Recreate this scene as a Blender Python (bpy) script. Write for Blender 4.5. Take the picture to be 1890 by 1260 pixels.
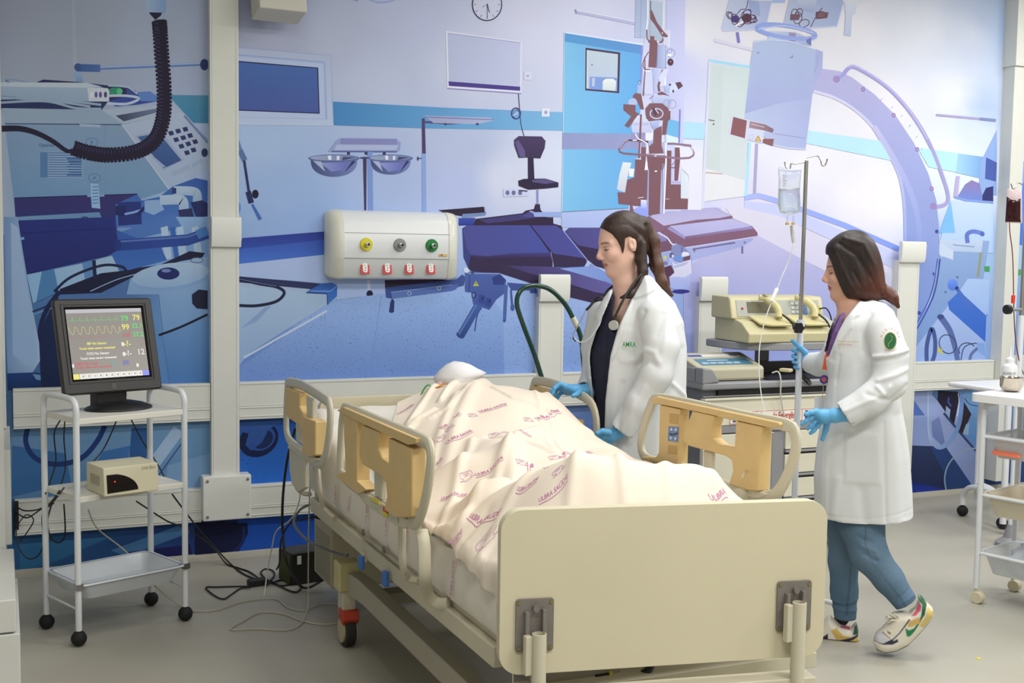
import bpy, math, random
import numpy as np
from mathutils import Vector, Matrix
from mathutils.geometry import tessellate_polygon
random.seed(7); rng = np.random.RandomState(7)
SC = bpy.context.scene
COL = SC.collection
PI = math.pi
for o in list(bpy.data.objects): bpy.data.objects.remove(o)

# ---------------------------------------------------------------- camera
FPX, YAW, PITCH, ROLL, HC = 2160.0, 0.41116, 0.075857, 0.01528, 1.58
def _basis():
    f = np.array([math.sin(YAW)*math.cos(PITCH), math.cos(YAW)*math.cos(PITCH), -math.sin(PITCH)])
    r = np.array([math.cos(YAW), -math.sin(YAW), 0.0]); u = np.cross(r, f)
    c, s = math.cos(ROLL), math.sin(ROLL)
    return c*r+s*u, -s*r+c*u, f
CR, CU, CF = _basis()
cam_d = bpy.data.cameras.new('camera'); cam = bpy.data.objects.new('camera', cam_d); COL.objects.link(cam)
cam_d.sensor_width = 36; cam_d.lens = FPX/1890*36; cam_d.clip_end = 60; cam_d.clip_start = 0.05
m = Matrix.Identity(4)
for i in range(3):
    m[i][0], m[i][1], m[i][2] = CR[i], CU[i], -CF[i]
m[2][3] = HC
cam.matrix_world = m
SC.camera = cam
def ray(px, py): return CF + (px-945)/FPX*CR - (py-630)/FPX*CU
def atY(px, py, Y):
    d = ray(px, py); return np.array([0, 0, HC]) + Y/d[1]*d
def atX(px, py, X):
    d = ray(px, py); return np.array([0, 0, HC]) + X/d[0]*d
def atZ(px, py, z):
    d = ray(px, py); return np.array([0, 0, HC]) + (z-HC)/d[2]*d
def atP(px, py, C, dw=0.0):
    """point on the upright plane that faces the camera through C, dw metres further away"""
    n = np.array([C[0], C[1], 0.0]); n /= np.linalg.norm(n)
    D = n[0]*C[0]+n[1]*C[1]+dw; d = ray(px, py)
    return np.array([0, 0, HC]) + D/(d@n)*d

# ---------------------------------------------------------------- colour management, world, lamps
SC.view_settings.view_transform = 'Standard'; SC.view_settings.look = 'None'
SC.view_settings.gamma = 1; SC.view_settings.use_curve_mapping = False
SC.view_settings.exposure = 0.2
w = bpy.data.worlds.new('world'); SC.world = w; w.use_nodes = True
w.node_tree.nodes['Background'].inputs[0].default_value = (0.90, 0.95, 1.0, 1)
w.node_tree.nodes['Background'].inputs[1].default_value = 0.42
def area(name, loc, sx, sy, power, col=(1, 1, 1), rot=(0, 0, 0)):
    L = bpy.data.lights.new(name, 'AREA'); L.shape = 'RECTANGLE'; L.size = sx; L.size_y = sy
    L.energy = power; L.color = col
    o = bpy.data.objects.new(name, L); COL.objects.link(o); o.location = loc; o.rotation_euler = rot
    return o
LC = (1.0, 0.99, 0.965)
LAMPS = [(0.6, 0.6, 46), (2.8, 0.6, 62), (5.2, 0.8, 56), (0.6, 3.2, 15), (2.9, 3.2, 37), (5.4, 3.2, 50), (3.4, 4.7, 18), (6.3, 4.7, 32)]
for (x, y, p) in LAMPS:
    area('ceiling_light', (x, y, 3.46), 1.2, 0.5, p, LC)

# ---------------------------------------------------------------- materials
def lin(c):
    if isinstance(c, str):
        c = c.lstrip('#'); c = [int(c[i:i+2], 16)/255 for i in (0, 2, 4)]
    return tuple((x/12.92 if x <= 0.04045 else ((x+0.055)/1.055)**2.4) for x in c)
MATS = {}
def mat(name, col, rough=0.5, metal=0.0, noise=0.0, nscale=30, bump=0.0, bscale=60, spec=0.5, coat=0.0,
        emit=None, estr=0.0, trans=0.0, ior=1.45, alpha=1.0, sss=0.0):
    if name in MATS: return MATS[name]
    M = bpy.data.materials.new(name); M.use_nodes = True; nt = M.node_tree; b = nt.nodes['Principled BSDF']
    c = lin(col); b.inputs['Base Color'].default_value = (*c, 1)
    b.inputs['Roughness'].default_value = rough; b.inputs['Metallic'].default_value = metal
    b.inputs['Specular IOR Level'].default_value = spec; b.inputs['Coat Weight'].default_value = coat
    b.inputs['Transmission Weight'].default_value = trans; b.inputs['IOR'].default_value = ior
    b.inputs['Alpha'].default_value = alpha
    if sss: b.inputs['Subsurface Weight'].default_value = sss; b.inputs['Subsurface Radius'].default_value = (0.01, 0.004, 0.002)
    if emit: b.inputs['Emission Color'].default_value = (*lin(emit), 1); b.inputs['Emission Strength'].default_value = estr
    tc = nt.nodes.new('ShaderNodeTexCoord')
    if noise:
        n = nt.nodes.new('ShaderNodeTexNoise'); n.inputs['Scale'].default_value = nscale; n.inputs['Detail'].default_value = 5
        r = nt.nodes.new('ShaderNodeMapRange'); r.inputs[3].default_value = 1-noise; r.inputs[4].default_value = 1+noise
        r.inputs[1].default_value = 0.3; r.inputs[2].default_value = 0.7
        mx = nt.nodes.new('ShaderNodeVectorMath'); mx.operation = 'SCALE'; mx.inputs[0].default_value = c
        nt.links.new(tc.outputs['Object'], n.inputs['Vector']); nt.links.new(n.outputs[0], r.inputs[0])
        nt.links.new(r.outputs[0], mx.inputs['Scale']); nt.links.new(mx.outputs[0], b.inputs['Base Color'])
    if bump:
        n2 = nt.nodes.new('ShaderNodeTexNoise'); n2.inputs['Scale'].default_value = bscale; n2.inputs['Detail'].default_value = 4
        bp = nt.nodes.new('ShaderNodeBump'); bp.inputs['Strength'].default_value = bump; bp.inputs['Distance'].default_value = 0.01
        nt.links.new(tc.outputs['Object'], n2.inputs['Vector']); nt.links.new(n2.outputs[0], bp.inputs['Height'])
        nt.links.new(bp.outputs[0], b.inputs['Normal'])
    MATS[name] = M
    return M
def mat_attr(name, rough=0.6, speck=False, spec=0.3, sss=0.0, gain=1.0, noise=0.0, nscale=200, bump=0.0, bscale=60, coat=0.0):
    """base colour from the mesh's own colour attribute; its alpha adds printed speckle"""
    M = bpy.data.materials.new(name); M.use_nodes = True; nt = M.node_tree; b = nt.nodes['Principled BSDF']
    b.inputs['Roughness'].default_value = rough; b.inputs['Specular IOR Level'].default_value = spec
    b.inputs['Coat Weight'].default_value = coat
    if sss: b.inputs['Subsurface Weight'].default_value = sss; b.inputs['Subsurface Radius'].default_value = (0.012, 0.005, 0.003)
    a = nt.nodes.new('ShaderNodeVertexColor'); a.layer_name = 'Col'
    out = a.outputs[0]; tc = nt.nodes.new('ShaderNodeTexCoord')
    if gain != 1.0:
        mx = nt.nodes.new('ShaderNodeVectorMath'); mx.operation = 'SCALE'; mx.inputs['Scale'].default_value = gain
        nt.links.new(out, mx.inputs[0]); out = mx.outputs[0]
    if speck:
        n = nt.nodes.new('ShaderNodeTexNoise'); n.inputs['Scale'].default_value = 95; n.inputs['Detail'].default_value = 2
        r = nt.nodes.new('ShaderNodeMapRange'); r.inputs[1].default_value = 0.60; r.inputs[2].default_value = 0.75
        r.inputs[3].default_value = 0; r.inputs[4].default_value = 0.75
        n3 = nt.nodes.new('ShaderNodeTexNoise'); n3.inputs['Scale'].default_value = 3.0; n3.inputs['Detail'].default_value = 4
        r3 = nt.nodes.new('ShaderNodeMapRange'); r3.inputs[3].default_value = 0.94; r3.inputs[4].default_value = 1.06
        mu = nt.nodes.new('ShaderNodeMath'); mu.operation = 'MULTIPLY'
        sb = nt.nodes.new('ShaderNodeMath'); sb.operation = 'SUBTRACT'; sb.inputs[0].default_value = 1
        m3 = nt.nodes.new('ShaderNodeMath'); m3.operation = 'MULTIPLY'
        mx = nt.nodes.new('ShaderNodeVectorMath'); mx.operation = 'SCALE'
        nt.links.new(tc.outputs['Object'], n.inputs['Vector']); nt.links.new(tc.outputs['Object'], n3.inputs['Vector'])
        nt.links.new(n.outputs[0], r.inputs[0]); nt.links.new(n3.outputs[0], r3.inputs[0])
        nt.links.new(r.outputs[0], mu.inputs[0]); nt.links.new(a.outputs[1], mu.inputs[1])
        nt.links.new(mu.outputs[0], sb.inputs[1]); nt.links.new(sb.outputs[0], m3.inputs[0]); nt.links.new(r3.outputs[0], m3.inputs[1])
        nt.links.new(out, mx.inputs[0]); nt.links.new(m3.outputs[0], mx.inputs['Scale']); out = mx.outputs[0]
    if noise:
        n = nt.nodes.new('ShaderNodeTexNoise'); n.inputs['Scale'].default_value = nscale; n.inputs['Detail'].default_value = 4
        r = nt.nodes.new('ShaderNodeMapRange'); r.inputs[1].default_value = 0.3; r.inputs[2].default_value = 0.7
        r.inputs[3].default_value = 1-noise; r.inputs[4].default_value = 1+noise
        mx = nt.nodes.new('ShaderNodeVectorMath'); mx.operation = 'SCALE'
        nt.links.new(tc.outputs['Object'], n.inputs['Vector']); nt.links.new(n.outputs[0], r.inputs[0])
        nt.links.new(out, mx.inputs[0]); nt.links.new(r.outputs[0], mx.inputs['Scale']); out = mx.outputs[0]
    if bump:
        n2 = nt.nodes.new('ShaderNodeTexNoise'); n2.inputs['Scale'].default_value = bscale; n2.inputs['Detail'].default_value = 4
        bp = nt.nodes.new('ShaderNodeBump'); bp.inputs['Strength'].default_value = bump; bp.inputs['Distance'].default_value = 0.01
        nt.links.new(tc.outputs['Object'], n2.inputs['Vector']); nt.links.new(n2.outputs[0], bp.inputs['Height'])
        nt.links.new(bp.outputs[0], b.inputs['Normal'])
    nt.links.new(out, b.inputs['Base Color'])
    return M

# ---------------------------------------------------------------- mesh builder
def catmull(P, n=8, closed=False):
    P = [np.array(p, float) for p in P]; N = len(P); out = []
    rngN = range(N) if closed else range(N-1)
    for i in rngN:
        if closed: p0, p1, p2, p3 = P[i-1], P[i], P[(i+1) % N], P[(i+2) % N]
        else: p0, p1, p2, p3 = P[max(i-1, 0)], P[i], P[i+1], P[min(i+2, N-1)]
        for k in range(n):
            t = k/n
            out.append(0.5*((2*p1)+(-p0+p2)*t+(2*p0-5*p1+4*p2-p3)*t*t+(-p0+3*p1-3*p2+p3)*t**3))
    if not closed: out.append(P[-1])
    return out
def rotz(a):
    c, s = math.cos(a), math.sin(a); return np.array([[c, -s, 0], [s, c, 0], [0, 0, 1.0]])
def rotx(a):
    c, s = math.cos(a), math.sin(a); return np.array([[1.0, 0, 0], [0, c, -s], [0, s, c]])
def roty(a):
    c, s = math.cos(a), math.sin(a); return np.array([[c, 0, s], [0, 1.0, 0], [-s, 0, c]])
def rrect(w, h, r, n=5):
    """rounded rectangle outline centred on the origin"""
    r = min(r, w/2-1e-5, h/2-1e-5); out = []
    for (cx, cy, a0) in ((w/2-r, h/2-r, 0), (-w/2+r, h/2-r, 90), (-w/2+r, -h/2+r, 180), (w/2-r, -h/2+r, 270)):
        for k in range(n+1):
            a = math.radians(a0+90*k/n); out.append((cx+r*math.cos(a), cy+r*math.sin(a)))
    return out
class MB:
    def __init__(s): s.v = []; s.f = []
    def add(s, V, F):
        o = len(s.v); s.v += [tuple(map(float, p)) for p in V]; s.f += [tuple(i+o for i in f) for f in F]; return s
    def box(s, c, d, R=None):
        hx, hy, hz = d[0]/2, d[1]/2, d[2]/2; c = np.array(c, float)
        P = [np.array([x, y, z]) for x in (-hx, hx) for y in (-hy, hy) for z in (-hz, hz)]
        if R is not None: P = [R@p for p in P]
        return s.add([c+p for p in P], [(0, 1, 3, 2), (4, 6, 7, 5), (0, 4, 5, 1), (2, 3, 7, 6), (0, 2, 6, 4), (1, 5, 7, 3)])
    def b2(s, a, b):
        a = np.array(a, float); b = np.array(b, float); return s.box((a+b)/2, np.abs(b-a))
    def tube(s, P, r, n=8, closed=False, cap=True, flat=1.0, up=None):
        P = [np.array(p, float) for p in P]; N = len(P)
        R = r if hasattr(r, '__len__') else [r]*N
        T = []
        for i in range(N):
            a = P[(i-1) % N] if (closed or i > 0) else P[i]; b = P[(i+1) % N] if (closed or i < N-1) else P[i]
            t = b-a; T.append(t/(np.linalg.norm(t)+1e-12))
        nrm = np.array(up, float) if up is not None else (np.array([0, 0, 1.0]) if abs(T[0][2]) < 0.9 else np.array([1.0, 0, 0]))
        V = []; F = []
        for i in range(N):
            nrm = nrm-T[i]*(nrm@T[i]); nrm /= np.linalg.norm(nrm)+1e-12
            bn = np.cross(T[i], nrm)
            for k in range(n):
                a = 2*PI*k/n; V.append(P[i]+R[i]*(math.cos(a)*nrm*flat+math.sin(a)*bn))
        for i in range(N if closed else N-1):
            j = (i+1) % N
            for k in range(n): F.append((i*n+k, i*n+(k+1) % n, j*n+(k+1) % n, j*n+k))
        if cap and not closed: F.append(tuple(reversed(range(n)))); F.append(tuple((N-1)*n+k for k in range(n)))
        return s.add(V, F)
    def cyl(s, a, b, r, r2=None, n=16, cap=True):
        return s.tube([a, b], [r, r if r2 is None else r2], n, cap=cap)
    def lathe(s, prof, c=(0, 0, 0), n=24, R=None, sx=1, sy=1):
        """prof: (radius, z) pairs"""
        c = np.array(c, float); V = []; F = []
        for (r, z) in prof:
            for k in range(n):
                a = 2*PI*k/n; p = np.array([r*math.cos(a)*sx, r*math.sin(a)*sy, z])
                V.append(c+(R@p if R is not None else p))
        for i in range(len(prof)-1):
            for k in range(n): F.append((i*n+k, i*n+(k+1) % n, (i+1)*n+(k+1) % n, (i+1)*n+k))
        if prof[0][0] > 1e-6: F.append(tuple(reversed(range(n))))
        if prof[-1][0] > 1e-6: F.append(tuple((len(prof)-1)*n+k for k in range(n)))
        return s.add(V, F)
    def ball(s, c, r, n=12, sz=1.0):
        pr = [(max(r*math.sin(PI*i/n), 1e-7), -r*sz*math.cos(PI*i/n)) for i in range(n+1)]
        return s.lathe(pr, c, max(12, n*2))
    def prism(s, pts, O, U, W, N, t0, t1, holes=()):
        """2-D outline extruded: O + u*U + w*W, thickness from t0 to t1 along N"""
        O, U, W, N = [np.array(q, float) for q in (O, U, W, N)]
        loops = [list(pts)]+[list(h) for h in holes]
        tris = tessellate_polygon([[Vector((p[0], p[1], 0)) for p in L] for L in loops])
        allp = [p for L in loops for p in L]; n = len(allp)
        V = [O+U*p[0]+W*p[1]+N*t0 for p in allp]+[O+U*p[0]+W*p[1]+N*t1 for p in allp]
        F = [tuple(t) for t in tris]+[tuple(i+n for i in reversed(t)) for t in tris]
        k = 0
        for L in loops:
            for i in range(len(L)):
                j = (i+1) % len(L); F.append((k+i, k+j, k+j+n, k+i+n))
            k += len(L)
        return s.add(V, F)
    def grid(s, G, closed_u=False, closed_v=False):
        nu, nv = len(G), len(G[0]); F = []
        for i in range(nu if closed_u else nu-1):
            for j in range(nv if closed_v else nv-1):
                a, b = (i+1) % nu, (j+1) % nv
                F.append((i*nv+j, a*nv+j, a*nv+b, i*nv+b))
        return s.add([p for row in G for p in row], F)
    def xf(s, R=None, t=(0, 0, 0)):
        V = np.array(s.v)
        if R is not None: V = V@np.array(R).T
        s.v = [tuple(p) for p in V+np.array(t)]; return s
ROOT = {}
def mesh_from(name, V, F, col=None):
    me = bpy.data.meshes.new(name); me.from_pydata(V, [], F); me.update()
    if col is not None:
        ca = me.color_attributes.new('Col', 'FLOAT_COLOR', 'POINT')
        ca.data.foreach_set('color', np.asarray(col, np.float32).ravel())
    return me
def obj(name, mb, m, parent=None, W=False, smooth=False, bevel=0.0, seg=2, col=None, sharp=35, solid=0.0, sub=0, fix=True):
    V = np.array(mb.v, float)
    root = ROOT.get(parent.name) if parent is not None else None
    loc = None
    if parent is not None and W:
        L, a = root; V = (V-L)@rotz(-a).T
    if parent is None:
        lo, hi = V.min(0), V.max(0); loc = np.array([(lo[0]+hi[0])/2, (lo[1]+hi[1])/2, lo[2]]); V = V-loc
    me = mesh_from(name, V.tolist(), mb.f, col)
    if fix:
        import bmesh as _b
        bm = _b.new(); bm.from_mesh(me); _b.ops.recalc_face_normals(bm, faces=bm.faces[:]); bm.to_mesh(me); bm.free()
    o = bpy.data.objects.new(name, me); COL.objects.link(o)
    me.materials.append(m)
    if loc is not None: o.location = loc; ROOT[o.name] = (loc, 0.0)
    else: o.parent = parent; ROOT[o.name] = root
    if smooth or bevel:
        me.polygons.foreach_set('use_smooth', [True]*len(me.polygons))
        me.set_sharp_from_angle(angle=math.radians(sharp))
    if solid:
        md = o.modifiers.new('solid', 'SOLIDIFY'); md.thickness = solid; md.offset = 0
    if bevel:
        md = o.modifiers.new('bevel', 'BEVEL'); md.width = bevel; md.segments = seg; md.limit_method = 'ANGLE'
        md.angle_limit = math.radians(30); md.harden_normals = True
    if sub:
        md = o.modifiers.new('sub', 'SUBSURF'); md.levels = sub; md.render_levels = sub
    return o
def thing(name, label, cat, loc=(0, 0, 0), rz=0.0, group=None):
    o = bpy.data.objects.new(name, None); COL.objects.link(o); o.empty_display_size = 0.05
    o.location = loc; o.rotation_euler = (0, 0, rz); o['label'] = label; o['category'] = cat
    if group: o['group'] = group
    ROOT[o.name] = (np.array(loc, float), rz)
    return o
def tag(o, label=None, cat=None, group=None, kind=None):
    if label: o['label'] = label
    if cat: o['category'] = cat
    if group: o['group'] = group
    if kind: o['kind'] = kind
    return o
def text_mb(body, size, O, U, W, N, t=0.0006, align='CENTER', bold=0.0, spacing=1.0, fit=None, tilt=0.0, yc=True):
    """flat lettering: returns an MB holding the outline of the text placed at O in the U,W plane"""
    c = bpy.data.curves.new('txt', 'FONT'); c.body = body; c.size = size; c.align_x = align
    c.align_y = 'CENTER' if yc else 'BOTTOM_BASELINE'; c.offset = bold; c.resolution_u = 2; c.space_character = spacing; c.shear = tilt
    o = bpy.data.objects.new('txt', c); COL.objects.link(o)
    dg = bpy.context.evaluated_depsgraph_get(); ev = o.evaluated_get(dg); me = ev.to_mesh()
    P = [tuple(v.co) for v in me.vertices]; F = [tuple(p.vertices) for p in me.polygons]; ev.to_mesh_clear()
    bpy.data.objects.remove(o); bpy.data.curves.remove(c)
    O, U, W, N = [np.array(q, float) for q in (O, U, W, N)]
    sx = 1.0
    if fit and P:
        wd = max(p[0] for p in P)-min(p[0] for p in P); sx = fit/max(wd, 1e-6)
    mb = MB(); mb.add([O+U*p[0]*sx+W*p[1]+N*t for p in P], F); return mb
# ---------------------------------------------------------------- room shell
YW = 5.98; HT = 3.5
M_WALL = mat('wall_paint', '#d8d8d4', 0.8, noise=0.02, nscale=4)
M_DUCT = mat('duct_pvc', '#d6d7d1', 0.38, noise=0.015, nscale=9)
M_FLOOR = None
def floor_mat():
    M = bpy.data.materials.new('vinyl_floor'); M.use_nodes = True; nt = M.node_tree; b = nt.nodes['Principled BSDF']
    b.inputs['Roughness'].default_value = 0.42; b.inputs['Specular IOR Level'].default_value = 0.35
    tc = nt.nodes.new('ShaderNodeTexCoord')
    def nz(s, d): 
        n = nt.nodes.new('ShaderNodeTexNoise'); n.inputs['Scale'].default_value = s; n.inputs['Detail'].default_value = d
        nt.links.new(tc.outputs['Object'], n.inputs['Vector']); return n
    a, c, d = nz(1.3, 5), nz(260, 2), nz(38, 3)
    r = nt.nodes.new('ShaderNodeValToRGB'); r.color_ramp.elements[0].position = 0.3; r.color_ramp.elements[1].position = 0.7
    r.color_ramp.elements[0].color = (*lin('#a39f92'), 1); r.color_ramp.elements[1].color = (*lin('#aeab9e'), 1)
    nt.links.new(a.outputs[0], r.inputs[0])
    m1 = nt.nodes.new('ShaderNodeMapRange'); m1.inputs[1].default_value = 0.62; m1.inputs[2].default_value = 0.74; m1.inputs[3].default_value = 1; m1.inputs[4].default_value = 0.72
    m2 = nt.nodes.new('ShaderNodeMapRange'); m2.inputs[1].default_value = 0.68; m2.inputs[2].default_value = 0.8; m2.inputs[3].default_value = 1; m2.inputs[4].default_value = 0.8
    nt.links.new(c.outputs[0], m1.inputs[0]); nt.links.new(d.outputs[0], m2.inputs[0])
    mm = nt.nodes.new('ShaderNodeMath'); mm.operation = 'MULTIPLY'; nt.links.new(m1.outputs[0], mm.inputs[0]); nt.links.new(m2.outputs[0], mm.inputs[1])
    sc = nt.nodes.new('ShaderNodeVectorMath'); sc.operation = 'SCALE'; nt.links.new(r.outputs[0], sc.inputs[0]); nt.links.new(mm.outputs[0], sc.inputs['Scale'])
    nt.links.new(sc.outputs[0], b.inputs['Base Color'])
    return M
M_FLOOR = floor_mat()
XL, XR, YF = -2.2, 8.6, -2.0
def struct(name, mb, m, parent=None, **k):
    o = obj(name, mb, m, parent, **k)
    if parent is None: o['kind'] = 'structure'
    return o
struct('floor', MB().b2((XL, YF, -0.1), (XR, YW+0.15, 0)), M_FLOOR)
# floor vinyl coved a little way up the wall
_c = MB(); prof = [(0.0, 0.0), (-0.02, 0.001), (-0.008, 0.004), (-0.003, 0.012), (0.0, 0.03)]
_c.grid([[(x, YW-0.001-0.0+y*1.0, z+0.0005) for (y, z) in [(-0.05, 0.0), (-0.025, 0.004), (-0.009, 0.014), (-0.003, 0.030), (-0.001, 0.032)]] for x in np.linspace(0.02, XR, 60)])
struct('baseboard_back', _c, M_FLOOR, smooth=True)
wall_back = struct('wall_back', MB().b2((XL, YW, 0), (XR, YW+0.15, HT)), M_WALL)
struct('ceiling', MB().b2((XL, YF, HT), (XR, YW+0.15, HT+0.1)), M_WALL)
struct('wall_right', MB().b2((XR, YF, 0), (XR+0.1, YW+0.15, HT)), M_WALL)
struct('wall_front', MB().b2((XL, YF-0.1, 0), (XR, YF, HT)), M_WALL)
struct('wall_far_left', MB().b2((XL-0.1, YF, 0), (XL, YW+0.15, HT)), M_WALL)
wl = struct('wall_left', MB().b2((-1.2, 5.2, 0), (-0.005, YW-0.001, HT)), M_WALL)
# white duct and plinth on the end of the left wall
struct('trim_1', MB().b2((-0.03, 5.80, 0.74), (0.007, YW-0.055, HT-0.01)), M_DUCT, bevel=0.004)
struct('trim_2', MB().b2((-0.03, 5.22, 0.335), (0.020, 5.92, 0.735)), M_DUCT, bevel=0.004)
struct('trim_3', MB().b2((-0.06, 4.42, 0.001), (0.038, 5.18, 0.205)).b2((-0.06, 4.42, 0.21), (0.026, 5.18, 0.33)), M_DUCT, bevel=0.006)
# trunking bands: lower half wide cover with fine grooves
def band(n, x0, x1, z0, z1, D=0.045):
    mb = MB(); mb.b2((x0, YW-D, z0), (x1, YW, z1))
    h = z1-z0
    for zz, dd in ((z0+0.012, 0.003), (z0+0.30*h, 0.0035), (z0+0.36*h, 0.002)):
        mb.b2((x0+0.001, YW-D-dd, zz), (x1-0.001, YW-D+0.001, zz+0.006))
    mb.b2((x0+0.001, YW-D-0.003, z1-0.012), (x1-0.001, YW-D+0.001, z1-0.001))
    o = struct('trim_%d' % n, mb, M_DUCT, bevel=0.0012); return o
def ductv(n, x0, x1, z0, z1, D, rib=True):
    mb = MB().b2((x0, YW-D, z0), (x1, YW, z1))
    if rib:
        w_ = x1-x0
        for k in (0.07, 0.90): mb.b2((x0+w_*k, YW-D-0.002, z0+0.001), (x0+w_*k+0.005, YW-D+0.001, z1-0.001))
    return struct('trim_%d' % n, mb, M_DUCT, bevel=0.0015)
ductv(4, 0.948, 1.088, 0.35, HT-0.005, 0.055)
band(5, 0.037, 0.946, 0.715, 0.905); band(6, 1.090, 2.745, 0.715, 0.905)
band(7, 2.905, 3.795, 0.715, 0.905); band(8, 3.965, 5.285, 0.715, 0.905); band(9, 5.46, 6.155, 0.715, 0.905)
band(10, 0.037, 0.90, 0.205, 0.375); band(11, 1.14, 5.285, 0.205, 0.375)
ductv(12, 2.747, 2.903, 0.20, 1.335, 0.05); ductv(13, 3.797, 3.963, 0.20, 1.335, 0.05); ductv(14, 5.287, 5.457, 0.20, 1.57, 0.06)
# deep duct at the right end
struct('trim_15', MB().b2((6.16, YW-0.10, 0.08), (6.275, YW, 2.86)).b2((6.15, YW-0.115, 2.86), (6.29, YW, HT-0.005)), M_DUCT, bevel=0.003)
struct('trim_16', MB().b2((6.277, YW-0.06, 0.715), (7.4, YW, 0.93)), M_DUCT, bevel=0.003)
# socket heads
M_SOCK = mat('socket_white', '#dedfda', 0.35); M_HOLE = mat('socket_dark', '#55534f', 0.6)
def socket_head(x0, x1, z0, z1, D, label, side=None):
    t = thing('socket_head', label, 'socket box', ((x0+x1)/2, YW-D, z0))
    w_, h_ = x1-x0, z1-z0
    # housing with a flared lower lip
    pr = [(0, 0.0), (0, h_), (-0.028, h_), (-0.034, h_*0.86), (-0.030, h_*0.2), (-0.020, 0.0)]
    mb = MB().prism([(p[0], p[1]) for p in pr], (-w_/2, 0, 0), (0, 1, 0), (0, 0, 1), (1, 0, 0), 0, w_)
    obj('housing', mb, M_SOCK, t, bevel=0.003)
    for k in range(3):
        zc = h_*(0.3+0.2*k)
        obj('socket_outlet', MB().cyl((w_/2-0.001, -0.014, zc), (w_/2+0.003, -0.014, zc), 0.009, n=12), M_SOCK, t, smooth=True)
    return t
socket_head(0.948, 1.094, 1.585, 1.735, 0.055, 'white socket box high on the tall left wall duct')
a_ = socket_head(2.74, 2.925, 1.31, 1.462, 0.05, 'white socket box topping the short duct behind the green hose')
b_ = socket_head(3.79, 3.975, 1.31, 1.455, 0.05, 'white socket box topping the short duct above the beige ECG machine')
c_ = socket_head(5.28, 5.478, 1.555, 1.69, 0.06, 'white socket box on the duct behind the brown-haired woman, rightmost one')
jb = thing('junction_box', 'square white junction cover with corner screws at foot of left duct', 'junction box', (1.022, YW-0.055, 0.215))
obj('cover', MB().b2((-0.122, -0.035, 0), (0.118, 0.054, 0.225)), M_SOCK, jb, bevel=0.006)
for sx in (-0.10, 0.10):
    for z in (0.022, 0.203):
        obj('screw', MB().cyl((sx, -0.035, z), (sx, -0.039, z), 0.007, n=10), mat('screw_grey', '#8e8c86', 0.4, 0.6), jb, smooth=True)
# wall loudspeaker at the top
sp = thing('wall_speaker', 'beige wall speaker tilted down at the top above the printed window', 'speaker', (1.30, YW, 2.80))
q = [atY(475, 28, YW-0.20), atY(553, 36, YW-0.17)]
spm = MB(); c0 = (q[0]+q[1])/2; ang = math.radians(3)
spm.box(c0+np.array([0, 0.03, 0.17]), (0.235, 0.16, 0.34), rotz(ang)@rotx(-0.22))
obj('cabinet', spm, mat('speaker_beige', '#c9c6bc', 0.5), sp, W=True, bevel=0.008)
obj('bracket', MB().b2((c0[0]-0.03, c0[1]+0.10, c0[2]+0.14), (c0[0]+0.03, YW-0.001, c0[2]+0.22)), M_SOCK, sp, W=True)
obj('badge', MB().box(atY(493, 8, YW-0.262), (0.018, 0.006, 0.018), rotx(-0.22)), M_SOCK, sp, W=True)
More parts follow.
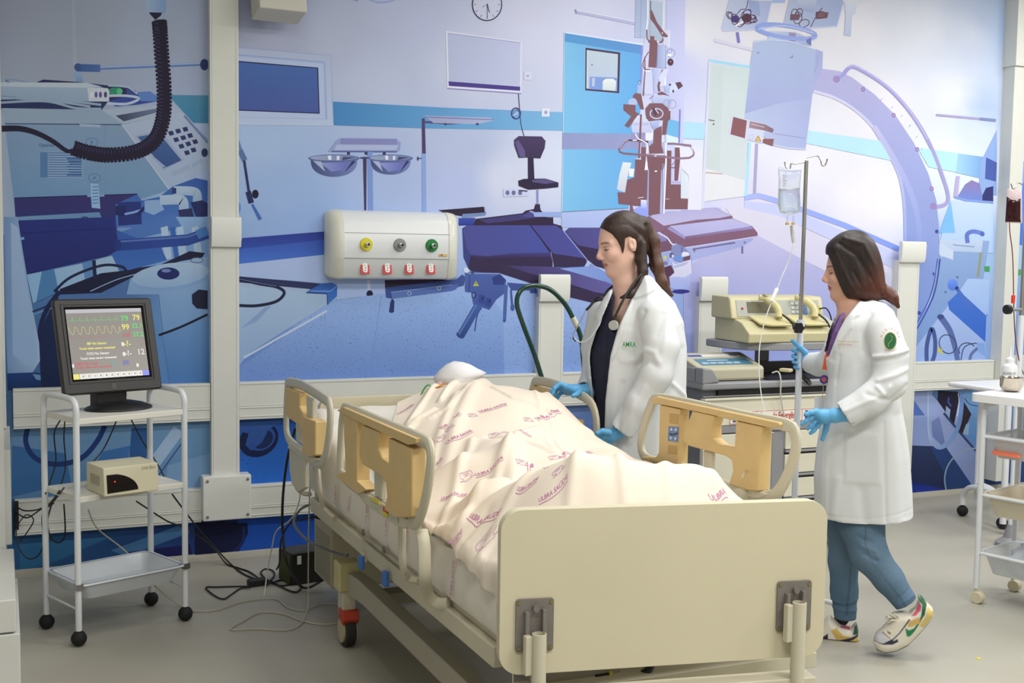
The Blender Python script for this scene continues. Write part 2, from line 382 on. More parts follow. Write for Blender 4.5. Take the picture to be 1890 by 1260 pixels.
# ---------------------------------------------------------------- printed wall mural (flat print on the wall)
GAIN = 1.07
class Print:
    def __init__(s): s.V = []; s.F = []; s.C = []; s.k = 0; s.z = (0, 0, 1); s.sp = 0.0
    def at(s, ox, oy, sc): s.z = (ox, oy, sc)
    def px(s, p): return (s.z[0]+p[0]/s.z[2], s.z[1]+p[1]/s.z[2])
    def put(s, P, F, cols):
        s.k += 1; Y = YW-0.0012-s.k*0.000004; o = len(s.V)
        for p, c in zip(P, cols):
            w_ = atY(p[0], p[1], Y); s.V.append(w_); s.C.append((*lin(c), s.sp))
        s.F += [tuple(i+o for i in f) for f in F]
    def cols(s, P, c):
        if isinstance(c, str): return [lin255(c)]*len(P)
        a, b, d = lin255(c[0]), lin255(c[1]), c[2]
        i = 0 if d == 'h' else 1
        q = [p[i] for p in P]; lo, hi = min(q), max(q)
        return [tuple(a[j]+(b[j]-a[j])*((x-lo)/(hi-lo+1e-9)) for j in range(3)) for x in q]
    def poly(s, pts, c):
        P = [s.px(p) for p in pts]
        tr = tessellate_polygon([[Vector((p[0], p[1], 0)) for p in P]])
        s.put(P, [tuple(t) for t in tr], s.cols(P, c))
    def rect(s, x0, y0, x1, y1, c): s.poly([(x0, y0), (x1, y0), (x1, y1), (x0, y1)], c)
    def line(s, pts, w, c, smooth=False, closed=False, w2=None):
        pts = [np.array(p, float) for p in pts]
        if smooth: pts = [p[:2] for p in catmull([(*p, 0) for p in pts], 6, closed)]
        n = len(pts); P = []; F = []
        for i in range(n):
            a = pts[(i-1) % n] if (closed or i) else pts[i]; b = pts[(i+1) % n] if (closed or i < n-1) else pts[i]
            t = b-a; t = t/(np.linalg.norm(t)+1e-9); nn = np.array([-t[1], t[0]])
            ww = w if w2 is None else w+(w2-w)*i/(n-1)
            P += [s.px(pts[i]+nn*ww/2), s.px(pts[i]-nn*ww/2)]
        for i in range(n if closed else n-1):
            j = (i+1) % n; F.append((2*i, 2*i+1, 2*j+1, 2*j))
        s.put(P, F, s.cols(P, c))
    def ell(s, cx, cy, rx, ry, c, n=24, rot=0, half=None):
        cr, sr = math.cos(rot), math.sin(rot); pts = []
        for k in range(n):
            a = 2*PI*k/n
            x, y = rx*math.cos(a), ry*math.sin(a)
            if half == 'down' and y < 0: y *= 0.12
            pts.append((cx+x*cr-y*sr, cy+x*sr+y*cr))
        s.poly(pts, c)
    def ring(s, cx, cy, rx, ry, w, c, rot=0, n=28, a0=0, a1=360):
        cr, sr = math.cos(rot), math.sin(rot); cl = (a1-a0) >= 360
        pts = []
        for k in range(n if cl else n+1):
            a = math.radians(a0+(a1-a0)*k/n); x, y = rx*math.cos(a), ry*math.sin(a); pts.append((cx+x*cr-y*sr, cy+x*sr+y*cr))
        s.line(pts, w, c, closed=cl)
    def text(s, body, x, y, size, c, rot=0.0):
        cr, sr = math.cos(rot), math.sin(rot)
        mb = text_mb(body, size, (x, y, 0), (cr, sr, 0), (sr, -cr, 0), (0, 0, 1), 0, 'LEFT', yc=False)
        P = [s.px(p) for p in mb.v]
        if P: s.put(P, mb.f, s.cols(P, c))
def lin255(c): c = c.lstrip('#'); return tuple(int(c[i:i+2], 16)/255 for i in (0, 2, 4))
m_ = Print()  # the room's dimmer light at the left is painted into the print colours
# soft background: coloured control points blended over a fine grid
CP = '''0 0 989fb4;130 60 9aa4b8;300 60 9fabc6;360 300 a4b6d6;60 130 9aa5bb;500 60 a9b0cc;470 10 8f96b0;620 60 b2bad6;700 150 b6c0de;500 260 a2bae2;520 350 97b2e0;560 420 8fabde;
700 330 a4b8e2;760 40 b6bede;880 120 c4cae4;930 330 ccd2ea;850 340 aebbe6;860 280 b0bcde;1000 60 ccd0ea;1020 300 ccd4ec;1080 30 ced2ec;1180 60 c6cbea;1235 120 c0c4ea;1240 330 c8ccee;1280 60 dadbe8;1280 300 d6dcee;1420 60 dedde8;
1560 60 dedeea;1620 200 e4e2ee;1700 60 d4d8e6;1750 180 dadeee;1790 60 c4cbde;1825 40 aab8d4;1825 200 a8bcdc;1440 230 dce0ee;1500 300 e2e2f0;1620 360 e6e4f2;1740 280 dde2f2;1800 240 c8d4ea;1780 330 d4def2;
1200 440 c0c2ea;1330 395 d0cfe8;1400 400 d6d4e8;1300 380 c6cbf0;1460 460 cdcce8;1600 480 d8d8ee;1880 50 8fb0dc;1880 200 cdd6ee;
600 590 8ba8e0;700 570 95b2e6;850 590 90aee4;460 620 6f90d2;480 700 5c80c6;650 680 7093d2;850 680 7495d4;980 620 88a6de;960 550 9ab4ea;1070 680 7c9ad6;1250 560 94abe6;1280 640 8ea2da;1360 620 8a9fd8;1240 500 a0b0ea;
1700 600 96acdf;1790 640 86a4dc;1790 460 9ab8e2;
300 640 5a86bc;360 700 4a78b0;340 600 6690c4;60 640 40689c;200 540 4a6ca4;360 420 86a8d0;
60 830 5f88b4;200 830 5f8ab6;340 860 6a92bc;60 1000 2a5c94;250 1000 24508c;370 1000 1c3a80;480 830 285cb4;520 870 245ab0;480 1000 1a4cac;600 1000 1d4cae;
900 850 24408a;1200 850 2c4a90;1400 800 4c64a0;1700 760 8493c4;1720 880 1c2c60;1880 700 6080b8;1880 900 24407c;1600 850 30407c;900 1000 203c8c;1500 980 24407c'''
cps = [(float(a), float(b), *lin255(c)) for a, b, c in (q.split() for q in CP.replace('\n', '').split(';') if q.strip())]
cps = np.array(cps)
nx_, ny_ = 96, 60
gx = np.linspace(-30, 1960, nx_); gy = np.linspace(-260, 1085, ny_)
P_ = [(x, y) for y in gy for x in gx]; PA = np.array(P_)
d2 = ((PA[:, None, 0]-cps[None, :, 0])**2+((PA[:, None, 1]-cps[None, :, 1])*1.25)**2+220)
wt = 1/d2**1.7; Cg = (wt@cps[:, 2:])/wt.sum(1, keepdims=True)
Y_ = YW-0.0012
for p, c in zip(P_, Cg):
    X3 = atY(p[0], p[1], Y_); sp_ = 0.0
    if p[1] > 480 and 440 < p[0] < 1300: sp_ = 0.8*min(1, (p[1]-480)/120)*max(0, min(1, (1300-p[0])/250))
    m_.V.append(np.array([min(max(X3[0], 0.0), 7.6), Y_, min(max(X3[2], 0.035), HT-0.002)])); m_.C.append((*lin(tuple(c)), sp_))
m_.F += [(j*nx_+i, j*nx_+i+1, (j+1)*nx_+i+1, (j+1)*nx_+i) for j in range(ny_-1) for i in range(nx_-1)]
p = m_
# ---- A: left machine
p.at(0, 0, 3)
p.poly([(400, 0), (412, 0), (425, 360), (405, 360)], 'a2acc0')
p.poly([(930, 525), (1300, 530), (1300, 690), (1070, 680), (960, 560)], ('4a88ac', '3f80aa', 'v'))
p.poly([(1075, 680), (1300, 690), (1300, 1260), (1143, 1260)], 'a2b4d8')
p.line([(425, 400), (445, 455)], 40, ('8fa8cc', '6f93c0', 'v')); p.line([(550, 377), (1110, 355)], 20, '5f7fb8'); p.line([(550, 372), (1110, 350)], 7, '9fb4d4')
p.line([(425, 375), (555, 378)], 42, ('3a5a98', '4a6aa6', 'h')); p.ell(432, 372, 21, 22, '36548f'); p.ell(1132, 358, 24, 32, '26366a')
p.poly([(805, 0), (920, 0), (918, 70), (880, 78), (815, 66)], ('9cb4d6', '7f9ccc', 'h')); p.poly([(825, 68), (898, 70), (890, 88), (860, 110), (832, 80)], '1f1d3c')
p.poly([(190, 460), (240, 440), (450, 455), (730, 490), (760, 520), (600, 570), (480, 480)], '2c2a58')
p.line([(30, 440), (90, 442), (170, 460)], 8, '7f98bc'); p.line([(30, 445), (60, 460)], 6, '4a5a88')
p.ell(640, 505, 40, 22, '2f8a6c'); p.ell(662, 506, 16, 18, '52b88c'); p.poly([(700, 490), (750, 500), (760, 530), (700, 540)], '3a4c90')
p.line([(600, 475), (700, 480), (760, 520)], 8, 'a7bcd4', True); p.poly([(740, 520), (870, 530), (876, 560), (760, 580), (640, 590), (600, 560)], '35489a')
p.poly([(760, 510), (830, 505), (876, 535), (870, 560), (780, 560)], '5a80c4'); p.line([(600, 530), (700, 530), (770, 545), (700, 575), (580, 570)], 14, 'b4c4da', True)
p.poly([(0, 520), (500, 560), (600, 560), (560, 612), (0, 605)], '26305e')
p.poly([(0, 470), (480, 460), (600, 492), (605, 562), (490, 562), (0, 530)], ('9fb2c8', '8fa6c4', 'v')); p.poly([(0, 455), (480, 458), (560, 478), (480, 486), (0, 478)], 'b6c4d4')
p.poly([(484, 486), (598, 488), (606, 510), (604, 562), (492, 560)], 'c2cbda')
for x in (508, 532, 556, 584): p.ell(x, 524, 8, 17, ['d6dae6', '4a5a9c', '6a4a88', '3a3c7a'][(x-500)//25])
for a in ([(0, 545), (250, 545), (560, 580)], [(0, 568), (250, 560), (420, 598), (560, 602)], [(0, 538), (300, 560), (500, 590)]): p.line(a, 13, '93a8c2', True)
p.poly([(10, 598), (560, 608), (950, 574), (1005, 622), (1150, 770), (1150, 945), (938, 1052), (772, 1105), (758, 1074), (590, 1078), (82, 1098), (40, 900)], ('869cba', '6c92ba', 'v'))
p.poly([(10, 598), (560, 608), (690, 686), (12, 682)], ('96a9c0', '8ea4be', 'h'))
p.poly([(560, 608), (950, 574), (1010, 622), (682, 686)], 'a6b4cc'); p.poly([(640, 640), (870, 600), (905, 612), (686, 672)], ('39405e', '6e7ea0', 'h'))
p.line([(10, 684), (670, 690)], 5, '2d3c6c'); p.poly([(440, 686), (558, 690), (555, 704), (442, 700)], '9fb2cc'); p.line([(582, 690), (586, 1078)], 3, '7289ae')
p.poly([(676, 690), (1008, 622), (1150, 790), (1150, 945), (938, 1050)], ('a9b8d2', '9cafd0', 'v')); p.line([(676, 690), (938, 1050)], 6, 'b9c4d8'); p.line([(1020, 640), (1150, 790)], 12, '6e80ac')
p.poly([(745, 750), (895, 725), (1022, 885), (905, 945)], '98a8c8'); p.poly([(762, 757), (880, 737), (1005, 887), (908, 932)], ('44649c', '34508c', 'v')); p.poly([(842, 858), (905, 912), (925, 928), (895, 922)], '8fa8d0')
for (x, y) in [(947, 738), (986, 726), (1026, 716), (975, 774), (1014, 763), (1052, 751), (1004, 810), (1042, 797), (1080, 785), (1035, 846), (1071, 831)]:
    p.poly([(x-17, y-9), (x+9, y-15), (x+18, y+7), (x-7, y+14)], '2b3266')
for k in range(9): p.line([(950+k*11, 950-k*5), (965+k*11, 975-k*5)], 3, '7a8cb4')
for k in range(6): p.line([(1060+k*10, 905-k*5), (1072+k*10, 925-k*5)], 3, '7a8cb4')
p.ell(1133, 845, 18, 24, '26335e')
p.text('Optima:', 216, 812, 26, '22306a'); p.rect(220, 840, 460, 985, '86a4c6'); p.rect(222, 842, 264, 983, '5278a8')
for k in range(11): p.line([(266, 846+k*13), (456, 847+k*13)], 3.5, '33508c')
for k in range(7): p.line([(370+7*(k % 3), 878+k*15), (452, 879+k*15)], 7, '3f5f98')
for (y, a) in ((788, -0.2), (985, 0.8)):
    x = 508 if y < 900 else 523; p.ring(x, y, 33, 24, 3, '4f70a0'); p.line([(x-10*math.sin(a), y+10*math.cos(a)), (x+10*math.sin(a), y-10*math.cos(a))], 5, '3c5c94')
p.poly([(610, 1078), (760, 1075), (785, 1110), (880, 1090), (960, 1030), (1085, 985), (1150, 1000), (1150, 1260), (600, 1260)], ('3158a8', '4a74bc', 'v'))
p.poly([(650, 1120), (780, 1115), (785, 1240), (655, 1250)], '26347c'); p.poly([(640, 1140), (700, 1140), (690, 1200), (640, 1190)], '1d2864')
p.line([(690, 1185), (740, 1175), (820, 1150)], 12, '7ea2d8'); p.line([(760, 1190), (800, 1150), (850, 1130)], 20, '22286a'); p.poly([(800, 1110), (880, 1105), (910, 1160), (850, 1190), (800, 1170)], '86a6d2')
p.poly([(1000, 1200), (1150, 1200), (1150, 1260), (920, 1260)], '7fa4d2')
p.line([(962, 1055), (1060, 1058), (1090, 1075), (1092, 1120)], 50, ('a9bed8', '8eaace', 'v'), True); p.line([(885, 1108), (990, 1105), (1015, 1120), (1018, 1165)], 54, ('a9bed8', '96b0d2', 'v'), True)
p.poly([(1055, 1120), (1120, 1108), (1150, 1125), (1150, 1195), (1088, 1206)], '222a62'); p.poly([(986, 1162), (1062, 1152), (1082, 1238), (1070, 1300), (1015, 1300)], '2a2e62'); p.line([(965, 1040), (965, 1072)], 22, '2a3470')
p.poly([(0, 615), (22, 640), (75, 1100), (110, 1300), (0, 1300)], ('a3b1c9', '8fa3c4', 'h'))
p.poly([(78, 1098), (590, 1078), (758, 1076), (640, 1130), (640, 1400), (100, 1400)], ('34306c', '26347c', 'v')); p.line([(80, 1096), (760, 1074)], 6, '1d2458')
p.poly([(98, 1200), (550, 1174), (572, 1222), (548, 1232), (104, 1260)], ('6f93b8', '5f88b4', 'h')); p.ell(470, 1210, 22, 12, '2e3a70'); p.ell(470, 1210, 10, 6, '5a74a4')
p.poly([(483, 1076), (578, 1074), (578, 1088), (483, 1090)], '7d9cc0'); p.poly([(500, 1015), (545, 1018), (556, 1155), (508, 1150)], '8fb2d8')
for k in range(6): p.line([(512, 1035+k*18), (545, 1033+k*18)], 5, '4a74b0')
# coiled black cable
cc = catmull([(880, 110, 0), (885, 150, 0), (895, 300, 0), (908, 480, 0), (905, 640, 0), (860, 770, 0), (760, 838, 0), (600, 858, 0), (480, 842, 0), (405, 818, 0)], 16)
p.line([(c[0], c[1]) for c in cc], 62, '1c1630')
L_ = 0
for i in range(len(cc)-1):
    t = cc[i+1]-cc[i]; l = np.linalg.norm(t); L_ += l
    if L_ > 13:
        L_ = 0; t = t/l; n = np.array([-t[1], t[0], 0]); c0 = cc[i]
        for sgn in (-1, 1):
            e = c0+n*sgn*34; p.ell(e[0], e[1], 9.5, 9.5, '1c1630', 8)
        p.line([(c0+n*30)[:2], (c0+t*4+n*6)[:2]], 2.5, '4a4a80')
p.ring(885, 128, 34, 16, 9, '1c1630'); p.line([(405, 830), (370, 835), (290, 780), (200, 735), (110, 712), (10, 712)], 20, '1f1a36', True, w2=34)
# ---- B
p.at(0, 400, 3)
p.poly([(650, 95), (960, 0), (1150, 0), (1150, 300), (850, 300), (600, 260)], ('86a8d4', '7098cc', 'v'))
p.poly([(650, 90), (960, -20), (1010, 60), (700, 140)], '4a72b8')
for x in (890, 975, 1060):
    p.poly([(x, 60), (x+38, 50), (x+62, 230), (x+22, 240)], 'a6bfdc')
p.poly([(940, 60), (968, 55), (990, 220), (965, 230)], '3560b0')
p.poly([(640, 70), (700, 95), (890, 165), (925, 240), (700, 300), (600, 262)], ('2f58aa', '3c6ab8', 'v'))
p.poly([(100, 20), (640, 0), (660, 180), (600, 216), (430, 256), (150, 320), (105, 60)], ('24307a', '20296c', 'v'))
p.line([(105, 92), (640, 64)], 5, '1a2060'); p.line([(112, 122), (134, 118)], 14, '6fa4cc'); p.line([(640, 25), (660, 190)], 8, '34489a')
p.line([(650, 158), (1040, 128), (1150, 90)], 62, ('28408c', '2c4a9c', 'h')); p.line([(650, 138), (1040, 110), (1140, 76)], 10, '5070b4'); p.ell(652, 158, 22, 31, '22367e'); p.line([(1090, 100), (1150, 75)], 50, '4a80c4')
p.poly([(148, 320), (455, 258), (620, 215), (660, 300), (470, 345), (185, 485)], ('86aed4', '9ab8d6', 'h')); p.poly([(232, 302), (300, 290), (330, 440), (200, 470)], '4a7cb0'); p.poly([(455, 258), (520, 240), (540, 330), (470, 345)], '5a86bc')
p.poly([(22, 0), (98, 0), (125, 180), (160, 400), (215, 690), (226, 790), (180, 862), (42, 866), (30, 600)], ('6f8fb8', '9cb4d6', 'h'))
p.poly([(60, 30), (100, 60), (150, 400), (200, 690), (208, 780), (150, 830), (70, 760)], ('98b0d2', '8eaad0', 'v'))
p.poly([(40, 866), (200, 860), (330, 900), (335, 960), (42, 960)], ('1f3f7c', '17305f', 'v')); p.poly([(180, 870), (330, 890), (332, 925), (200, 900)], '6a90bc')
p.poly([(215, 650), (320, 420), (360, 960), (228, 960)], '16264e')
p.line([(180, 525), (300, 480)], 9, '20305c'); p.line([(185, 480), (300, 430)], 6, '3a5a90'); p.line([(185, 540), (300, 500)], 6, '6f96c4')
p.poly([(330, 400), (560, 312), (860, 278), (1050, 190), (1135, 200), (1120, 225), (1000, 245), (780, 312), (560, 420), (330, 430)], '181c3c')
p.line([(520, 240), (526, 340)], 20, '1c2244'); p.line([(300, 415), (390, 335), (560, 270), (670, 275), (700, 300)], 15, '1b2146', True)
p.line([(560, 412), (680, 320), (760, 290), (880, 275)], 14, '1a1f42', True); p.line([(500, 412), (640, 350), (760, 315)], 5, '8fa8d0', True)
p.line([(330, 412), (255, 520), (222, 640), (245, 760), (240, 880)], 26, '18234c', True)
p.poly([(700, 430), (722, 340), (860, 290), (1060, 235), (1150, 222), (1150, 548), (905, 645), (880, 430)], ('8aa9d0', '6f96c8', 'v'))
p.ell(950, 335, 218, 72, '7c9ccc', rot=-0.12); p.ell(945, 322, 214, 66, ('a2bbd8', '8aaad0', 'v'), rot=-0.12); p.ell(932, 314, 62, 34, '1b2766'); p.ell(920, 298, 26, 10, '6f80bc'); p.ell(1090, 238, 34, 14, '93aed2'); p.ring(1090, 240, 34, 14, 3, '1c2448')
p.poly([(1062, 430), (1100, 402), (1150, 408), (1150, 512), (1090, 508), (1064, 480)], '1a1f3c')
p.poly([(900, 645), (1150, 545), (1150, 930), (940, 930)], ('6a92c6', '4676b4', 'v')); p.line([(880, 655), (1000, 610), (1150, 540)], 13, '14182e', True)
# ---- C: low left
p.at(0, 800, 2.74)
p.poly([(55, -30), (1060, -60), (1060, 270), (55, 330)], ('6d94bc', '567fac', 'v')); p.poly([(665, -30), (770, -30), (740, 120), (650, 180)], '2c558f'); p.poly([(60, 60), (330, 100), (360, 250), (60, 320)], '3a6aa0')
p.poly([(520, 90), (660, 60), (640, 170), (480, 160)], '3b6cab')
p.line([(765, 170), (905, -20)], 60, '9ab2d2'); p.line([(800, 215), (925, 40)], 5, '203a78'); p.poly([(850, 160), (1060, 100), (1060, 270), (830, 290)], '7497c0')
p.line([(150, -60), (130, 40), (180, 125), (290, 155), (410, 125), (490, 40), (530, -40)], 26, '1e3672', True)
p.poly([(60, 488), (1030, 426), (1270, 400), (1270, 620), (80, 718)], ('285888', '1a2c74', 'h')); p.poly([(560, 590), (930, 455), (960, 500), (640, 620)], '4472a4'); p.poly([(100, 560), (560, 520), (300, 640), (100, 700)], '2e6696')
p.poly([(640, 600), (960, 560), (980, 640), (700, 662)], '191a58')
p.ell(1120, 540, 140, 96, '14183e', rot=-0.3); p.ell(1130, 520, 112, 72, '1f2a62', rot=-0.3); p.ell(1120, 510, 90, 50, '11142e', rot=-0.3); p.ell(1180, 500, 40, 40, '23347a')
# ---- D: back wall, window, stripe, basins
p.at(430, 0, 3)
p.poly([(20, 262), (542, 308), (557, 690), (20, 690)], ('aeb9d8', 'b2c2e2', 'v')); p.poly([(20, 300), (510, 344), (522, 662), (20, 650)], 'a2b4da'); p.poly([(20, 312), (500, 352), (508, 655), (20, 648)], 'b0c0e2')
p.line([(20, 262), (542, 308), (556, 690)], 4, '97a9d4'); p.line([(20, 302), (508, 343), (520, 660)], 5, '8fa2d2')
p.poly([(20, 336), (472, 374), (480, 630), (20, 612)], '232656'); p.poly([(20, 343), (466, 379), (474, 624), (20, 606)], ('4468ac', '47589f', 'v'))
p.line([(20, 687), (560, 692)], 5, 'c0cbe6')
p.at(0, 0, 1)
p.poly([(614.5, 187.5), (830, 199), (1040, 207), (1038, 241), (778, 236.5), (616, 231)], ('4484c0', '78b0de', 'h'))
p.poly([(822.5, 57), (963, 76.5), (962.5, 171.5), (825.5, 162)], 'dadcf0'); p.poly([(826, 61.5), (960.5, 79.5), (960, 168), (828.5, 158.5)], ('b2bbdc', 'bcc2e4', 'h')); p.poly([(827.5, 150), (960, 160), (960, 167.5), (828.5, 158.5)], '46388a')
p.line([(826, 61), (961, 79)], 1.5, '9ea0d0'); p.line([(826, 163), (962, 172.5)], 2, '8a8cc4')
p.at(430, 0, 3)
p.poly([(1045, 655), (1062, 655), (1068, 850), (1048, 850)], '4a3a68'); p.poly([(1045, 850), (1068, 850), (1071, 1180), (1047, 1180)], '86a2da'); p.line([(1020, 878), (1045, 876)], 5, '3d3a70'); p.ell(1024, 878, 5, 12, '3d3a70')
p.at(0, 0, 1)
p.line([(783, 225), (830, 228), (905, 222)], 4, '4f4476'); p.poly([(783, 213), (905, 217), (914, 222), (880, 229), (800, 227)], ('9a9ec8', 'a8b2d6', 'h')); p.line([(784, 216), (912, 221)], 1.5, '6a6aa4')
for x in (822, 881): p.ell(x, 229, 3, 2, '3c3466')
p.at(430, 0, 3)
p.poly([(525, 840), (575, 775), (595, 765), (905, 768), (930, 790), (925, 832), (908, 842)], '8f9ccb'); p.poly([(595, 765), (907, 769), (909, 800), (595, 799)], '8186bc'); p.poly([(575, 800), (915, 804), (905, 830), (560, 830)], 'a9b6dc'); p.line([(545, 838), (908, 840)], 7, '56609c')
for x in (640, 738, 838): p.rect(x-8, 842, x+8, 856, '2e2b58')
p.poly([(720, 868), (740, 868), (738, 1180), (728, 1180)], '40335f'); p.poly([(745, 840), (772, 840), (777, 1180), (750, 1180)], '7794d4'); p.line([(705, 874), (765, 874)], 9, '3c4478')
for (cx, rx, dp) in ((560, 143, 96), (873, 124, 84)):
    pts = [(cx+rx*0.9*math.cos(a), 882+dp*math.sin(a)**0.75 if math.sin(a) > 0 else 882) for a in np.linspace(0, PI, 18)]
    p.poly(pts, ('3e4a7e', '7280b8', 'h')); p.poly([(cx-rx*.55, 900), (cx+rx*.6, 900), (cx+rx*.4, 940), (cx-rx*.1, 950)], ('8c9ad0', '6268b8', 'h')); p.poly([(cx-rx*.82, 890), (cx-rx*.5, 893), (cx-rx*.35, 950)], 'a5b2d2'); p.poly([(cx+rx*.7, 890), (cx+rx*.85, 892), (cx+rx*.4, 955)], '2e3566')
    p.ell(cx, 876, rx, 21, '59659a'); p.ell(cx, 874, rx*.93, 15, ('98a6c8', '6f7cae', 'h')); p.poly([(cx-rx*.25, 862), (cx-rx*.12, 861), (cx-rx*.1, 884), (cx-rx*.22, 884)], 'dfe4f2'); p.poly([(cx+rx*.1, 862), (cx+rx*.22, 862), (cx+rx*.2, 886), (cx+rx*.1, 886)], 'd5daee'); p.poly([(cx+rx*.35, 868), (cx+rx*.8, 872), (cx+rx*.3, 888)], '3c4470')
p.line([(20, 760), (52, 850)], 16, '6a7fb0'); p.line([(38, 830), (66, 888)], 30, '566da2'); p.line([(62, 888), (92, 1085)], 14, '2a2d5a'); p.line([(84, 1060), (102, 1124)], 30, '232a58'); p.ell(124, 1074, 18, 24, '12152f'); p.line([(106, 1130), (128, 1170), (152, 1215)], 12, '3c66b4', w2=20); p.ell(20, 1150, 22, 40, '4a7cd0')
p.line([(640, -10), (680, -2), (690, 5)], 10, '8890c4'); p.line([(740, -10), (800, 12), (870, 8), (905, -12)], 8, '98a6dc', True)
# ---- E: floor, wedge
p.at(430, 360, 3); 
p.poly([(22, 240), (520, 200), (900, 170), (900, 300), (520, 328), (22, 382)], ('2c4099', '4270ca', 'v')); p.poly([(22, 240), (520, 200), (520, 245), (22, 300)], ('27358c', '304ca6', 'v'))
p.poly([(22, 382), (520, 328), (900, 300), (900, 530), (840, 545), (575, 580), (560, 490), (22, 452)], ('a4b6de', '9fb4e2', 'v'))
p.line([(750, 470), (754, 530)], 16, 'c8cdea'); p.ell(757, 548, 18, 22, '171a3e'); p.poly([(660, 575), (745, 555), (745, 572), (680, 590)], '6f9ae6')
p.sp = 0.8; p.poly([(575, 582), (840, 545), (900, 540), (1400, 520), (1500, 660), (1500, 1020), (22, 1040), (22, 960)], ('92b0e4', '6787c8', 'v')); p.sp = 0
p.line([(820, 560), (755, 1010)], 3, '6c88c6')
p.poly([(22, 450), (420, 520), (520, 545), (578, 510), (576, 572), (520, 606), (300, 740), (80, 882), (22, 965)], ('a2bad6', '86a2cc', 'v'))
p.poly([(22, 448), (490, 490), (430, 522), (22, 482)], '262f58'); p.poly([(22, 482), (425, 520), (405, 538), (22, 505)], '9cb2d0'); p.poly([(405, 536), (490, 490), (545, 484), (578, 497), (576, 560), (524, 606), (520, 546)], ('2c5cae', '3c70c2', 'v')); p.line([(405, 540), (520, 546), (524, 606)], 6, '1e2b6c'); p.line([(430, 530), (540, 532), (578, 500)], 5, '6fa0e0')
p.line([(520, 640), (60, 900)], 12, 'b6c6de'); p.poly([(180, 618), (215, 612), (130, 700), (40, 740), (110, 680)], '7f9cc4')
p.line([(22, 460), (140, 490), (240, 508), (284, 540), (240, 588), (130, 612), (22, 610)], 17, '1b2140', True); p.line([(30, 462), (140, 486), (240, 503)], 4, '5a6a9c', True)
# ---- T: operating table
p.at(700, 370, 4.5)
p.poly([(490, 80), (880, 50), (890, 108), (690, 130), (560, 110)], '2c2038'); p.poly([(870, 52), (880, 50), (892, 106), (880, 110)], 'b0b6d6'); p.poly([(690, 112), (892, 98), (880, 124), (690, 142)], '7088ba'); p.poly([(660, 145), (800, 142), (778, 205), (660, 208)], ('3a50aa', '2c3690', 'v'))
p.poly([(778, 205), (800, 152), (1190, 105), (1215, 84), (1285, 70), (1297, 28), (1332, 30), (1340, 75), (1388, 138), (1445, 140), (1446, 190), (1520, 212), (1522, 250), (1480, 212)], '2e2140'); p.poly([(830, 160), (1190, 112), (1330, 138), (1100, 170), (900, 190)], '3f3b74'); p.ell(1268, 95, 22, 8, 'b0b6e2', rot=0.3); p.poly([(1250, 90), (1330, 130), (1240, 140), (1180, 130)], '4a4c8c')
p.poly([(690, 230), (735, 204), (1255, 203), (1440, 440), (1440, 552), (1000, 602), (770, 592), (740, 560), (700, 470)], '32264a'); p.poly([(692, 240), (737, 206), (1250, 205), (1432, 430), (1100, 438), (900, 462), (760, 450), (730, 400)], ('484b90', '464f9e', 'h')); p.poly([(760, 450), (900, 462), (1100, 438), (1432, 430), (1435, 470), (1100, 475), (800, 480)], ('413e82', '33284e', 'v')); p.poly([(692, 250), (730, 400), (760, 452), (742, 556), (700, 470)], '35407e')
p.poly([(1260, 205), (1470, 205), (1532, 250), (1722, 485), (1724, 512), (1700, 552), (1452, 552), (1440, 470)], '33274a'); p.poly([(1262, 206), (1468, 206), (1530, 252), (1715, 480), (1600, 462), (1445, 440)], ('464890', '4a4c98', 'h')); p.line([(1530, 252), (1722, 487)], 8, '8c9ce0'); p.line([(1255, 206), (1430, 432), (1438, 490)], 9, '241a3c'); p.line([(1425, 425), (1437, 490)], 4, '9aa6dc')
p.poly([(1540, 258), (1592, 214), (1800, 188), (2000, 175), (2000, 600), (1800, 545), (1730, 490)], '33274a'); p.poly([(1545, 262), (1592, 216), (1800, 192), (2050, 180), (2000, 430), (1800, 400), (1650, 370)], ('4a4788', '544f94', 'h'))
p.poly([(1448, 568), (1720, 545), (1820, 560), (2050, 700), (1800, 660), (1600, 600)], ('8aa2dc', '6f8ad0', 'h')); p.ell(1765, 548, 24, 24, '7f92cc'); p.line([(1450, 560), (1700, 548)], 6, '3c4c8c')
p.poly([(1000, 520), (1060, 545), (1460, 552), (1800, 655), (2100, 740), (2100, 900), (1800, 855), (1540, 792), (1310, 702), (1000, 602)], '34284a'); p.poly([(1060, 540), (1440, 550), (1600, 592), (2080, 735), (2080, 800), (1800, 762), (1540, 680), (1200, 590)], ('3e3568', '6560a4', 'h'))
p.poly([(1060, 680), (1300, 700), (1312, 768), (1255, 768), (1250, 745), (1100, 745)], '3e5094'); 
p.poly([(712, 600), (760, 590), (1000, 605), (1055, 660), (1040, 770), (975, 820), (915, 908), (780, 862), (762, 765), (712, 758)], ('4a60a4', '3f5298', 'v')); p.line([(745, 604), (1000, 606)], 9, '8298cc'); p.line([(750, 620), (745, 755)], 7, '2c3c7c'); p.poly([(935, 640), (1000, 610), (1050, 660), (1030, 700), (950, 700)], '2d3c80'); p.poly([(700, 560), (730, 555), (748, 580), (735, 602), (706, 595)], 'c6d0ea'); p.ell(775, 598, 14, 14, '4a4868')
p.poly([(803, 665), (828, 708), (779, 710)], 'b8b84a'); p.line([(804, 678), (804, 698)], 6, '3c3c30')
for (x, y) in ((855, 820), (910, 845)): p.poly([(x-25, y-40), (x+25, y-30), (x+18, y+40), (x-32, y+25)], '33468c'); p.poly([(x-5, y-15), (x+15, y-20), (x+3, y+10)], '1c2452')
p.ell(786, 785, 18, 26, '1d2450'); p.ell(784, 785, 10, 18, '6f86c4')
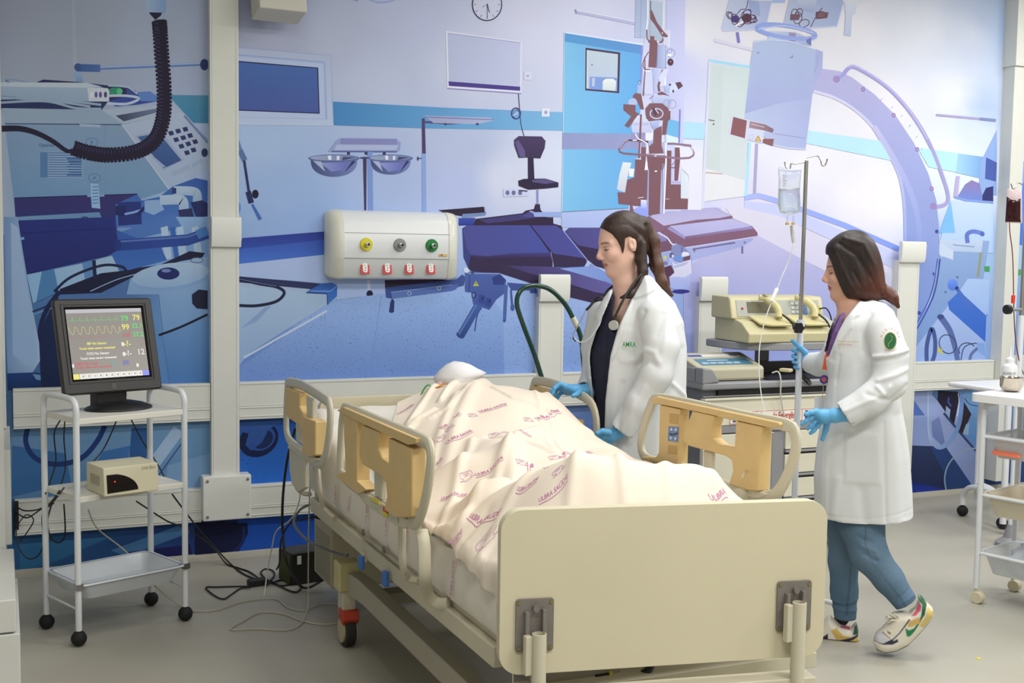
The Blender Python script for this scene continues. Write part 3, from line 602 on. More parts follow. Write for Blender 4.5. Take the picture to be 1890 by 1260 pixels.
p.poly([(45, 660), (620, 650), (700, 640), (100, 735), (48, 722)], '30243e'); p.poly([(48, 722), (640, 655), (690, 612), (716, 640), (702, 705), (660, 715), (600, 752), (110, 816), (55, 806)], '3b4f90'); p.poly([(98, 762), (600, 702), (660, 690), (640, 735), (600, 752), (110, 816)], ('5a76b8', '4c64a8', 'h')); p.line([(98, 762), (600, 700)], 5, '8aa2d6')
for x, y in ((250, 770), (497, 728)): p.ell(x, y, 17, 17, 'a2b0d8'); p.ell(x, y, 10, 11, '45589a')
p.line([(106, 820), (112, 840)], 20, '1c2450'); p.poly([(92, 838), (126, 832), (122, 925), (104, 934), (80, 926)], '26346e')
p.line([(850, 890), (815, 950), (792, 1085)], 11, '3a4c8a', True); p.line([(820, 870), (678, 1118)], 66, ('3f5ea4', '2c4682', 'v')); p.ell(674, 1118, 36, 24, '2c4684', rot=0.5); p.line([(808, 866), (662, 1110)], 14, '5674b6')
p.line([(1056, 700), (1040, 1000)], 27, '4a62a6'); p.ell(1039, 998, 13, 12, '3c5296'); p.line([(1094, 740), (1106, 890)], 16, '42549a'); p.ell(1108, 888, 17, 28, '46589e')
# ---- U: leg cushions
p.at(1180, 370, 6.633)
p.poly([(640, 700), (640, 1100), (760, 1100), (900, 800), (1270, 560), (1300, 560), (760, 560)], 'b4bcec')
p.at(0, 0, 1); p.poly([(1262, 500), (1300, 470), (1396, 433), (1500, 488), (1570, 530), (1650, 566), (1665, 680), (1262, 695)], ('b9b6de', '8797d6', 'v')); p.poly([(1340, 384), (1400, 381), (1437, 395), (1640, 505), (1650, 566), (1500, 488), (1396, 433), (1352, 402)], ('d2d0e6', 'c4c2e4', 'v'))
p.line([(1374, 365), (1400, 361), (1437, 371), (1560, 416), (1660, 460)], 10, ('a6b2f4', '7f98ea', 'h')); p.poly([(1374, 371), (1437, 377), (1660, 468), (1660, 500), (1437, 398), (1374, 384)], 'bfc6f0')
p.at(1180, 370, 6.633)
p.poly([(0, 130), (600, 100), (1000, 85), (1000, 115), (600, 150), (0, 200)], 'b2bcee')
p.poly([(90, 205), (150, 170), (590, 115), (930, 85), (1140, 190), (1140, 218), (380, 318), (270, 372), (210, 392), (125, 300)], '805f7c'); p.poly([(130, 195), (170, 170), (590, 117), (925, 87), (1125, 186), (980, 215), (700, 235), (300, 308)], ('aaa8d8', 'b8b4dc', 'v'))
p.poly([(350, 312), (1140, 216), (1385, 315), (1448, 395), (1448, 432), (540, 572), (460, 520), (400, 530), (255, 378)], '7c5a74'); p.poly([(370, 312), (1140, 220), (1370, 312), (1300, 330), (560, 440)], ('b4b4e0', 'adaadc', 'v')); p.poly([(560, 440), (1300, 325), (1380, 318), (1400, 345), (1000, 400), (570, 470)], ('8f8ac6', '7c5e80', 'v')); p.poly([(370, 320), (560, 440), (560, 475), (340, 345)], '9590c8')
p.poly([(545, 582), (1390, 448), (1390, 486), (1270, 562), (640, 736), (625, 660), (560, 640)], ('a3abde', '9aa0d6', 'h')); p.line([(545, 580), (1390, 448)], 8, 'cfd2ee'); p.poly([(650, 588), (1165, 505), (1180, 524), (690, 600), (672, 640)], '6e6492'); p.line([(1260, 560), (1260, 650)], 24, '67649c'); p.ell(1290, 512, 14, 14, '6a70ac')
p.poly([(165, 392), (255, 412), (340, 455), (395, 525), (405, 605), (215, 642), (120, 560)], '70506a'); p.poly([(165, 394), (255, 414), (335, 460), (330, 495), (205, 515), (150, 470)], ('918fd0', '7c74ac', 'v')); p.line([(255, 405), (340, 455), (400, 530), (465, 545)], 18, 'd0d2ee', True)
p.poly([(395, 560), (460, 530), (540, 560), (620, 640), (620, 730), (520, 760), (430, 730), (390, 640)], '8088ba'); p.ell(395, 668, 32, 30, '5c5478'); p.ell(410, 680, 15, 20, 'c4cae8'); p.poly([(430, 672), (545, 682), (520, 742), (425, 718)], '6a8fda'); p.poly([(535, 700), (622, 668), (622, 722), (535, 740)], '6b4a5e'); p.poly([(520, 625), (600, 632), (620, 670), (520, 690)], 'd6d9f0'); p.line([(524, 560), (520, 640)], 22, '6d6ca4')
p.poly([(212, 655), (375, 622), (362, 812), (240, 842)], '96a4da'); p.ell(317, 698, 19, 24, 'c2c468'); p.ell(318, 768, 30, 24, '7c7494')
p.poly([(265, 830), (390, 790), (428, 880), (360, 940), (412, 1000), (390, 1042), (350, 1042), (300, 1000), (240, 880)], '54344c')
p.poly([(395, 745), (440, 782), (632, 722), (640, 880), (612, 960), (606, 1082), (500, 1104), (380, 1068), (366, 940), (430, 882)], ('d2d2ec', 'c6c8ea', 'v')); p.poly([(366, 940), (450, 932), (560, 940), (634, 890), (608, 1082), (500, 1104), (380, 1066)], ('b0b8ea', '9cacE6', 'v')); p.ell(510, 1112, 108, 26, '34368a'); p.poly([(420, 800), (620, 740), (560, 790), (430, 830)], 'aeb2da')
# ---- F: clock, chair, door, microscope
p.at(860, 0, 3)
p.ell(117, 25, 84, 92, '2a2850'); p.ell(117, 25, 78, 86, 'c6cbe4')
for k in range(12):
    a = k*PI/6; p.line([(117+60*math.cos(a), 25+66*math.sin(a)), (117+73*math.cos(a), 25+80*math.sin(a))], 3, '3a3870')
p.line([(117, 20), (118, 102)], 4, '2a2858'); p.line([(117, 20), (130, 70)], 5, '2a2858'); p.line([(117, 25), (90, 40)], 3, '5a5c98')
p.line([(291, 518), (297, 600), (305, 690), (322, 752)], 4, '332c58', True); p.ring(277, 628, 25, 30, 7, '3c3a74'); p.ring(279, 632, 18, 24, 4, '4c4c8c'); p.line([(258, 640), (292, 622)], 4, 'd0d6ee')
p.rect(420, 600, 463, 645, 'dcdff0'); p.ell(442, 622, 11, 12, 'b2b6da'); p.ell(442, 622, 4, 4, '6a6c9c'); p.rect(322, 396, 362, 442, 'cfd4ec'); p.ell(342, 420, 8, 8, 'a6acd6')
p.poly([(205, 1046), (348, 1050), (346, 1086), (207, 1090)], 'c2c8ea')
for x in (230, 264, 300): p.ell(x, 1067, 11, 13, '6a6c98')
p.poly([(266, 775), (292, 753), (420, 755), (441, 780), (436, 820), (412, 877), (340, 872), (292, 874), (268, 805)], ('443660', '3a2c50', 'v')); p.poly([(272, 785), (290, 775), (325, 830), (330, 870), (298, 868)], '5d5488'); p.poly([(343, 870), (374, 870), (380, 1002), (344, 1002)], '2f2446'); p.poly([(290, 1000), (320, 990), (440, 988), (512, 1010), (512, 1036), (440, 1044), (345, 1050), (292, 1028)], '2a2040'); p.poly([(365, 996), (440, 990), (500, 1010), (440, 1018), (370, 1008)], '564e80'); p.poly([(390, 1050), (402, 1050), (402, 1130), (392, 1130)], '8c8ac4'); p.poly([(384, 1130), (410, 1130), (412, 1160), (384, 1160)], '33284a'); p.line([(292, 1054), (340, 1058)], 7, '2c2244')
p.poly([(600, 55), (935, 118), (935, 138), (612, 74)], 'b2b6dc'); p.line([(610, 56), (935, 118)], 5, 'dde0f2'); p.line([(607, 52), (612, 76)], 8, '8a8cc0')
p.poly([(1110, 0), (1215, 0), (1200, 1100), (1185, 1170), (1100, 1170)], ('bcc0e8', 'c2c6ec', 'h'))
p.poly([(1110, 655), (1180, 672), (1176, 762), (1105, 742)], '6fb0e4'); p.poly([(1110, 745), (1176, 765), (1176, 800), (1110, 800)], 'd0e4f6'); p.line([(1185, 605), (1180, 792)], 9, '7c7cc0')
p.poly([(1203, 674), (1250, 676), (1330, 682), (1318, 772), (1200, 768)], 'abd4f0'); p.poly([(1330, 600), (1340, 600), (1320, 1150), (1300, 1150)], 'cdd2ee')
p.poly([(545, 178), (978, 250), (972, 500), (950, 900), (900, 1150), (530, 1172)], ('7cbce8', '62a4e2', 'h')); p.poly([(545, 178), (978, 250), (976, 300), (545, 230)], ('5698d4', '5c90d0', 'h')); p.line([(545, 178), (990, 248)], 9, 'd8def4'); p.line([(974, 250), (968, 480)], 10, '7f8cd0'); p.line([(545, 178), (533, 1172)], 4, 'b2d4f0')
p.line([(530, 1173), (900, 1152)], 4, '6c86a4'); p.poly([(536, 735), (915, 741), (912, 828), (534, 826)], ('8c96c6', '9098c8', 'h'))
p.poly([(662, 264), (854, 291), (848, 516), (660, 500)], '46344e'); p.poly([(672, 277), (842, 300), (837, 505), (670, 490)], ('bccbdc', 'aebedc', 'v')); p.poly([(686, 424), (838, 430), (836, 504), (683, 493)], '7b98d8'); p.poly([(758, 448), (775, 436), (815, 436), (832, 450), (828, 504), (756, 498)], ('dfe4e6', 'c4d2dc', 'v')); p.poly([(697, 432), (715, 430), (713, 478), (697, 478)], 'b2bcdc'); p.ell(698, 359, 4, 4, '55607c'); p.line([(672, 277), (670, 490)], 5, 'd9e0ee')
p.poly([(370, 1175), (530, 1172), (530, 1200), (380, 1200)], '93a8e2'); p.poly([(530, 1176), (900, 1155), (1000, 1165), (1000, 1260), (530, 1260)], ('aebdec', 'a6b6ea', 'v'))
B_ = '7a5662'
p.at(1120, 0, 6.3)
p.poly([(440, 440), (520, 440), (540, 1100), (440, 1100), (405, 720)], 'c6caec')
p.poly([(335, 0), (470, 0), (462, 440), (325, 438)], ('a6b4d6', 'acbada', 'v')); p.line([(400, 0), (388, 438)], 4, '7c86b0'); p.poly([(465, 0), (660, 22), (650, 340), (655, 480), (470, 470)], ('b4c2d8', 'a6b4ce', 'v')); p.line([(478, 0), (478, 200), (464, 345)], 13, 'eff0fc'); p.line([(504, 10), (504, 430)], 5, '7f8cac'); p.line([(660, 20), (650, 340)], 8, 'dfe3f6')
p.poly([(650, 340), (732, 345), (724, 545), (655, 520)], 'c8cce8'); p.line([(730, 350), (722, 545)], 8, 'e6e9f8')
p.poly([(500, 120), (525, 120), (585, 260), (660, 365), (715, 420), (690, 436), (652, 425), (662, 470), (640, 498), (600, 500), (640, 470), (648, 430), (610, 370), (555, 285), (508, 225)], B_); p.line([(511, 10), (511, 120)], 8, '5a4460'); p.ell(645, 385, 8, 8, 'eee'*2)
p.line([(465, 345), (467, 455), (490, 470)], 14, B_); p.poly([(503, 418), (553, 422), (552, 465), (582, 470), (592, 515), (576, 785), (482, 782), (498, 500), (480, 492), (480, 466), (505, 466)], B_); p.ell(592, 483, 10, 10, 'f0f0f8')
p.poly([(590, 518), (686, 530), (680, 792), (582, 786)], ('94a2d0', 'b4bee6', 'h')); p.line([(686, 530), (682, 792)], 7, '7680a8'); p.line([(488, 600), (430, 700), (422, 770), (450, 805), (505, 808)], 12, B_, True); p.line([(440, 660), (445, 815), (425, 1115)], 13, B_)
p.poly([(686, 560), (740, 560), (790, 640), (800, 720), (740, 780), (690, 790)], 'c2c9ea'); p.ring(745, 620, 45, 50, 5, '70688c'); p.ring(725, 590, 30, 22, 6, '7a86c4'); p.ell(728, 640, 25, 12, 'eef0fa'); p.ell(740, 722, 36, 43, '543746'); p.ell(742, 716, 8, 8, 'a08c9c')
p.poly([(515, 800), (632, 808), (602, 900), (590, 1065), (545, 1092), (540, 905)], ('a2aede', 'c4cbee', 'h')); p.line([(445, 822), (508, 828)], 12, 'e9ebf8'); p.poly([(640, 812), (672, 815), (662, 868), (634, 860)], B_); p.poly([(665, 800), (720, 800), (690, 900), (670, 1000), (620, 1010), (600, 900)], 'cdd2f0'); p.line([(615, 950), (600, 1000), (614, 1062)], 26, B_, True); p.line([(682, 900), (678, 1000)], 12, 'f0f0fa')
p.ell(730, 1028, 62, 58, ('b6c4e8', '9eb2e0', 'v')); p.poly([(745, 955), (790, 958), (825, 1040), (770, 1075), (730, 1090)], 'c9d2f0'); p.poly([(796, 962), (855, 950), (886, 1000), (832, 1040)], '5f4254'); p.ell(735, 985, 14, 12, '55405c'); p.ell(772, 1060, 12, 18, '5a4662')
p.poly([(585, 1085), (645, 1063), (722, 1112), (712, 1152), (650, 1132)], B_); p.ell(645, 1165, 120, 62, ('bcc6ea', 'a8b4de', 'v')); p.line([(500, 1150), (545, 1110)], 8, '6a6c9c')
p.ell(300, 1190, 52, 46, 'a9b8e0'); p.poly([(362, 950), (405, 950), (410, 1085), (355, 1085)], 'a6b6e0'); p.ring(382, 962, 16, 22, 6, '5c5478'); p.poly([(333, 1080), (400, 1092), (432, 1270), (392, 1270), (340, 1150), (300, 1132), (305, 1108)], B_); p.poly([(192, 1212), (335, 1222), (335, 1400), (192, 1280)], B_); p.ring(760, 1210, 46, 50, 4, '6a6088'); p.ring(700, 1200, 40, 40, 4, '6a6088')
p.at(1120, 200, 6.3)
p.poly([(860, 440), (1120, 470), (1100, 1180), (940, 1180), (950, 780), (865, 690)], 'dadcee')
p.poly([(192, -50), (335, -40), (335, 34), (300, 36), (192, 20)], B_); p.poly([(325, 35), (378, 62), (252, 226), (204, 200)], B_); p.poly([(310, 145), (360, 80), (470, 85), (500, 160), (522, 285), (300, 282), (285, 222)], ('ccd2ec', 'b9bce4', 'v'))
for k in range(11): p.line([(318+k*16, 165), (320+k*16, 200)], 5, '8f8cb8')
p.poly([(285, 290), (450, 285), (450, 480), (285, 470)], ('8f90bc', '9494c4', 'v')); p.poly([(450, 282), (540, 285), (530, 375), (450, 376)], 'dcdef4')
p.poly([(450, 0), (500, -60), (640, -60), (720, 0), (716, 110), (690, 305), (642, 305), (656, 135), (490, 152), (456, 110)], B_); p.ring(578, 60, 74, 58, 14, 'b8c4e8'); p.poly([(520, 0), (560, -10), (600, 60), (560, 90)], '54405a'); p.line([(560, 0), (600, 60)], 8, 'e4e6f6'); p.poly([(495, 150), (620, 135), (600, 225), (535, 240)], ('b2c0ea', '98a4d8', 'v')); p.poly([(690, 20), (740, 30), (740, 120), (715, 150)], B_)
p.line([(250, 368), (380, 378), (500, 388)], 20, '5d3a44'); p.line([(300, 370), (350, 372)], 12, 'e2e4f6'); p.poly([(548, 250), (640, 200), (636, 430), (660, 520), (496, 525), (490, 420), (540, 400)], B_); p.poly([(640, 400), (690, 380), (690, 520), (660, 520)], 'b0b4e0'); p.poly([(480, 380), (535, 370), (540, 400), (490, 440)], 'a4aade')
p.line([(398, 70), (376, 575)], 22, B_); p.line([(396, 400), (388, 520)], 7, 'cfd2ee'); p.poly([(330, 580), (440, 590), (475, 720), (466, 1060), (396, 1062), (392, 1135), (135, 1112), (124, 975), (205, 978), (226, 835), (322, 800)], B_); p.line([(328, 585), (424, 592)], 7, 'e0e2f2'); p.poly([(400, 450), (455, 450), (450, 700), (400, 600)], B_)
p.line([(332, 290), (365, 350), (465, 410), (462, 520)], 12, 'e6e8fa', True); p.poly([(452, 610), (470, 615), (480, 710), (440, 720)], 'f0f0fa')
p.poly([(470, 545), (690, 545), (662, 700), (642, 722), (622, 1222), (482, 1246), (492, 722), (476, 680)], B_); p.line([(484, 725), (476, 1240)], 14, '9aa6dc'); p.line([(636, 715), (620, 1215)], 9, 'a49cc8'); p.ell(570, 730, 16, 9, 'dfe0f2')
p.poly([(700, 480), (752, 480), (746, 882), (862, 884), (946, 1050), (940, 1172), (660, 1172), (696, 700)], B_); p.poly([(792, 450), (856, 452), (852, 600), (828, 840), (786, 840)], B_); p.poly([(695, 425), (780, 430), (780, 490), (700, 490)], 'c6ccee'); p.poly([(785, 435), (862, 435), (860, 455), (788, 452)], 'e0e2f4'); p.line([(752, 665), (795, 615)], 6, '5a3c4c'); p.line([(745, 690), (790, 690)], 10, '54404c'); p.poly([(745, 842), (860, 845), (860, 880), (760, 872)], 'b2acd8')
p.line([(684, 400), (690, 620), (662, 1225)], 16, 'eceefc'); p.line([(652, 640), (648, 1220)], 10, '9498cc'); p.line([(850, 400), (860, 600), (840, 850)], 12, 'dcdcf2')
p.line([(250, 366), (205, 390), (140, 480), (150, 505), (200, 524), (500, 546), (850, 582), (960, 575), (1005, 548), (1010, 520), (975, 432), (780, 410), (702, 410)], 25, ('7f6070', '8f7290', 'h')); p.line([(250, 360), (200, 386), (150, 465)], 8, 'bcb8dc'); p.line([(985, 440), (1000, 530)], 12, 'cfd0ec'); p.ell(566, 553, 16, 6, 'd8d8ee')
p.poly([(187, 624), (286, 632), (240, 800), (212, 978), (116, 940), (148, 762)], ('dae0ea', 'c2c8dc', 'v')); p.poly([(262, 700), (322, 702), (306, 796), (258, 790)], 'e3e6f4'); p.poly([(864, 700), (945, 790), (952, 1050), (860, 1045)], ('dfe6f0', 'c8d0ea', 'v')); p.poly([(864, 700), (920, 760), (952, 1050), (860, 1045)], 'cfd9e8')
p.poly([(318, 1172), (392, 1135), (478, 1150), (470, 1260), (318, 1260)], ('95a2ee', '8c9cec', 'v')); p.poly([(396, 1060), (462, 1068), (456, 1165), (394, 1155)], ('dcdef4', '9aa8f0', 'v')); p.poly([(274, 1125), (298, 1130), (320, 1215), (268, 1190)], B_); p.line([(686, 1052), (726, 1054)], 6, 'd2d0e8'); p.line([(362, 1040), (430, 1032)], 7, 'e0e0f0')
# ---- S/G: right part, doorway, C-arm
p.at(0, 0, 1)
p.poly([(1310, 114), (1385, 126), (1376, 362), (1300, 362), (1296, 330)], 'cbd1dc'); p.poly([(1312, 118), (1336, 122), (1328, 314), (1302, 310)], 'c2cfd4'); p.poly([(1336, 122), (1384, 128), (1375, 330), (1330, 316)], ('c4d2d8', 'c9d3dc', 'v')); p.poly([(1302, 311), (1375, 333), (1374, 362), (1298, 372)], 'dadce6'); p.line([(1300, 318), (1334, 321)], 2, 'b49c94'); p.line([(1309, 112), (1385, 124)], 5, '9cd2ee'); p.line([(1384, 262), (1376, 362)], 5, 'a4d8f2'); p.line([(1397, 265), (1393, 357)], 5, 'a9a0cc'); p.line([(1310, 114), (1297, 385)], 4, 'cfd2ec')
p.line([(1308, 221), (1319, 223)], 2, '6c6478'); p.ell(1317, 229, 1.6, 2, '6c6478')
p.poly([(1487, 240), (1625, 260), (1645, 296), (1486, 264)], 'b3dcf2'); p.poly([(1693, 272), (1770, 283), (1766, 318), (1714, 308)], 'b0dcf2'); p.poly([(1768, 283), (1835, 292), (1832, 334), (1764, 318)], ('a0ccee', '5a86cc', 'h'))
p.line([(1318, 74), (1390, 92)], 6, 'd0cee6'); p.line([(1728, 212), (1808, 219)], 4, 'a59cc8'); p.line([(1808, 219), (1838, 222)], 5, '7a86b8')
p.poly([(1810, 300), (1840, 240), (1840, 360), (1806, 360)], '8aa6dc'); p.poly([(1820, 290), (1840, 300), (1838, 335), (1818, 330)], '4a5aa4')
p.at(1320, 0, 3)
p.poly([(1335, 975), (1355, 975), (1345, 1090), (1320, 1090)], 'b2aad4'); p.poly([(1345, 1085), (1385, 1020), (1420, 997), (1465, 1015), (1485, 1112), (1400, 1115)], ('8a78ac', '6a86d2', 'v')); p.poly([(1480, 1080), (1500, 1040), (1540, 1030), (1540, 1130), (1480, 1112)], '343670'); p.line([(1325, 1090), (1400, 1110), (1540, 1120)], 12, '7f9ade'); p.poly([(1300, 1108), (1540, 1128), (1540, 1400), (1230, 1400)], ('bcd0ee', 'a8c2e8', 'v')); p.poly([(1304, 1110), (1330, 1290), (1240, 1290)], '7ab4ee')
p.poly([(590, 380), (690, 394), (760, 430), (880, 520), (1000, 640), (1100, 790), (1180, 960), (1225, 1110), (1240, 1260), (1239, 1440), (1200, 1600), (1140, 1800), (1080, 1925), (1020, 1960), (1035, 1600), (1050, 1400), (1050, 1260), (1045, 1100), (1020, 960), (960, 830), (880, 700), (780, 600), (660, 530), (540, 500)], ('b2b0dc', '6a88cc', 'v'))
p.line([(545, 505), (660, 540), (780, 612), (880, 712), (958, 842), (1018, 970), (1045, 1110), (1052, 1260), (1052, 1420)], 16, ('cfceee', '8ea2dc', 'v'), True); p.line([(880, 700), (985, 870), (1060, 1010), (1110, 1150), (1130, 1300), (1120, 1500)], 30, ('bcbae4', '7c94d4', 'v'), True)
for (x, y) in ((819, 495), (988, 638), (1118, 827), (1199, 1045)): p.ell(x, y, 11, 13, '8a74b0'); p.ell(x, y, 5, 6, 'b49ccc')
for t in np.linspace(0, 1, 14):
    a = np.array([720, 440])*(1-t)+np.array([1200, 1240])*t; a = a+np.array([130, -110])*math.sin(PI*t)*1.1; p.line([a, a+np.array([-14*math.cos(t*1.4), 18*math.sin(1.5-t)])*0.8], 2, '8f96cc')
p.line([(672, 436), (705, 418), (740, 378), (790, 378), (950, 480), (1080, 620), (1180, 780), (1250, 950), (1290, 1080), (1275, 1130), (1215, 1146)], 20, ('9c9cdc', 'a29cd0', 'h'), True); p.line([(740, 372), (790, 372), (950, 474), (1078, 612), (1176, 770)], 4, 'c4c2ee', True); p.ell(672, 438, 20, 20, '9c88c0'); p.ell(1208, 1142, 20, 20, '9484bc')
p.at(1320, 0, 4.2)
p.poly([(110, 0), (440, 8), (392, 228), (62, 242), (50, 215)], ('bcc6e2', 'a8b4dc', 'h')); p.line([(50, 215), (62, 240), (390, 226), (440, 10)], 7, 'c9cdf0'); p.poly([(260, 0), (340, 10), (350, 130), (262, 90)], '9aa8d4'); p.poly([(440, 0), (545, 0), (540, 20), (440, 22)], 'a6b8ea')
for (x, y, r) in ((110, 120, 30), (150, 150, 40), (240, 110, 45), (270, 150, 50), (200, 170, 40), (300, 160, 25)):
    p.ring(x, y, r, r*.6, 7, '5c3848', rot=x*.01); p.ring(x+8, y-5, r*.6, r*.7, 6, '4e3a68', rot=x*.03)
p.ell(155, 150, 30, 26, '4a3c78'); p.ell(245, 140, 40, 36, '54384c'); p.line([(165, 115), (200, 75), (240, 65), (255, 0)], 6, '54384c', True); p.poly([(155, 195), (210, 160), (222, 170), (165, 205)], 'e6e6f2'); p.line([(172, 250), (184, 332)], 22, '7c74c2')
p.poly([(575, 0), (1000, 0), (945, 205), (745, 215), (530, 182)], ('b0bcdc', 'a0aed8', 'h')); p.line([(530, 184), (745, 216), (945, 203), (1000, 5)], 8, 'c6cdf2'); p.poly([(640, 0), (785, 0), (770, 95), (640, 85)], ('bcc8e4', '9ca8d0', 'v'))
for (x, y, r) in ((620, 110, 40), (640, 140, 45), (650, 100, 35), (690, 180, 40)): p.ring(x, y, r*.7, r, 6, '5a3c48', rot=x*.02)
p.poly([(780, 90), (880, 95), (870, 140), (780, 150)], '7c5a68'); p.ring(820, 115, 40, 26, 6, '5a3c48'); p.line([(740, 210), (770, 150), (800, 100), (830, 60)], 6, '5a3c48', True); p.poly([(582, 110), (660, 108), (650, 155), (580, 158)], '705468')
p.poly([(1000, 20), (1102, 15), (1085, 110), (1062, 120), (1052, 282), (1000, 272), (1012, 120)], ('cfd6ea', 'b4bfe0', 'v')); p.ell(1080, 5, 90, 20, 'd6dae8')
p.poly([(412, 240), (620, 250), (740, 300), (745, 355), (600, 330), (410, 300)], ('b6c6e4', 'a4b2dc', 'h')); p.poly([(570, 252), (625, 258), (622, 322), (575, 316)], ('a08cb0', '8c7cb0', 'v'))
p.poly([(300, 318), (420, 302), (600, 320), (780, 380), (836, 402), (830, 540), (758, 705), (700, 1160), (570, 1150), (455, 1128), (225, 920), (270, 520)], ('b0bee0', 'a4acdc', 'h')); p.poly([(300, 330), (420, 318), (600, 335), (780, 392), (770, 500), (740, 760), (500, 800), (230, 880), (275, 520)], ('acbce0', '9fa8d8', 'v')); p.line([(302, 326), (420, 306), (600, 324), (780, 384)], 8, 'c6d0ec')
p.line([(455, 1035), (700, 1072)], 5, '8b90c0'); p.line([(455, 1125), (570, 1148), (696, 1156)], 12, 'c2c8ea'); p.line([(795, 430), (790, 500), (770, 560)], 4, '8c94c4'); p.ell(334, 410, 8, 9, '8a90c0'); p.ell(592, 438, 13, 13, '8288b8'); p.ell(590, 433, 7, 7, 'b6c2e4'); p.ring(862, 600, 15, 18, 3, '9ea6d2')
p.ring(550, 245, 232, 46, 32, ('8ca2e2', '9aa8e4', 'h'), rot=0.14); p.line([(330, 225), (540, 200), (760, 255)], 8, 'b0c0f0', True); p.poly([(705, 310), (745, 290), (745, 355), (710, 335)], '7078b8')
p.poly([(124, 895), (388, 962), (366, 1112), (104, 1046)], 'c9cee8'); p.poly([(140, 905), (246, 934), (230, 1072), (118, 1040)], '865860'); p.poly([(268, 938), (388, 964), (455, 1002), (445, 1030), (385, 1012), (262, 990)], ('a08492', '7c6474', 'h')); p.line([(278, 960), (380, 985)], 6, 'c8bccc'); p.poly([(372, 1075), (456, 1076), (446, 1132), (368, 1105)], '865a62'); p.poly([(335, 1048), (357, 1098), (307, 1090)], '8a6030'); p.poly([(335, 1056), (350, 1094), (314, 1087)], 'e0b454'); p.ring(283, 1062, 18, 18, 3, 'a6aed0')
# ---- J: right device
p.at(1640, 400, 2.52)
p.poly([(110, 560), (245, 300), (345, 330), (455, 400), (450, 680), (90, 680)], ('a6b8e4', '8aa4da', 'v'))
p.poly([(236, 115), (300, 105), (470, 112), (440, 292), (372, 285), (330, 345), (100, 640), (100, 560), (200, 400), (238, 200)], ('8aa4d2', '6c8cc6', 'v')); p.poly([(236, 106), (440, 108), (432, 166), (300, 160), (242, 190)], ('b6c6e2', 'a4b8da', 'v')); p.poly([(236, 116), (302, 158), (300, 200), (236, 178)], 'bccae4'); p.line([(430, 166), (415, 280)], 12, '8a9478'); p.line([(300, 130), (400, 140)], 4, '6f84b4')
p.poly([(370, 286), (470, 292), (466, 460), (330, 345)], ('a2bce8', '92b0e4', 'v')); p.poly([(275, 398), (330, 345), (455, 460), (450, 582), (282, 432)], ('3f6cc8', '3462c0', 'v')); p.poly([(445, 230), (470, 230), (470, 255), (445, 252)], '3f9a50')
p.line([(240, 195), (208, 370), (110, 560)], 6, '34459c', True); p.line([(228, 195), (196, 365), (100, 550)], 4, '34459c', True); p.ell(224, 68, 8, 9, '3c4c98'); p.ell(142, 447, 9, 9, '34459c'); p.poly([(206, 255), (216, 265), (206, 276)], '34459c'); p.ell(320, 281, 6, 6, '5a70ac'); p.ell(265, 350, 6, 6, '5a70ac')
p.ell(298, 316, 24, 27, ('6a90ea', '4a70d0', 'v')); p.ell(318, 332, 9, 9, '2c3478'); p.line([(320, 338), (355, 385), (388, 436)], 17, '4868bc', True); p.line([(368, 122), (366, 82), (395, 68), (440, 78)], 20, ('5a70c0', '6c84d0', 'h'), True); p.ell(436, 80, 11, 11, '5068b8')
p.line([(240, 150), (236, 80)], 3, 'b0bce0')
p.line([(178, 685), (178, 600), (200, 520), (216, 570), (214, 640), (195, 690)], 19, '40538e', True); p.line([(240, 462), (285, 530), (310, 610), (325, 690)], 30, '51649e', True, w2=22); p.ell(242, 465, 16, 12, '384880')
p.ring(275, 592, 38, 45, 5, '3b4468', rot=-0.5); p.ring(365, 620, 38, 34, 5, '3b4468', a0=150, a1=330); p.line([(335, 685), (350, 610), (400, 588), (430, 600)], 5, '3b4468', True); p.line([(375, 685), (385, 640), (415, 610)], 14, '5a6a9c', True); p.poly([(410, 585), (445, 588), (452, 650), (418, 628)], '7a9ad4'); p.poly([(228, 600), (250, 620), (254, 645), (228, 625)], 'b2b46a')
# ---- R: low right
p.at(1680, 700, 4.846)
p.poly([(-60, 85), (640, 85), (640, 1010), (-60, 1070)], ('8a9ac6', '8494c2', 'v')); p.poly([(-60, 100), (0, 140), (132, 322), (-60, 325)], '4a68b0'); p.poly([(-60, 325), (150, 330), (170, 585), (-60, 588)], '8092c4')
p.poly([(-60, 588), (340, 600), (420, 700), (610, 985), (340, 1024), (-60, 1066)], ('223056', '16224c', 'v')); p.sp = 0.5; p.poly([(-60, 900), (100, 930), (320, 985), (335, 1026), (-60, 1066)], ('14206c', '1a3cae', 'v')); p.sp = 0
p.poly([(180, 600), (330, 620), (640, 985), (330, 1020), (300, 830)], '1f3a70'); p.poly([(188, 140), (250, 200), (380, 330), (480, 480), (640, 700), (640, 1000), (580, 985), (330, 620), (250, 450), (190, 390)], ('8c9ccc', '707fae', 'h')); p.poly([(190, 380), (260, 330), (310, 560), (280, 590), (190, 500)], ('7080b4', '5c70a8', 'v')); p.line([(300, 300), (450, 480), (600, 650)], 22, '2c3864')
p.poly([(200, 95), (560, 95), (555, 130), (480, 130), (470, 110), (250, 110), (245, 190), (196, 140)], ('6486b4', '2c4f8c', 'v'))
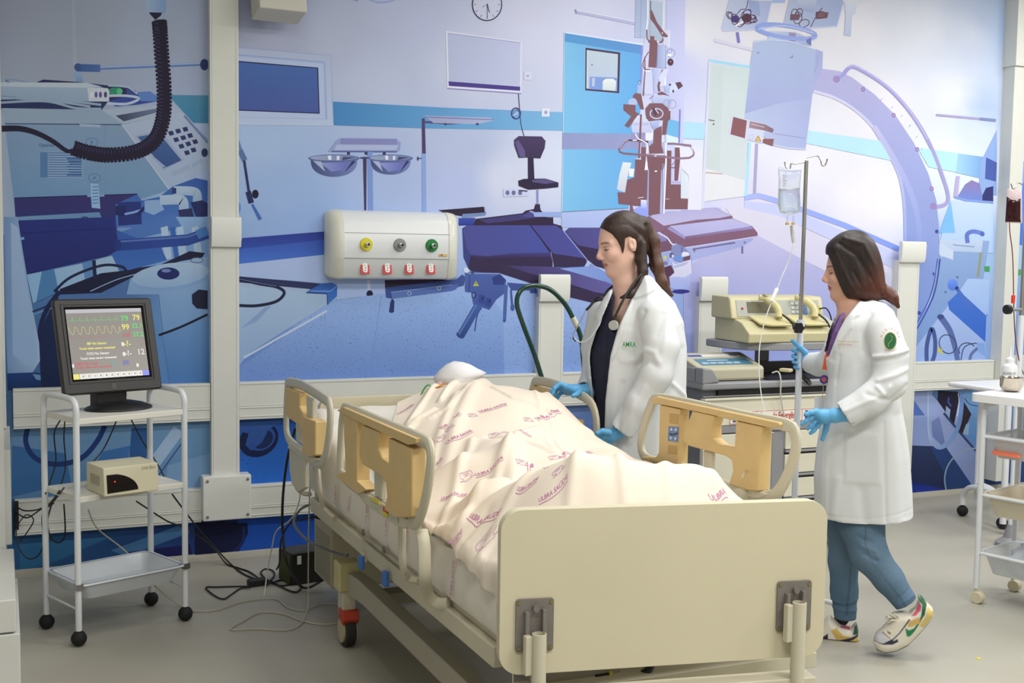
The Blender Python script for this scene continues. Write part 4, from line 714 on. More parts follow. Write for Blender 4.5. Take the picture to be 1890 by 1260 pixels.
p.poly([(248, 98), (430, 110), (446, 140), (392, 400), (300, 270), (244, 190)], '1b1630'); p.poly([(478, 195), (548, 310), (510, 395), (470, 485), (430, 465)], '251a2a'); p.line([(345, 160), (340, 200), (365, 240)], 16, '3a4c9c'); p.poly([(320, 235), (360, 270), (350, 350), (318, 300)], '7f94b8'); p.poly([(485, 110), (640, 110), (620, 650), (470, 480), (510, 395), (550, 310), (482, 200)], ('648ebe', '4c78b0', 'v')); p.line([(485, 170), (540, 225), (640, 240)], 7, '24304c', True); p.poly([(500, 400), (530, 385), (520, 500), (470, 480)], '7f9cc0')
p.line([(172, 95), (172, 330), (175, 460), (195, 550), (260, 608), (350, 560), (430, 420), (458, 250), (460, 110)], 38, ('8ca2cc', '5d80b8', 'h'), True); p.line([(160, 110), (160, 330), (163, 460), (182, 545)], 8, 'a6b8dc', True); p.line([(428, 120), (436, 200), (420, 330)], 5, 'd6dcea', True)
p.line([(610, 615), (520, 622), (440, 660), (370, 720), (325, 800), (308, 900), (328, 1022)], 13, '7c94ac', True)
# beyond the right duct
p.at(0, 0, 1)
p.poly([(1874, 0), (1960, 0), (1960, 300), (1868, 296)], ('9cbae2', 'd5dcf2', 'v')); p.line([(1880, 112), (1892, 60)], 4, 'e6eaf6'); p.poly([(1868, 296), (1960, 306), (1960, 345), (1866, 335)], '86a0e4'); p.poly([(1866, 335), (1960, 345), (1960, 460), (1862, 450)], ('5c86e0', '4474d4', 'v')); p.poly([(1862, 450), (1960, 460), (1960, 500), (1860, 496)], '9cc0e6'); p.poly([(1860, 498), (1960, 500), (1960, 508), (1860, 508)], '4aa05e'); p.poly([(1860, 508), (1960, 508), (1960, 720), (1855, 720)], ('8ab0e0', '5480cc', 'v'))
# ---- K: between the bands beside the bed
p.at(360, 680, 2.423)
p.sp = 0.6; p.poly([(190, 200), (470, 205), (470, 510), (190, 518)], ('1e4a94', '2462be', 'v')); p.poly([(190, 655), (560, 610), (560, 860), (190, 860)], ('1a48a4', '1c50b4', 'v')); p.sp = 0
p.ell(285, 318, 92, 74, '0e1b40', rot=-0.5); p.ell(296, 312, 66, 52, '2a4a94', rot=-0.5); p.ell(300, 316, 52, 40, '132450', rot=-0.5); p.poly([(190, 225), (405, 218), (385, 240), (330, 270), (300, 330), (250, 368), (225, 340), (240, 290), (190, 280)], ('34589c', '24468c', 'v'))
p.poly([(0, 640), (60, 690), (235, 690), (236, 740), (190, 830), (130, 850), (0, 855)], '10163c'); p.ring(120, 740, 100, 90, 14, '1c2860', a0=-20, a1=90)
del p
muralmat = mat_attr('mural_print', 0.55, speck=True, spec=0.25, gain=GAIN)
mm_ = MB(); mm_.v = [tuple(v) for v in m_.V]; mm_.f = m_.F
o = obj('wall_mural', mm_, muralmat, col=np.array(m_.C), fix=False)
tag(o, 'large blue printed photo mural of an operating room covering the back wall', 'wall mural')
# ---------------------------------------------------------------- shared small materials
M_WHITE = mat('white_metal', '#d6d9dc', 0.35); M_SHELF = mat('white_laminate', '#dcdad0', 0.45); M_BLACK = mat('black_plastic', '#1a1a1c', 0.45)
M_RUBBER = mat('black_rubber', '#141415', 0.7); M_CHROME = mat('chrome', '#c8c8c8', 0.18, 1.0); M_STEEL = mat('brushed_steel', '#b0aca4', 0.28, 1.0)
M_CREAM = mat('cream_plastic', '#cbc4a4', 0.45); M_BCABLE = mat('black_cable', '#1b1d1c', 0.5); M_WCABLE = mat('beige_cable', '#b5ae98', 0.5)
M_TRAYW = mat('white_tray', '#ccd2d8', 0.3)
def pxprism(mb, pts, Y0, Y1, holes=()):
    """outline read on the plane Y0, extruded straight back to Y1"""
    P = [atY(a, b, Y0) for a, b in pts]; H_ = [[atY(a, b, Y0) for a, b in h] for h in holes]
    return mb.prism([(q[0], q[2]) for q in P], (0, 0, 0), (1, 0, 0), (0, 0, 1), (0, 1, 0), Y0, Y1, [[(q[0], q[2]) for q in h] for h in H_])
def caster(t, x, y, r=0.03, m=None, top=0.07, name='caster', rz_=0.0, disc=None):
    c = obj(name, MB().ball((x, y, r), r, 8), m or M_RUBBER, t, smooth=True)
    obj('stem', MB().cyl((x, y, r*1.7), (x, y, top), 0.008, n=8).cyl((x, y, r*1.75), (x, y, r*1.95), 0.014, n=10), M_BLACK, c, smooth=True)
    return c
# ---------------------------------------------------------------- left trolley
RZ = math.radians(22.2)
tr = thing('equipment_trolley', 'white tubular trolley with two shelves and a tray carrying the patient monitor', 'trolley', (0.418, 5.055, 0), RZ)
hw, hd = 0.235, 0.145
for sx in (-1, 1):
    for sy in (-1, 1):
        obj('leg', MB().cyl((sx*hw, sy*hd, 0.062), (sx*hw, sy*hd, 0.90), 0.0125, n=12), M_WHITE, tr, smooth=True)
        caster(tr, sx*hw, sy*hd, 0.031)
    pts = catmull([(sx*hw, -hd, 0.90), (sx*hw, -hd, 0.945), (sx*hw, -hd+0.018, 0.972), (sx*hw, -hd+0.05, 0.98), (sx*hw, 0, 0.982), (sx*hw, hd-0.05, 0.98), (sx*hw, hd-0.018, 0.972), (sx*hw, hd, 0.945), (sx*hw, hd, 0.90)], 5)
    obj('side_handle', MB().tube(pts, 0.0125, 10), M_WHITE, tr, smooth=True)
    obj('cross_bar', MB().cyl((sx*hw, -hd, 0.145), (sx*hw, hd, 0.145), 0.005, n=8), M_WHITE, tr, smooth=True)
obj('top_shelf', MB().b2((-hw+0.008, -hd-0.006, 0.882), (hw-0.004, hd+0.006, 0.906)), M_SHELF, tr, bevel=0.003)
obj('middle_shelf', MB().b2((-hw+0.008, -hd-0.006, 0.572), (hw-0.004, hd+0.006, 0.596)), M_SHELF, tr, bevel=0.003)
# tray: tapered walls, rim
def tray(x0, x1, y0, y1, z0, z1, tp=0.03, th=0.004, r=0.03):
    mb = MB(); G = []
    cx, cy = (x0+x1)/2, (y0+y1)/2; w_, d_ = x1-x0, y1-y0
    for (k, z) in ((0.0, z1), (-0.010, z1+0.002), (-0.012, z1-0.004), (0.0, z1-0.004), (tp, z0), (tp+th, z0+th), (th+0.003, z1-0.004), (0.004, z1)):
        G.append([(cx+a, cy+b, z) for a, b in rrect(w_-2*k, d_-2*k, r, 4)])
    mb.grid(G[:], closed_u=False, closed_v=True)
    n = len(G[0]); mb.add([*G[4]], [tuple(range(n))]); mb.add([*G[5]], [tuple(range(n))])
    return mb
obj('tray', tray(-hw+0.012, hw-0.012, -hd-0.01, hd+0.01, 0.175, 0.245), M_TRAYW, tr, smooth=True, sharp=40)
for sx in (-1, 1):
    obj('bracket', MB().b2((sx*hw-0.014, -hd-0.017, 0.226), (sx*hw+0.014, -hd+0.014, 0.250)), M_CHROME, tr)
# ---------------------------------------------------------------- monitor on it
mo = thing('patient_monitor', 'black flat touch-screen patient monitor showing vital signs on top of trolley', 'monitor', (0.407, 5.085, 0.907), math.radians(20))
th_ = math.radians(15)
TB = rotx(-th_)  # tilted back
def MT(v): return TB@np.array(v)+np.array([0, -0.035, 0.075])
def mtb(mb): mb.v = [tuple(MT(v)) for v in mb.v]; return mb
W2, H2 = 0.212, 0.395
case = MB(); G = []
for (k, y) in ((0.006, 0.0), (0.0, 0.006), (0.0, 0.022), (0.010, 0.042), (0.05, 0.062), (0.09, 0.07)):
    G.append([(a, y, H2/2+b) for a, b in rrect(2*W2-2*k, H2-2*k, 0.014 if k < 0.02 else 0.03, 4)])
case.grid(G, closed_v=True); case.add(G[-1], [tuple(range(len(G[-1])))])
scr = (-0.168, 0.168, 0.056, 0.358)
sq = [(scr[0]-.004, scr[2]-.004), (scr[1]+.004, scr[2]-.004), (scr[1]+.004, scr[3]+.004), (scr[0]-.004, scr[3]+.004)]
fr = [(a, H2/2+b) for a, b in rrect(2*W2-0.012, H2-0.012, 0.010, 4)]
case.prism(fr, (0, 0, 0), (1, 0, 0), (0, 0, 1), (0, 1, 0), 0.0, 0.004, holes=[sq])
# sloping inner bezel
bz = MB(); L1 = [(sq[i][0], 0.0, sq[i][1]) for i in range(4)]; L2 = [(a*0.975, 0.008, H2/2+(b-H2/2)*0.975) for a, _, b in L1]
bz.grid([L1, L2], closed_v=True)
M_MON = mat('monitor_black', '#2b2928', 0.42)
cs = obj('casing', mtb(case), M_MON, mo, smooth=True, sharp=40)
obj('bezel', mtb(bz), M_BLACK, mo)
# outer raised frame line
rim = MB(); o1 = [(a*1.07, -0.0035, H2/2+0.01+(b-H2/2)*1.07-0.009) for a, b in sq]; o2 = [(a*1.045, -0.0035, H2/2+0.01+(b-H2/2)*1.045-0.0093) for a, b in sq]
rim.grid([o1, o2], closed_v=True); rim.grid([[(a, 0.0, b) for a, _, b in o1], o1], closed_v=True); rim.grid([o2, [(a, 0.0, b) for a, _, b in o2]], closed_v=True)
obj('frame', mtb(rim), M_MON, mo)
# screen: each colour is a flat lit area of the display
def scrmat(n, c, s): return mat(n, '#101010', 0.25, emit=c, estr=s, spec=0.5)
sx0, sx1, sz0, sz1 = -0.163, 0.163, 0.062, 0.352
SP = MB().add([(sx0, 0.0068, sz0), (sx1, 0.0068, sz0), (sx1, 0.0068, sz1), (sx0, 0.0068, sz1)], [(0, 1, 2, 3)])
screen = obj('screen', mtb(SP), scrmat('screen_dark', '#8d8680', 0.8), mo)
def S(u, v): return (sx0+(sx1-sx0)*u, sz0+(sz1-sz0)*v)
def spoly(name, polys, m):
    mb = MB()
    for P in polys:
        mb.add([(S(*q)[0], 0.0060, S(*q)[1]) for q in P], [tuple(range(len(P)))])
    return obj(name, mtb(mb), m, screen, fix=False)
def R4(u0, v0, u1, v1): return [(u0, v0), (u1, v0), (u1, v1), (u0, v1)]
c_g, c_y, c_w, c_r = scrmat('screen_green', '#54dd6c', 0.8), scrmat('screen_yellow', '#e4dc66', 0.9), scrmat('screen_white', '#e6e2dc', 0.85), scrmat('screen_red', '#cc5a58', 0.75)
c_b, c_v, c_c = scrmat('screen_blue', '#7b82e6', 0.9), scrmat('screen_grey', '#b4b3b8', 0.9), scrmat('screen_cyan', '#76b0ac', 0.7)
spoly('title_bar', [R4(0.0, 0.945, 1.0, 1.0)], c_v)
spoly('button_strip', [R4(0.08+0.0755*k, 0.0, 0.08+0.0755*k+0.073, 0.075) for k in range(11)], c_w)
spoly('yellow_button', [R4(0.0, 0.0, 0.074, 0.075)], c_y); spoly('blue_button', [R4(0.915, 0.0, 1.0, 0.075)], c_b)
def trace(pts, w, m, name):
    mb = MB(); P = [np.array([*S(*q)]) for q in pts]
    for a, b in zip(P[:-1], P[1:]):
        t = (b-a)/(np.linalg.norm(b-a)+1e-9); n = np.array([-t[1], t[0]])*w/2
        q = [a+n, a-n, b-n, b+n]; mb.add([(p[0], 0.0056, p[1]) for p in q], [(0, 1, 2, 3)])
    return obj(name, mtb(mb), m, screen, fix=False)
ecg = []
for k in range(7):
    u = 0.02+k*0.095; ecg += [(u, 0.835), (u+0.03, 0.838), (u+0.04, 0.85), (u+0.048, 0.835), (u+0.055, 0.90 if k % 2 == 0 else 0.88), (u+0.062, 0.815), (u+0.068, 0.836)]
trace(ecg+[(0.69, 0.838)], 0.0011, c_g, 'heart_trace')
pl = []
for k in range(7):
    u = 0.0+k*0.098; pl += [(u, 0.745), (u+0.015, 0.74), (u+0.035, 0.66), (u+0.055, 0.635), (u+0.075, 0.655), (u+0.085, 0.735)]
trace(pl+[(0.69, 0.66)], 0.0012, c_y, 'pulse_trace')
trace([(0.0+0.05*k, 0.585+0.012*(k % 2)) for k in range(14)], 0.001, c_r, 'pressure_trace')
def stext(body, u, v, size, m, name='reading', al='LEFT', bold=0.0005):
    p_ = S(u, v); mb = text_mb(body, size, (p_[0], 0.0054, p_[1]), (1, 0, 0), (0, 0, 1), (0, -1, 0), 0, al, bold=bold)
    return obj(name, mtb(mb), m, screen, fix=False)
stext('79', 0.705, 0.845, 0.034, c_g); stext('79', 0.865, 0.855, 0.034, c_y); stext('99', 0.705, 0.72, 0.034, c_y)
stext('32.1', 0.84, 0.735, 0.028, c_g); stext('37.2', 0.84, 0.605, 0.028, c_g); stext('-?-', 0.70, 0.475, 0.034, c_y); stext('-?-', 0.70, 0.335, 0.032, c_w); stext('12', 0.87, 0.345, 0.034, c_w)
stext('100', 0.70, 0.60, 0.024, c_r); stext('IBP No Sensor', 0.35, 0.50, 0.014, c_y, 'message', 'CENTER'); stext('Touch when sensor connected', 0.35, 0.432, 0.0122, c_y, 'message', 'CENTER')
stext('CO2 No Sensor', 0.35, 0.355, 0.0145, c_w, 'message', 'CENTER'); stext('Touch when sensor connected', 0.35, 0.29, 0.0122, c_w, 'message', 'CENTER')
stext('NIBP No Cuff', 0.04, 0.215, 0.0165, c_r, 'message'); stext('Touch when cuff connected', 0.04, 0.165, 0.0135, c_r, 'message'); stext('- -', 0.93, 0.47, 0.02, c_r)
spoly('tick_box', [R4(0.675, 0.445, 0.71, 0.50), R4(0.675, 0.30, 0.71, 0.355), R4(0.84, 0.13, 0.87, 0.18), R4(0.0, 0.17, 0.025, 0.22)], c_w)
spoly('blue_figure', [R4(0.665, 0.17, 0.745, 0.235)], scrmat('screen_dimblue', '#6f6fb0', 0.7)); stext('ST1 -\nST2 -', 0.52, 0.19, 0.012, c_c)
spoly('button_icon', [R4(0.115+0.0755*k, 0.025, 0.135+0.0755*k, 0.052) for k in range(0, 11)], scrmat('screen_icon', '#77767a', 0.7))
obj('badge', mtb(MB().b2((-0.010, -0.001, 0.014), (0.008, 0.001, 0.036))), mat('badge_grey', '#4a4846', 0.5), mo)
stext('', 0, 0, 0.01, c_w) if False else None
obj('neck', MB().b2((-0.065, 0.0, 0.006), (0.065, 0.075, 0.15)).xf(None, (0, -0.01, 0)), M_BLACK, mo, bevel=0.008)
obj('base', MB().lathe([(0.001, 0.034), (0.05, 0.034), (0.095, 0.024), (0.130, 0.010), (0.135, 0.003), (0.133, 0.0)], (0.03, -0.005, 0.0), 32, sx=1.05, sy=0.78), M_BLACK, mo, smooth=True)
mw = [(0.055, 0.0, 0.09), (0.06, -0.01, 0.055), (0.05, 0.0, 0.035)]
obj('cable', MB().tube(catmull(mw, 5), 0.003, 6), M_BCABLE, mo, smooth=True)
# ---------------------------------------------------------------- beige box on the middle shelf
fl = atZ(193, 917, 0.597); lb = thing('interface_box', 'small beige electronic box with dark curved panel on trolley middle shelf', 'box', (fl[0], fl[1], 0.597), math.radians(17))
w_, d_, h_ = 0.225, 0.19, 0.112
obj('case', MB().prism([(0, 0), (d_, 0), (d_, h_), (0.012, h_)], (0, 0, 0), (0, 1, 0), (0, 0, 1), (1, 0, 0), 0, w_), mat('box_cream', '#cfc9ad', 0.5), lb, bevel=0.004)
cv = [(0.012, 0.012)]+[(0.012+0.125*math.cos(a), 0.016+0.072*math.sin(a)) for a in np.linspace(0.0, PI/2-0.35, 9)]+[(0.012, 0.084)]
sl = 0.012/h_
obj('window', MB().prism(cv, (0, 0, 0), (1, 0, 0), (0, sl, 1), (0, -1, 0), 0.0005, 0.003), mat('dark_window', '#151010', 0.12), lb)
obj('lamp', MB().ball((0.042, 0.0, 0.056), 0.0022, 6), mat('led_red', '#ff2020', 0.4, emit='#ff2a20', estr=6), lb, smooth=True)
lt = text_mb('Link Box', 0.016, (0.185, 0.008, 0.098), (1, 0, 0), (0, sl, 1), (0, -1, 0), 0.002); obj('lettering', lt, mat('grey_ink', '#8a8672', 0.6), lb, fix=False)
for k in range(9): 
    obj('vent_slot', MB().b2((-0.0012, 0.05+0.011*k, 0.035), (0.0005, 0.055+0.011*k, 0.075)), mat('slot_shadow', '#a39d86', 0.7), lb)
# ---------------------------------------------------------------- gas and power unit on the wall
gx0, gx1 = atY(605, 450, 5.90)[0], atY(850, 450, 5.90)[0]
gz1, gz0 = atY(725, 389, 5.93)[2], atY(725, 515, 5.89)[2]
gu = thing('gas_supply_unit', 'white wall-mounted gas and power unit with three gas outlets and red-framed sockets', 'wall unit', ((gx0+gx1)/2, YW, gz0))
GW, GH = gx1-gx0, gz1-gz0
prf = [(0, 0), (-0.075, 0.0), (-0.092, 0.012), (-0.112, 0.30*GH), (-0.114, 0.31*GH), (-0.116, 0.66*GH), (-0.114, 0.67*GH), (-0.104, 0.82*GH), (-0.082, 0.93*GH), (-0.045, 0.99*GH), (0, GH)]
obj('body', MB().prism(prf, (-GW/2+0.075, 0, 0), (0, 1, 0), (0, 0, 1), (1, 0, 0), 0, GW-0.15), mat('unit_white', '#dde0e2', 0.3), gu, smooth=True, sharp=50)
for k in (0.305, 0.665):
    obj('seam', MB().b2((-GW/2+0.076, -0.1168, k*GH-0.0018), (GW/2-0.076, -0.1100, k*GH+0.0018)), mat('seam_grey', '#a9aaa8', 0.5), gu)
for s in (-1, 1):
    G = []
    for t in np.linspace(0, 1, 9):
        sc = 1-(1-math.sqrt(max(0, 1-t**2.2)))*0.55; dsc = 1-(1-math.sqrt(max(0, 1-t**2.0)))*0.8
        x = s*(GW/2-0.078+0.078*t)
        G.append([(x, p[0]*1.03*dsc if p[0] else 0, GH/2+(p[1]-GH/2)*(1.015*(0.72+0.28*sc/1.0) if t > 0 else 1.015)) for p in prf])
    mb = MB().grid(G, closed_v=False); mb.add(G[-1], [tuple(range(len(G[-1])))]); mb.add(G[0], [tuple(range(len(G[0])))])
    obj('end_cap', mb, mat('unit_cap', '#dcdcd0', 0.25), gu, smooth=True, sharp=60)
def gl(px, py, Yp=5.864): q_ = atY(px, py, Yp); return q_[0]-(gx0+gx1)/2, q_[2]-gz0
for (px_, py_, c, n) in ((676, 451, '#d9cf2c', 'yellow gas outlet'), (738, 452, '#8f8f92', 'grey gas outlet'), (797, 453, '#1f7a3a', 'green gas outlet')):
    x, z = gl(px_, py_)
    oo = obj('gas_outlet', MB().cyl((x, -0.115, z), (x, -0.126, z), 0.035, 0.032, 28), mat('outlet'+c, c, 0.4), gu, smooth=True); oo['label'] = n
    obj('connector', MB().cyl((x, -0.126, z), (x, -0.150, z), 0.013, n=14).cyl((x, -0.150, z), (x, -0.162, z), 0.009, n=14), M_CHROME, oo, smooth=True)
    obj('bore', MB().cyl((x, -0.1605, z), (x, -0.1635, z), 0.0065, n=12), M_BLACK, oo)
for px_ in (673.5, 714.5, 755, 795):
    x, z = gl(px_, 494, 5.875); yy = -0.103; R_ = rotx(-0.19)
    so = obj('red_frame', MB().box((x, yy-0.002, z), (0.047, 0.006, 0.066), R_), mat('red_plastic', '#c8232c', 0.4), gu); so['label'] = 'red socket frame'
    obj('socket_outlet', MB().prism(rrect(0.026, 0.050, 0.011), (x, yy-0.0052, z), (1, 0, 0), R_@np.array([0, 0, 1.0]), R_@np.array([0, -1.0, 0]), 0, 0.003), M_SOCK, so)
    for dz in (-0.013, 0.0, 0.013):
        q_ = np.array([x, yy-0.0086, z])+R_@np.array([0.002*(1 if dz == 0 else -1), 0, dz]); obj('pin_hole', MB().cyl(q_, q_+R_@np.array([0, -0.0012, 0]), 0.0028, n=8), M_HOLE, so)
x, z = gl(817, 471); st = obj('sticker', MB().b2((x-0.02, -0.1185, z-0.006), (x+0.026, -0.1165, z+0.006)), mat('sticker_gold', '#c9b878', 0.5), gu)
obj('sticker_mark', MB().b2((x-0.012, -0.1192, z-0.003), (x-0.001, -0.1184, z+0.005)), mat('red_plastic', '#c8232c'), st)
# ---------------------------------------------------------------- cables on the left
def cable(name, label, pts, r, m, n=10, group=None, seg=6):
    o = obj(name, MB().tube(catmull(pts, n), r, seg), m, smooth=True); tag(o, label, 'cable', group); return o
def FL(px, py, z=0.006): return atZ(px, py, z)
def WY(px, py, Y): return atY(px, py, Y)
ps = thing('power_strip', 'narrow black power strip fixed at left end of lower wall band', 'power strip', (0.045, YW-0.06, 0.24))
obj('casing', MB().b2((-0.012, -0.012, 0), (0.008, 0.012, 0.135)), M_BLACK, ps, bevel=0.002)
for k in range(3): obj('plug', MB().cyl((0.0, -0.012, 0.03+0.035*k), (0.0, -0.035, 0.03+0.035*k), 0.009, n=8), M_BLACK, ps)
cable('mains_cable', 'black cable running from left power strip straight to trolley middle shelf', [WY(30, 934, 5.90), WY(45, 942, 5.86), WY(70, 940, 5.7), WY(92, 928, 5.5), FL(110, 905, 0.62)], 0.0035, M_BCABLE)
cable('mains_cable', 'black cable drooping from left power strip then up behind trolley leg', [WY(30, 946, 5.90), WY(50, 955, 5.86), WY(75, 940, 5.75), WY(95, 929, 5.5), FL(118, 900, 0.66)], 0.0035, M_BCABLE)
cable('mains_cable', 'thin black cable looping low under the left power strip', [WY(30, 972, 5.90), WY(48, 950, 5.85), WY(62, 960, 5.84), WY(48, 985, 5.84), WY(36, 1000, 5.84)], 0.0028, M_BCABLE)
cable('mains_cable', 'thin black cable making the widest loop beside the left wall end', [WY(30, 975, 5.9), WY(33, 1005, 5.86), WY(50, 1030, 5.84), WY(70, 1025, 5.82), WY(80, 1000, 5.8), WY(78, 950, 5.7), WY(100, 928, 5.55)], 0.0028, M_BCABLE)
cable('mains_cable', 'black cable hanging in a long U below the trolley middle shelf', [WY(97, 925, 5.45), WY(88, 960, 5.4), WY(93, 990, 5.4), WY(108, 1001, 5.4), WY(120, 985, 5.38), WY(118, 930, 5.36)], 0.0035, M_BCABLE)
cable('signal_cable', 'black cable dropping behind the trolley from monitor to middle shelf', [WY(112, 774, 5.12), WY(100, 800, 5.2), WY(103, 850, 5.2), WY(92, 890, 5.16), WY(84, 911, 5.08)], 0.003, M_BCABLE)
cable('signal_cable', 'second black cable behind the trolley, right of the first, ending at the beige box', [WY(120, 772, 5.12), WY(118, 810, 5.22), WY(121, 860, 5.22), WY(110, 903, 5.10)], 0.003, M_BCABLE)
cable('signal_cable', 'black cable slanting behind the trolley below the monitor', [WY(218, 768, 5.24), WY(205, 800, 5.28), WY(190, 830, 5.28), WY(172, 852, 5.16)], 0.003, M_BCABLE)
cable('signal_cable', 'black cable slanting right behind the trolley above the beige box', [WY(238, 766, 5.25), WY(262, 812, 5.34), WY(290, 855, 5.34), WY(307, 888, 5.22)], 0.003, M_BCABLE)
cable('power_cable', 'black cable running from behind trolley down along wall to the adapter', [WY(252, 925, 5.5), WY(275, 940, 5.6), WY(310, 962, 5.72), WY(345, 975, 5.8), WY(375, 995, 5.84), WY(400, 1018, 5.86), FL(418, 1040, 0.01), FL(440, 1048), FL(462, 1056), FL(480, 1072, 0.012), FL(462, 1080, 0.012)], 0.0042, M_BCABLE)
cable('power_cable', 'second black cable from the trolley crossing the floor to the adapter', [WY(318, 912, 5.5), WY(335, 935, 5.6), WY(362, 970, 5.78), WY(395, 1008, 5.86), FL(425, 1040, 0.01), FL(445, 1056), FL(470, 1068), FL(496, 1076, 0.012), FL(520, 1070), FL(545, 1074), FL(556, 1082), FL(548, 1092), FL(530, 1088), FL(500, 1072, 0.01)], 0.0042, M_BCABLE)
ad = atZ(475, 1080, 0.0); pa = thing('power_adapter', 'black oblong power adapter lying on floor among the cables', 'power adapter', (ad[0], ad[1], 0), math.radians(8))
obj('casing', MB().b2((-0.045, -0.024, 0.001), (0.045, 0.024, 0.032)), M_BLACK, pa, bevel=0.006)
cable('power_cable', 'black cable bent in a sharp V on floor left of adapter', [FL(460, 1082, 0.012), FL(430, 1082), FL(400, 1083), FL(380, 1084), FL(395, 1098), FL(412, 1105), FL(425, 1098), FL(445, 1085), FL(462, 1084, 0.012)], 0.004, M_BCABLE)
cable('power_cable', 'black cable with a small knot on floor right of adapter', [FL(490, 1080, 0.012), FL(506, 1062), FL(502, 1052), FL(488, 1050), FL(482, 1058), FL(494, 1070), FL(515, 1080), FL(535, 1078), FL(552, 1070, 0.01)], 0.004, M_BCABLE)
bk = atZ(548, 1080, 0); bb = thing('transformer_box', 'dark green and black transformer box on floor beside the bed head', 'transformer', (bk[0]+0.04, bk[1]+0.08, 0), math.radians(12))
obj('casing', MB().b2((-0.085, -0.07, 0.001), (0.085, 0.075, 0.155)), mat('dark_casing', '#1d1c18', 0.4), bb, bevel=0.008)
obj('side_plate', MB().b2((-0.087, -0.06, 0.01), (-0.0845, 0.065, 0.145)), mat('olive_plate', '#40431c', 0.5), bb)
obj('tag_label', MB().b2((-0.055, -0.0735, 0.10), (-0.035, -0.0705, 0.14)), mat('paper_white', '#d8d8d4', 0.6), bb)
cable('floor_cable', 'beige cable sagging from trolley shelf then wandering over floor to the bed', [WY(163, 940, 5.35), WY(180, 975, 5.35), WY(235, 1020, 5.30), WY(285, 1080, 5.2), FL(330, 1115, 0.01), FL(355, 1127), FL(400, 1125), FL(440, 1112), FL(480, 1105), FL(512, 1106), FL(530, 1120), FL(560, 1126), FL(590, 1115), FL(625, 1114)], 0.003, M_WCABLE)
cable('floor_cable', 'beige cable leaf-shaped loop nearest the front on floor left of bed', [FL(640, 1146), FL(600, 1152), FL(560, 1146), FL(520, 1132), FL(480, 1130), FL(450, 1145), FL(426, 1161), FL(470, 1160), FL(530, 1162), FL(556, 1150), FL(568, 1120, 0.02), WY(569, 1050, 4.95), WY(570, 960, 4.92), WY(572, 900, 4.9), WY(575, 865, 4.9)], 0.0032, M_WCABLE)
cable('call_cord', 'white knotted cord hanging from bed head down to floor', [WY(555, 880, 4.95), WY(553, 920, 5.0), WY(545, 945, 5.05), WY(533, 962, 5.1), WY(510, 980, 5.2), WY(502, 1010, 5.25), WY(494, 1050, 5.3), WY(490, 1080, 5.3), WY(485, 1115, 5.2)], 0.003, mat('white_cord', '#cfcbb8', 0.6))
for (a, b) in ((533, 962), (508, 983), (487, 1097)): pass
cable('power_cable', 'thick black cable arching down from bed head rail to floor', [WY(545, 790, 4.97), WY(530, 850, 5.0), WY(522, 920, 5.02), WY(522, 985, 5.05), WY(530, 1040, 5.0), FL(552, 1078, 0.03), FL(570, 1084, 0.03), FL(600, 1068, 0.06), WY(630, 1060, 4.75)], 0.006, M_BCABLE)
# ---------------------------------------------------------------- emergency cart
M_CARTG = mat('cart_grey', '#8a8b8f', 0.45); M_CARTD = mat('cart_dark_grey', '#6c6f74', 0.5); M_CARTC = mat('cart_cream', '#d6d2bf', 0.4); M_EQ = mat('beige_equipment', '#b0ac96', 0.5)
YC = 5.05
def P0(px, py, Y=YC): return atY(px, py, Y)
cl, cr = P0(1296, 740)[0], P0(1584, 740)[0]
zt = P0(1300, 716)[2]
ec = thing('emergency_cart', 'grey and cream emergency cart with drawers behind the bed rail', 'medical cart', ((cl+cr)/2, YC+0.22, 0))
def wb(a, b): return MB().b2(a, b)
zD1, zD0 = P0(1300, 735)[2], P0(1300, 787)[2]
obj('body', wb((cl, YC+0.012, 0.12), (cr, YC+0.44, zt-0.01)), M_CARTD, ec, W=True, bevel=0.006)
obj('top_frame', wb((cl-0.02, YC-0.03, zt-0.01), (cr+0.02, YC+0.46, zt+0.028)).b2((cl-0.02, YC+0.43, zt+0.02), (cr+0.02, YC+0.46, zt+0.06)), M_CARTG, ec, W=True, bevel=0.012)
# raised corner of the worktop on the left
pr = [(-0.02, 0.02), (-0.02, 0.105), (0.04, 0.098), (0.085, 0.03)]
obj('corner_guard', MB().prism([(cl+a, zt+b) for a, b in pr], (0, 0, 0), (1, 0, 0), (0, 0, 1), (0, 1, 0), YC-0.03, YC+0.05).prism([(cl+a, zt+b) for a, b in [(-0.02, 0.02), (-0.02, 0.10), (0.0, 0.10), (0.0, 0.02)]], (0, 0, 0), (1, 0, 0), (0, 0, 1), (0, 1, 0), YC+0.03, YC+0.44), M_CARTG, ec, W=True, bevel=0.008)
obj('recess', wb((cl+0.09, YC-0.006, zt-0.040), (cr-0.01, YC+0.02, zt-0.014)), M_BLACK, ec, W=True)
obj('front_strip', wb((cl, YC-0.010, zD1+0.004), (cr, YC+0.02, zt-0.042)), M_CARTG, ec, W=True, bevel=0.004)
d1 = obj('drawer', wb((cl, YC-0.012, zD0), (cr, YC+0.02, zD1)), M_CARTC, ec, W=True, bevel=0.005)
obj('drawer_lip', wb((cl+0.002, YC-0.022, zD1-0.012), (cr-0.002, YC-0.010, zD1-0.001)), M_CARTC, d1, W=True, bevel=0.003)
zs1, zs0 = P0(1344, 760)[2], P0(1344, 782)[2]; xs0, xs1 = P0(1344, 770)[0], P0(1536, 765)[0]
sg = obj('sign', wb((xs0, YC-0.0145, zs0), (xs1, YC-0.0118, zs1)), mat('sign_white', '#e4e2d8', 0.5), d1, W=True)
M_RED = mat('sign_red', '#c23a3c', 0.6); M_NAVY = mat('sign_navy', '#23387c', 0.6)
f = 0.0022
bd = MB()
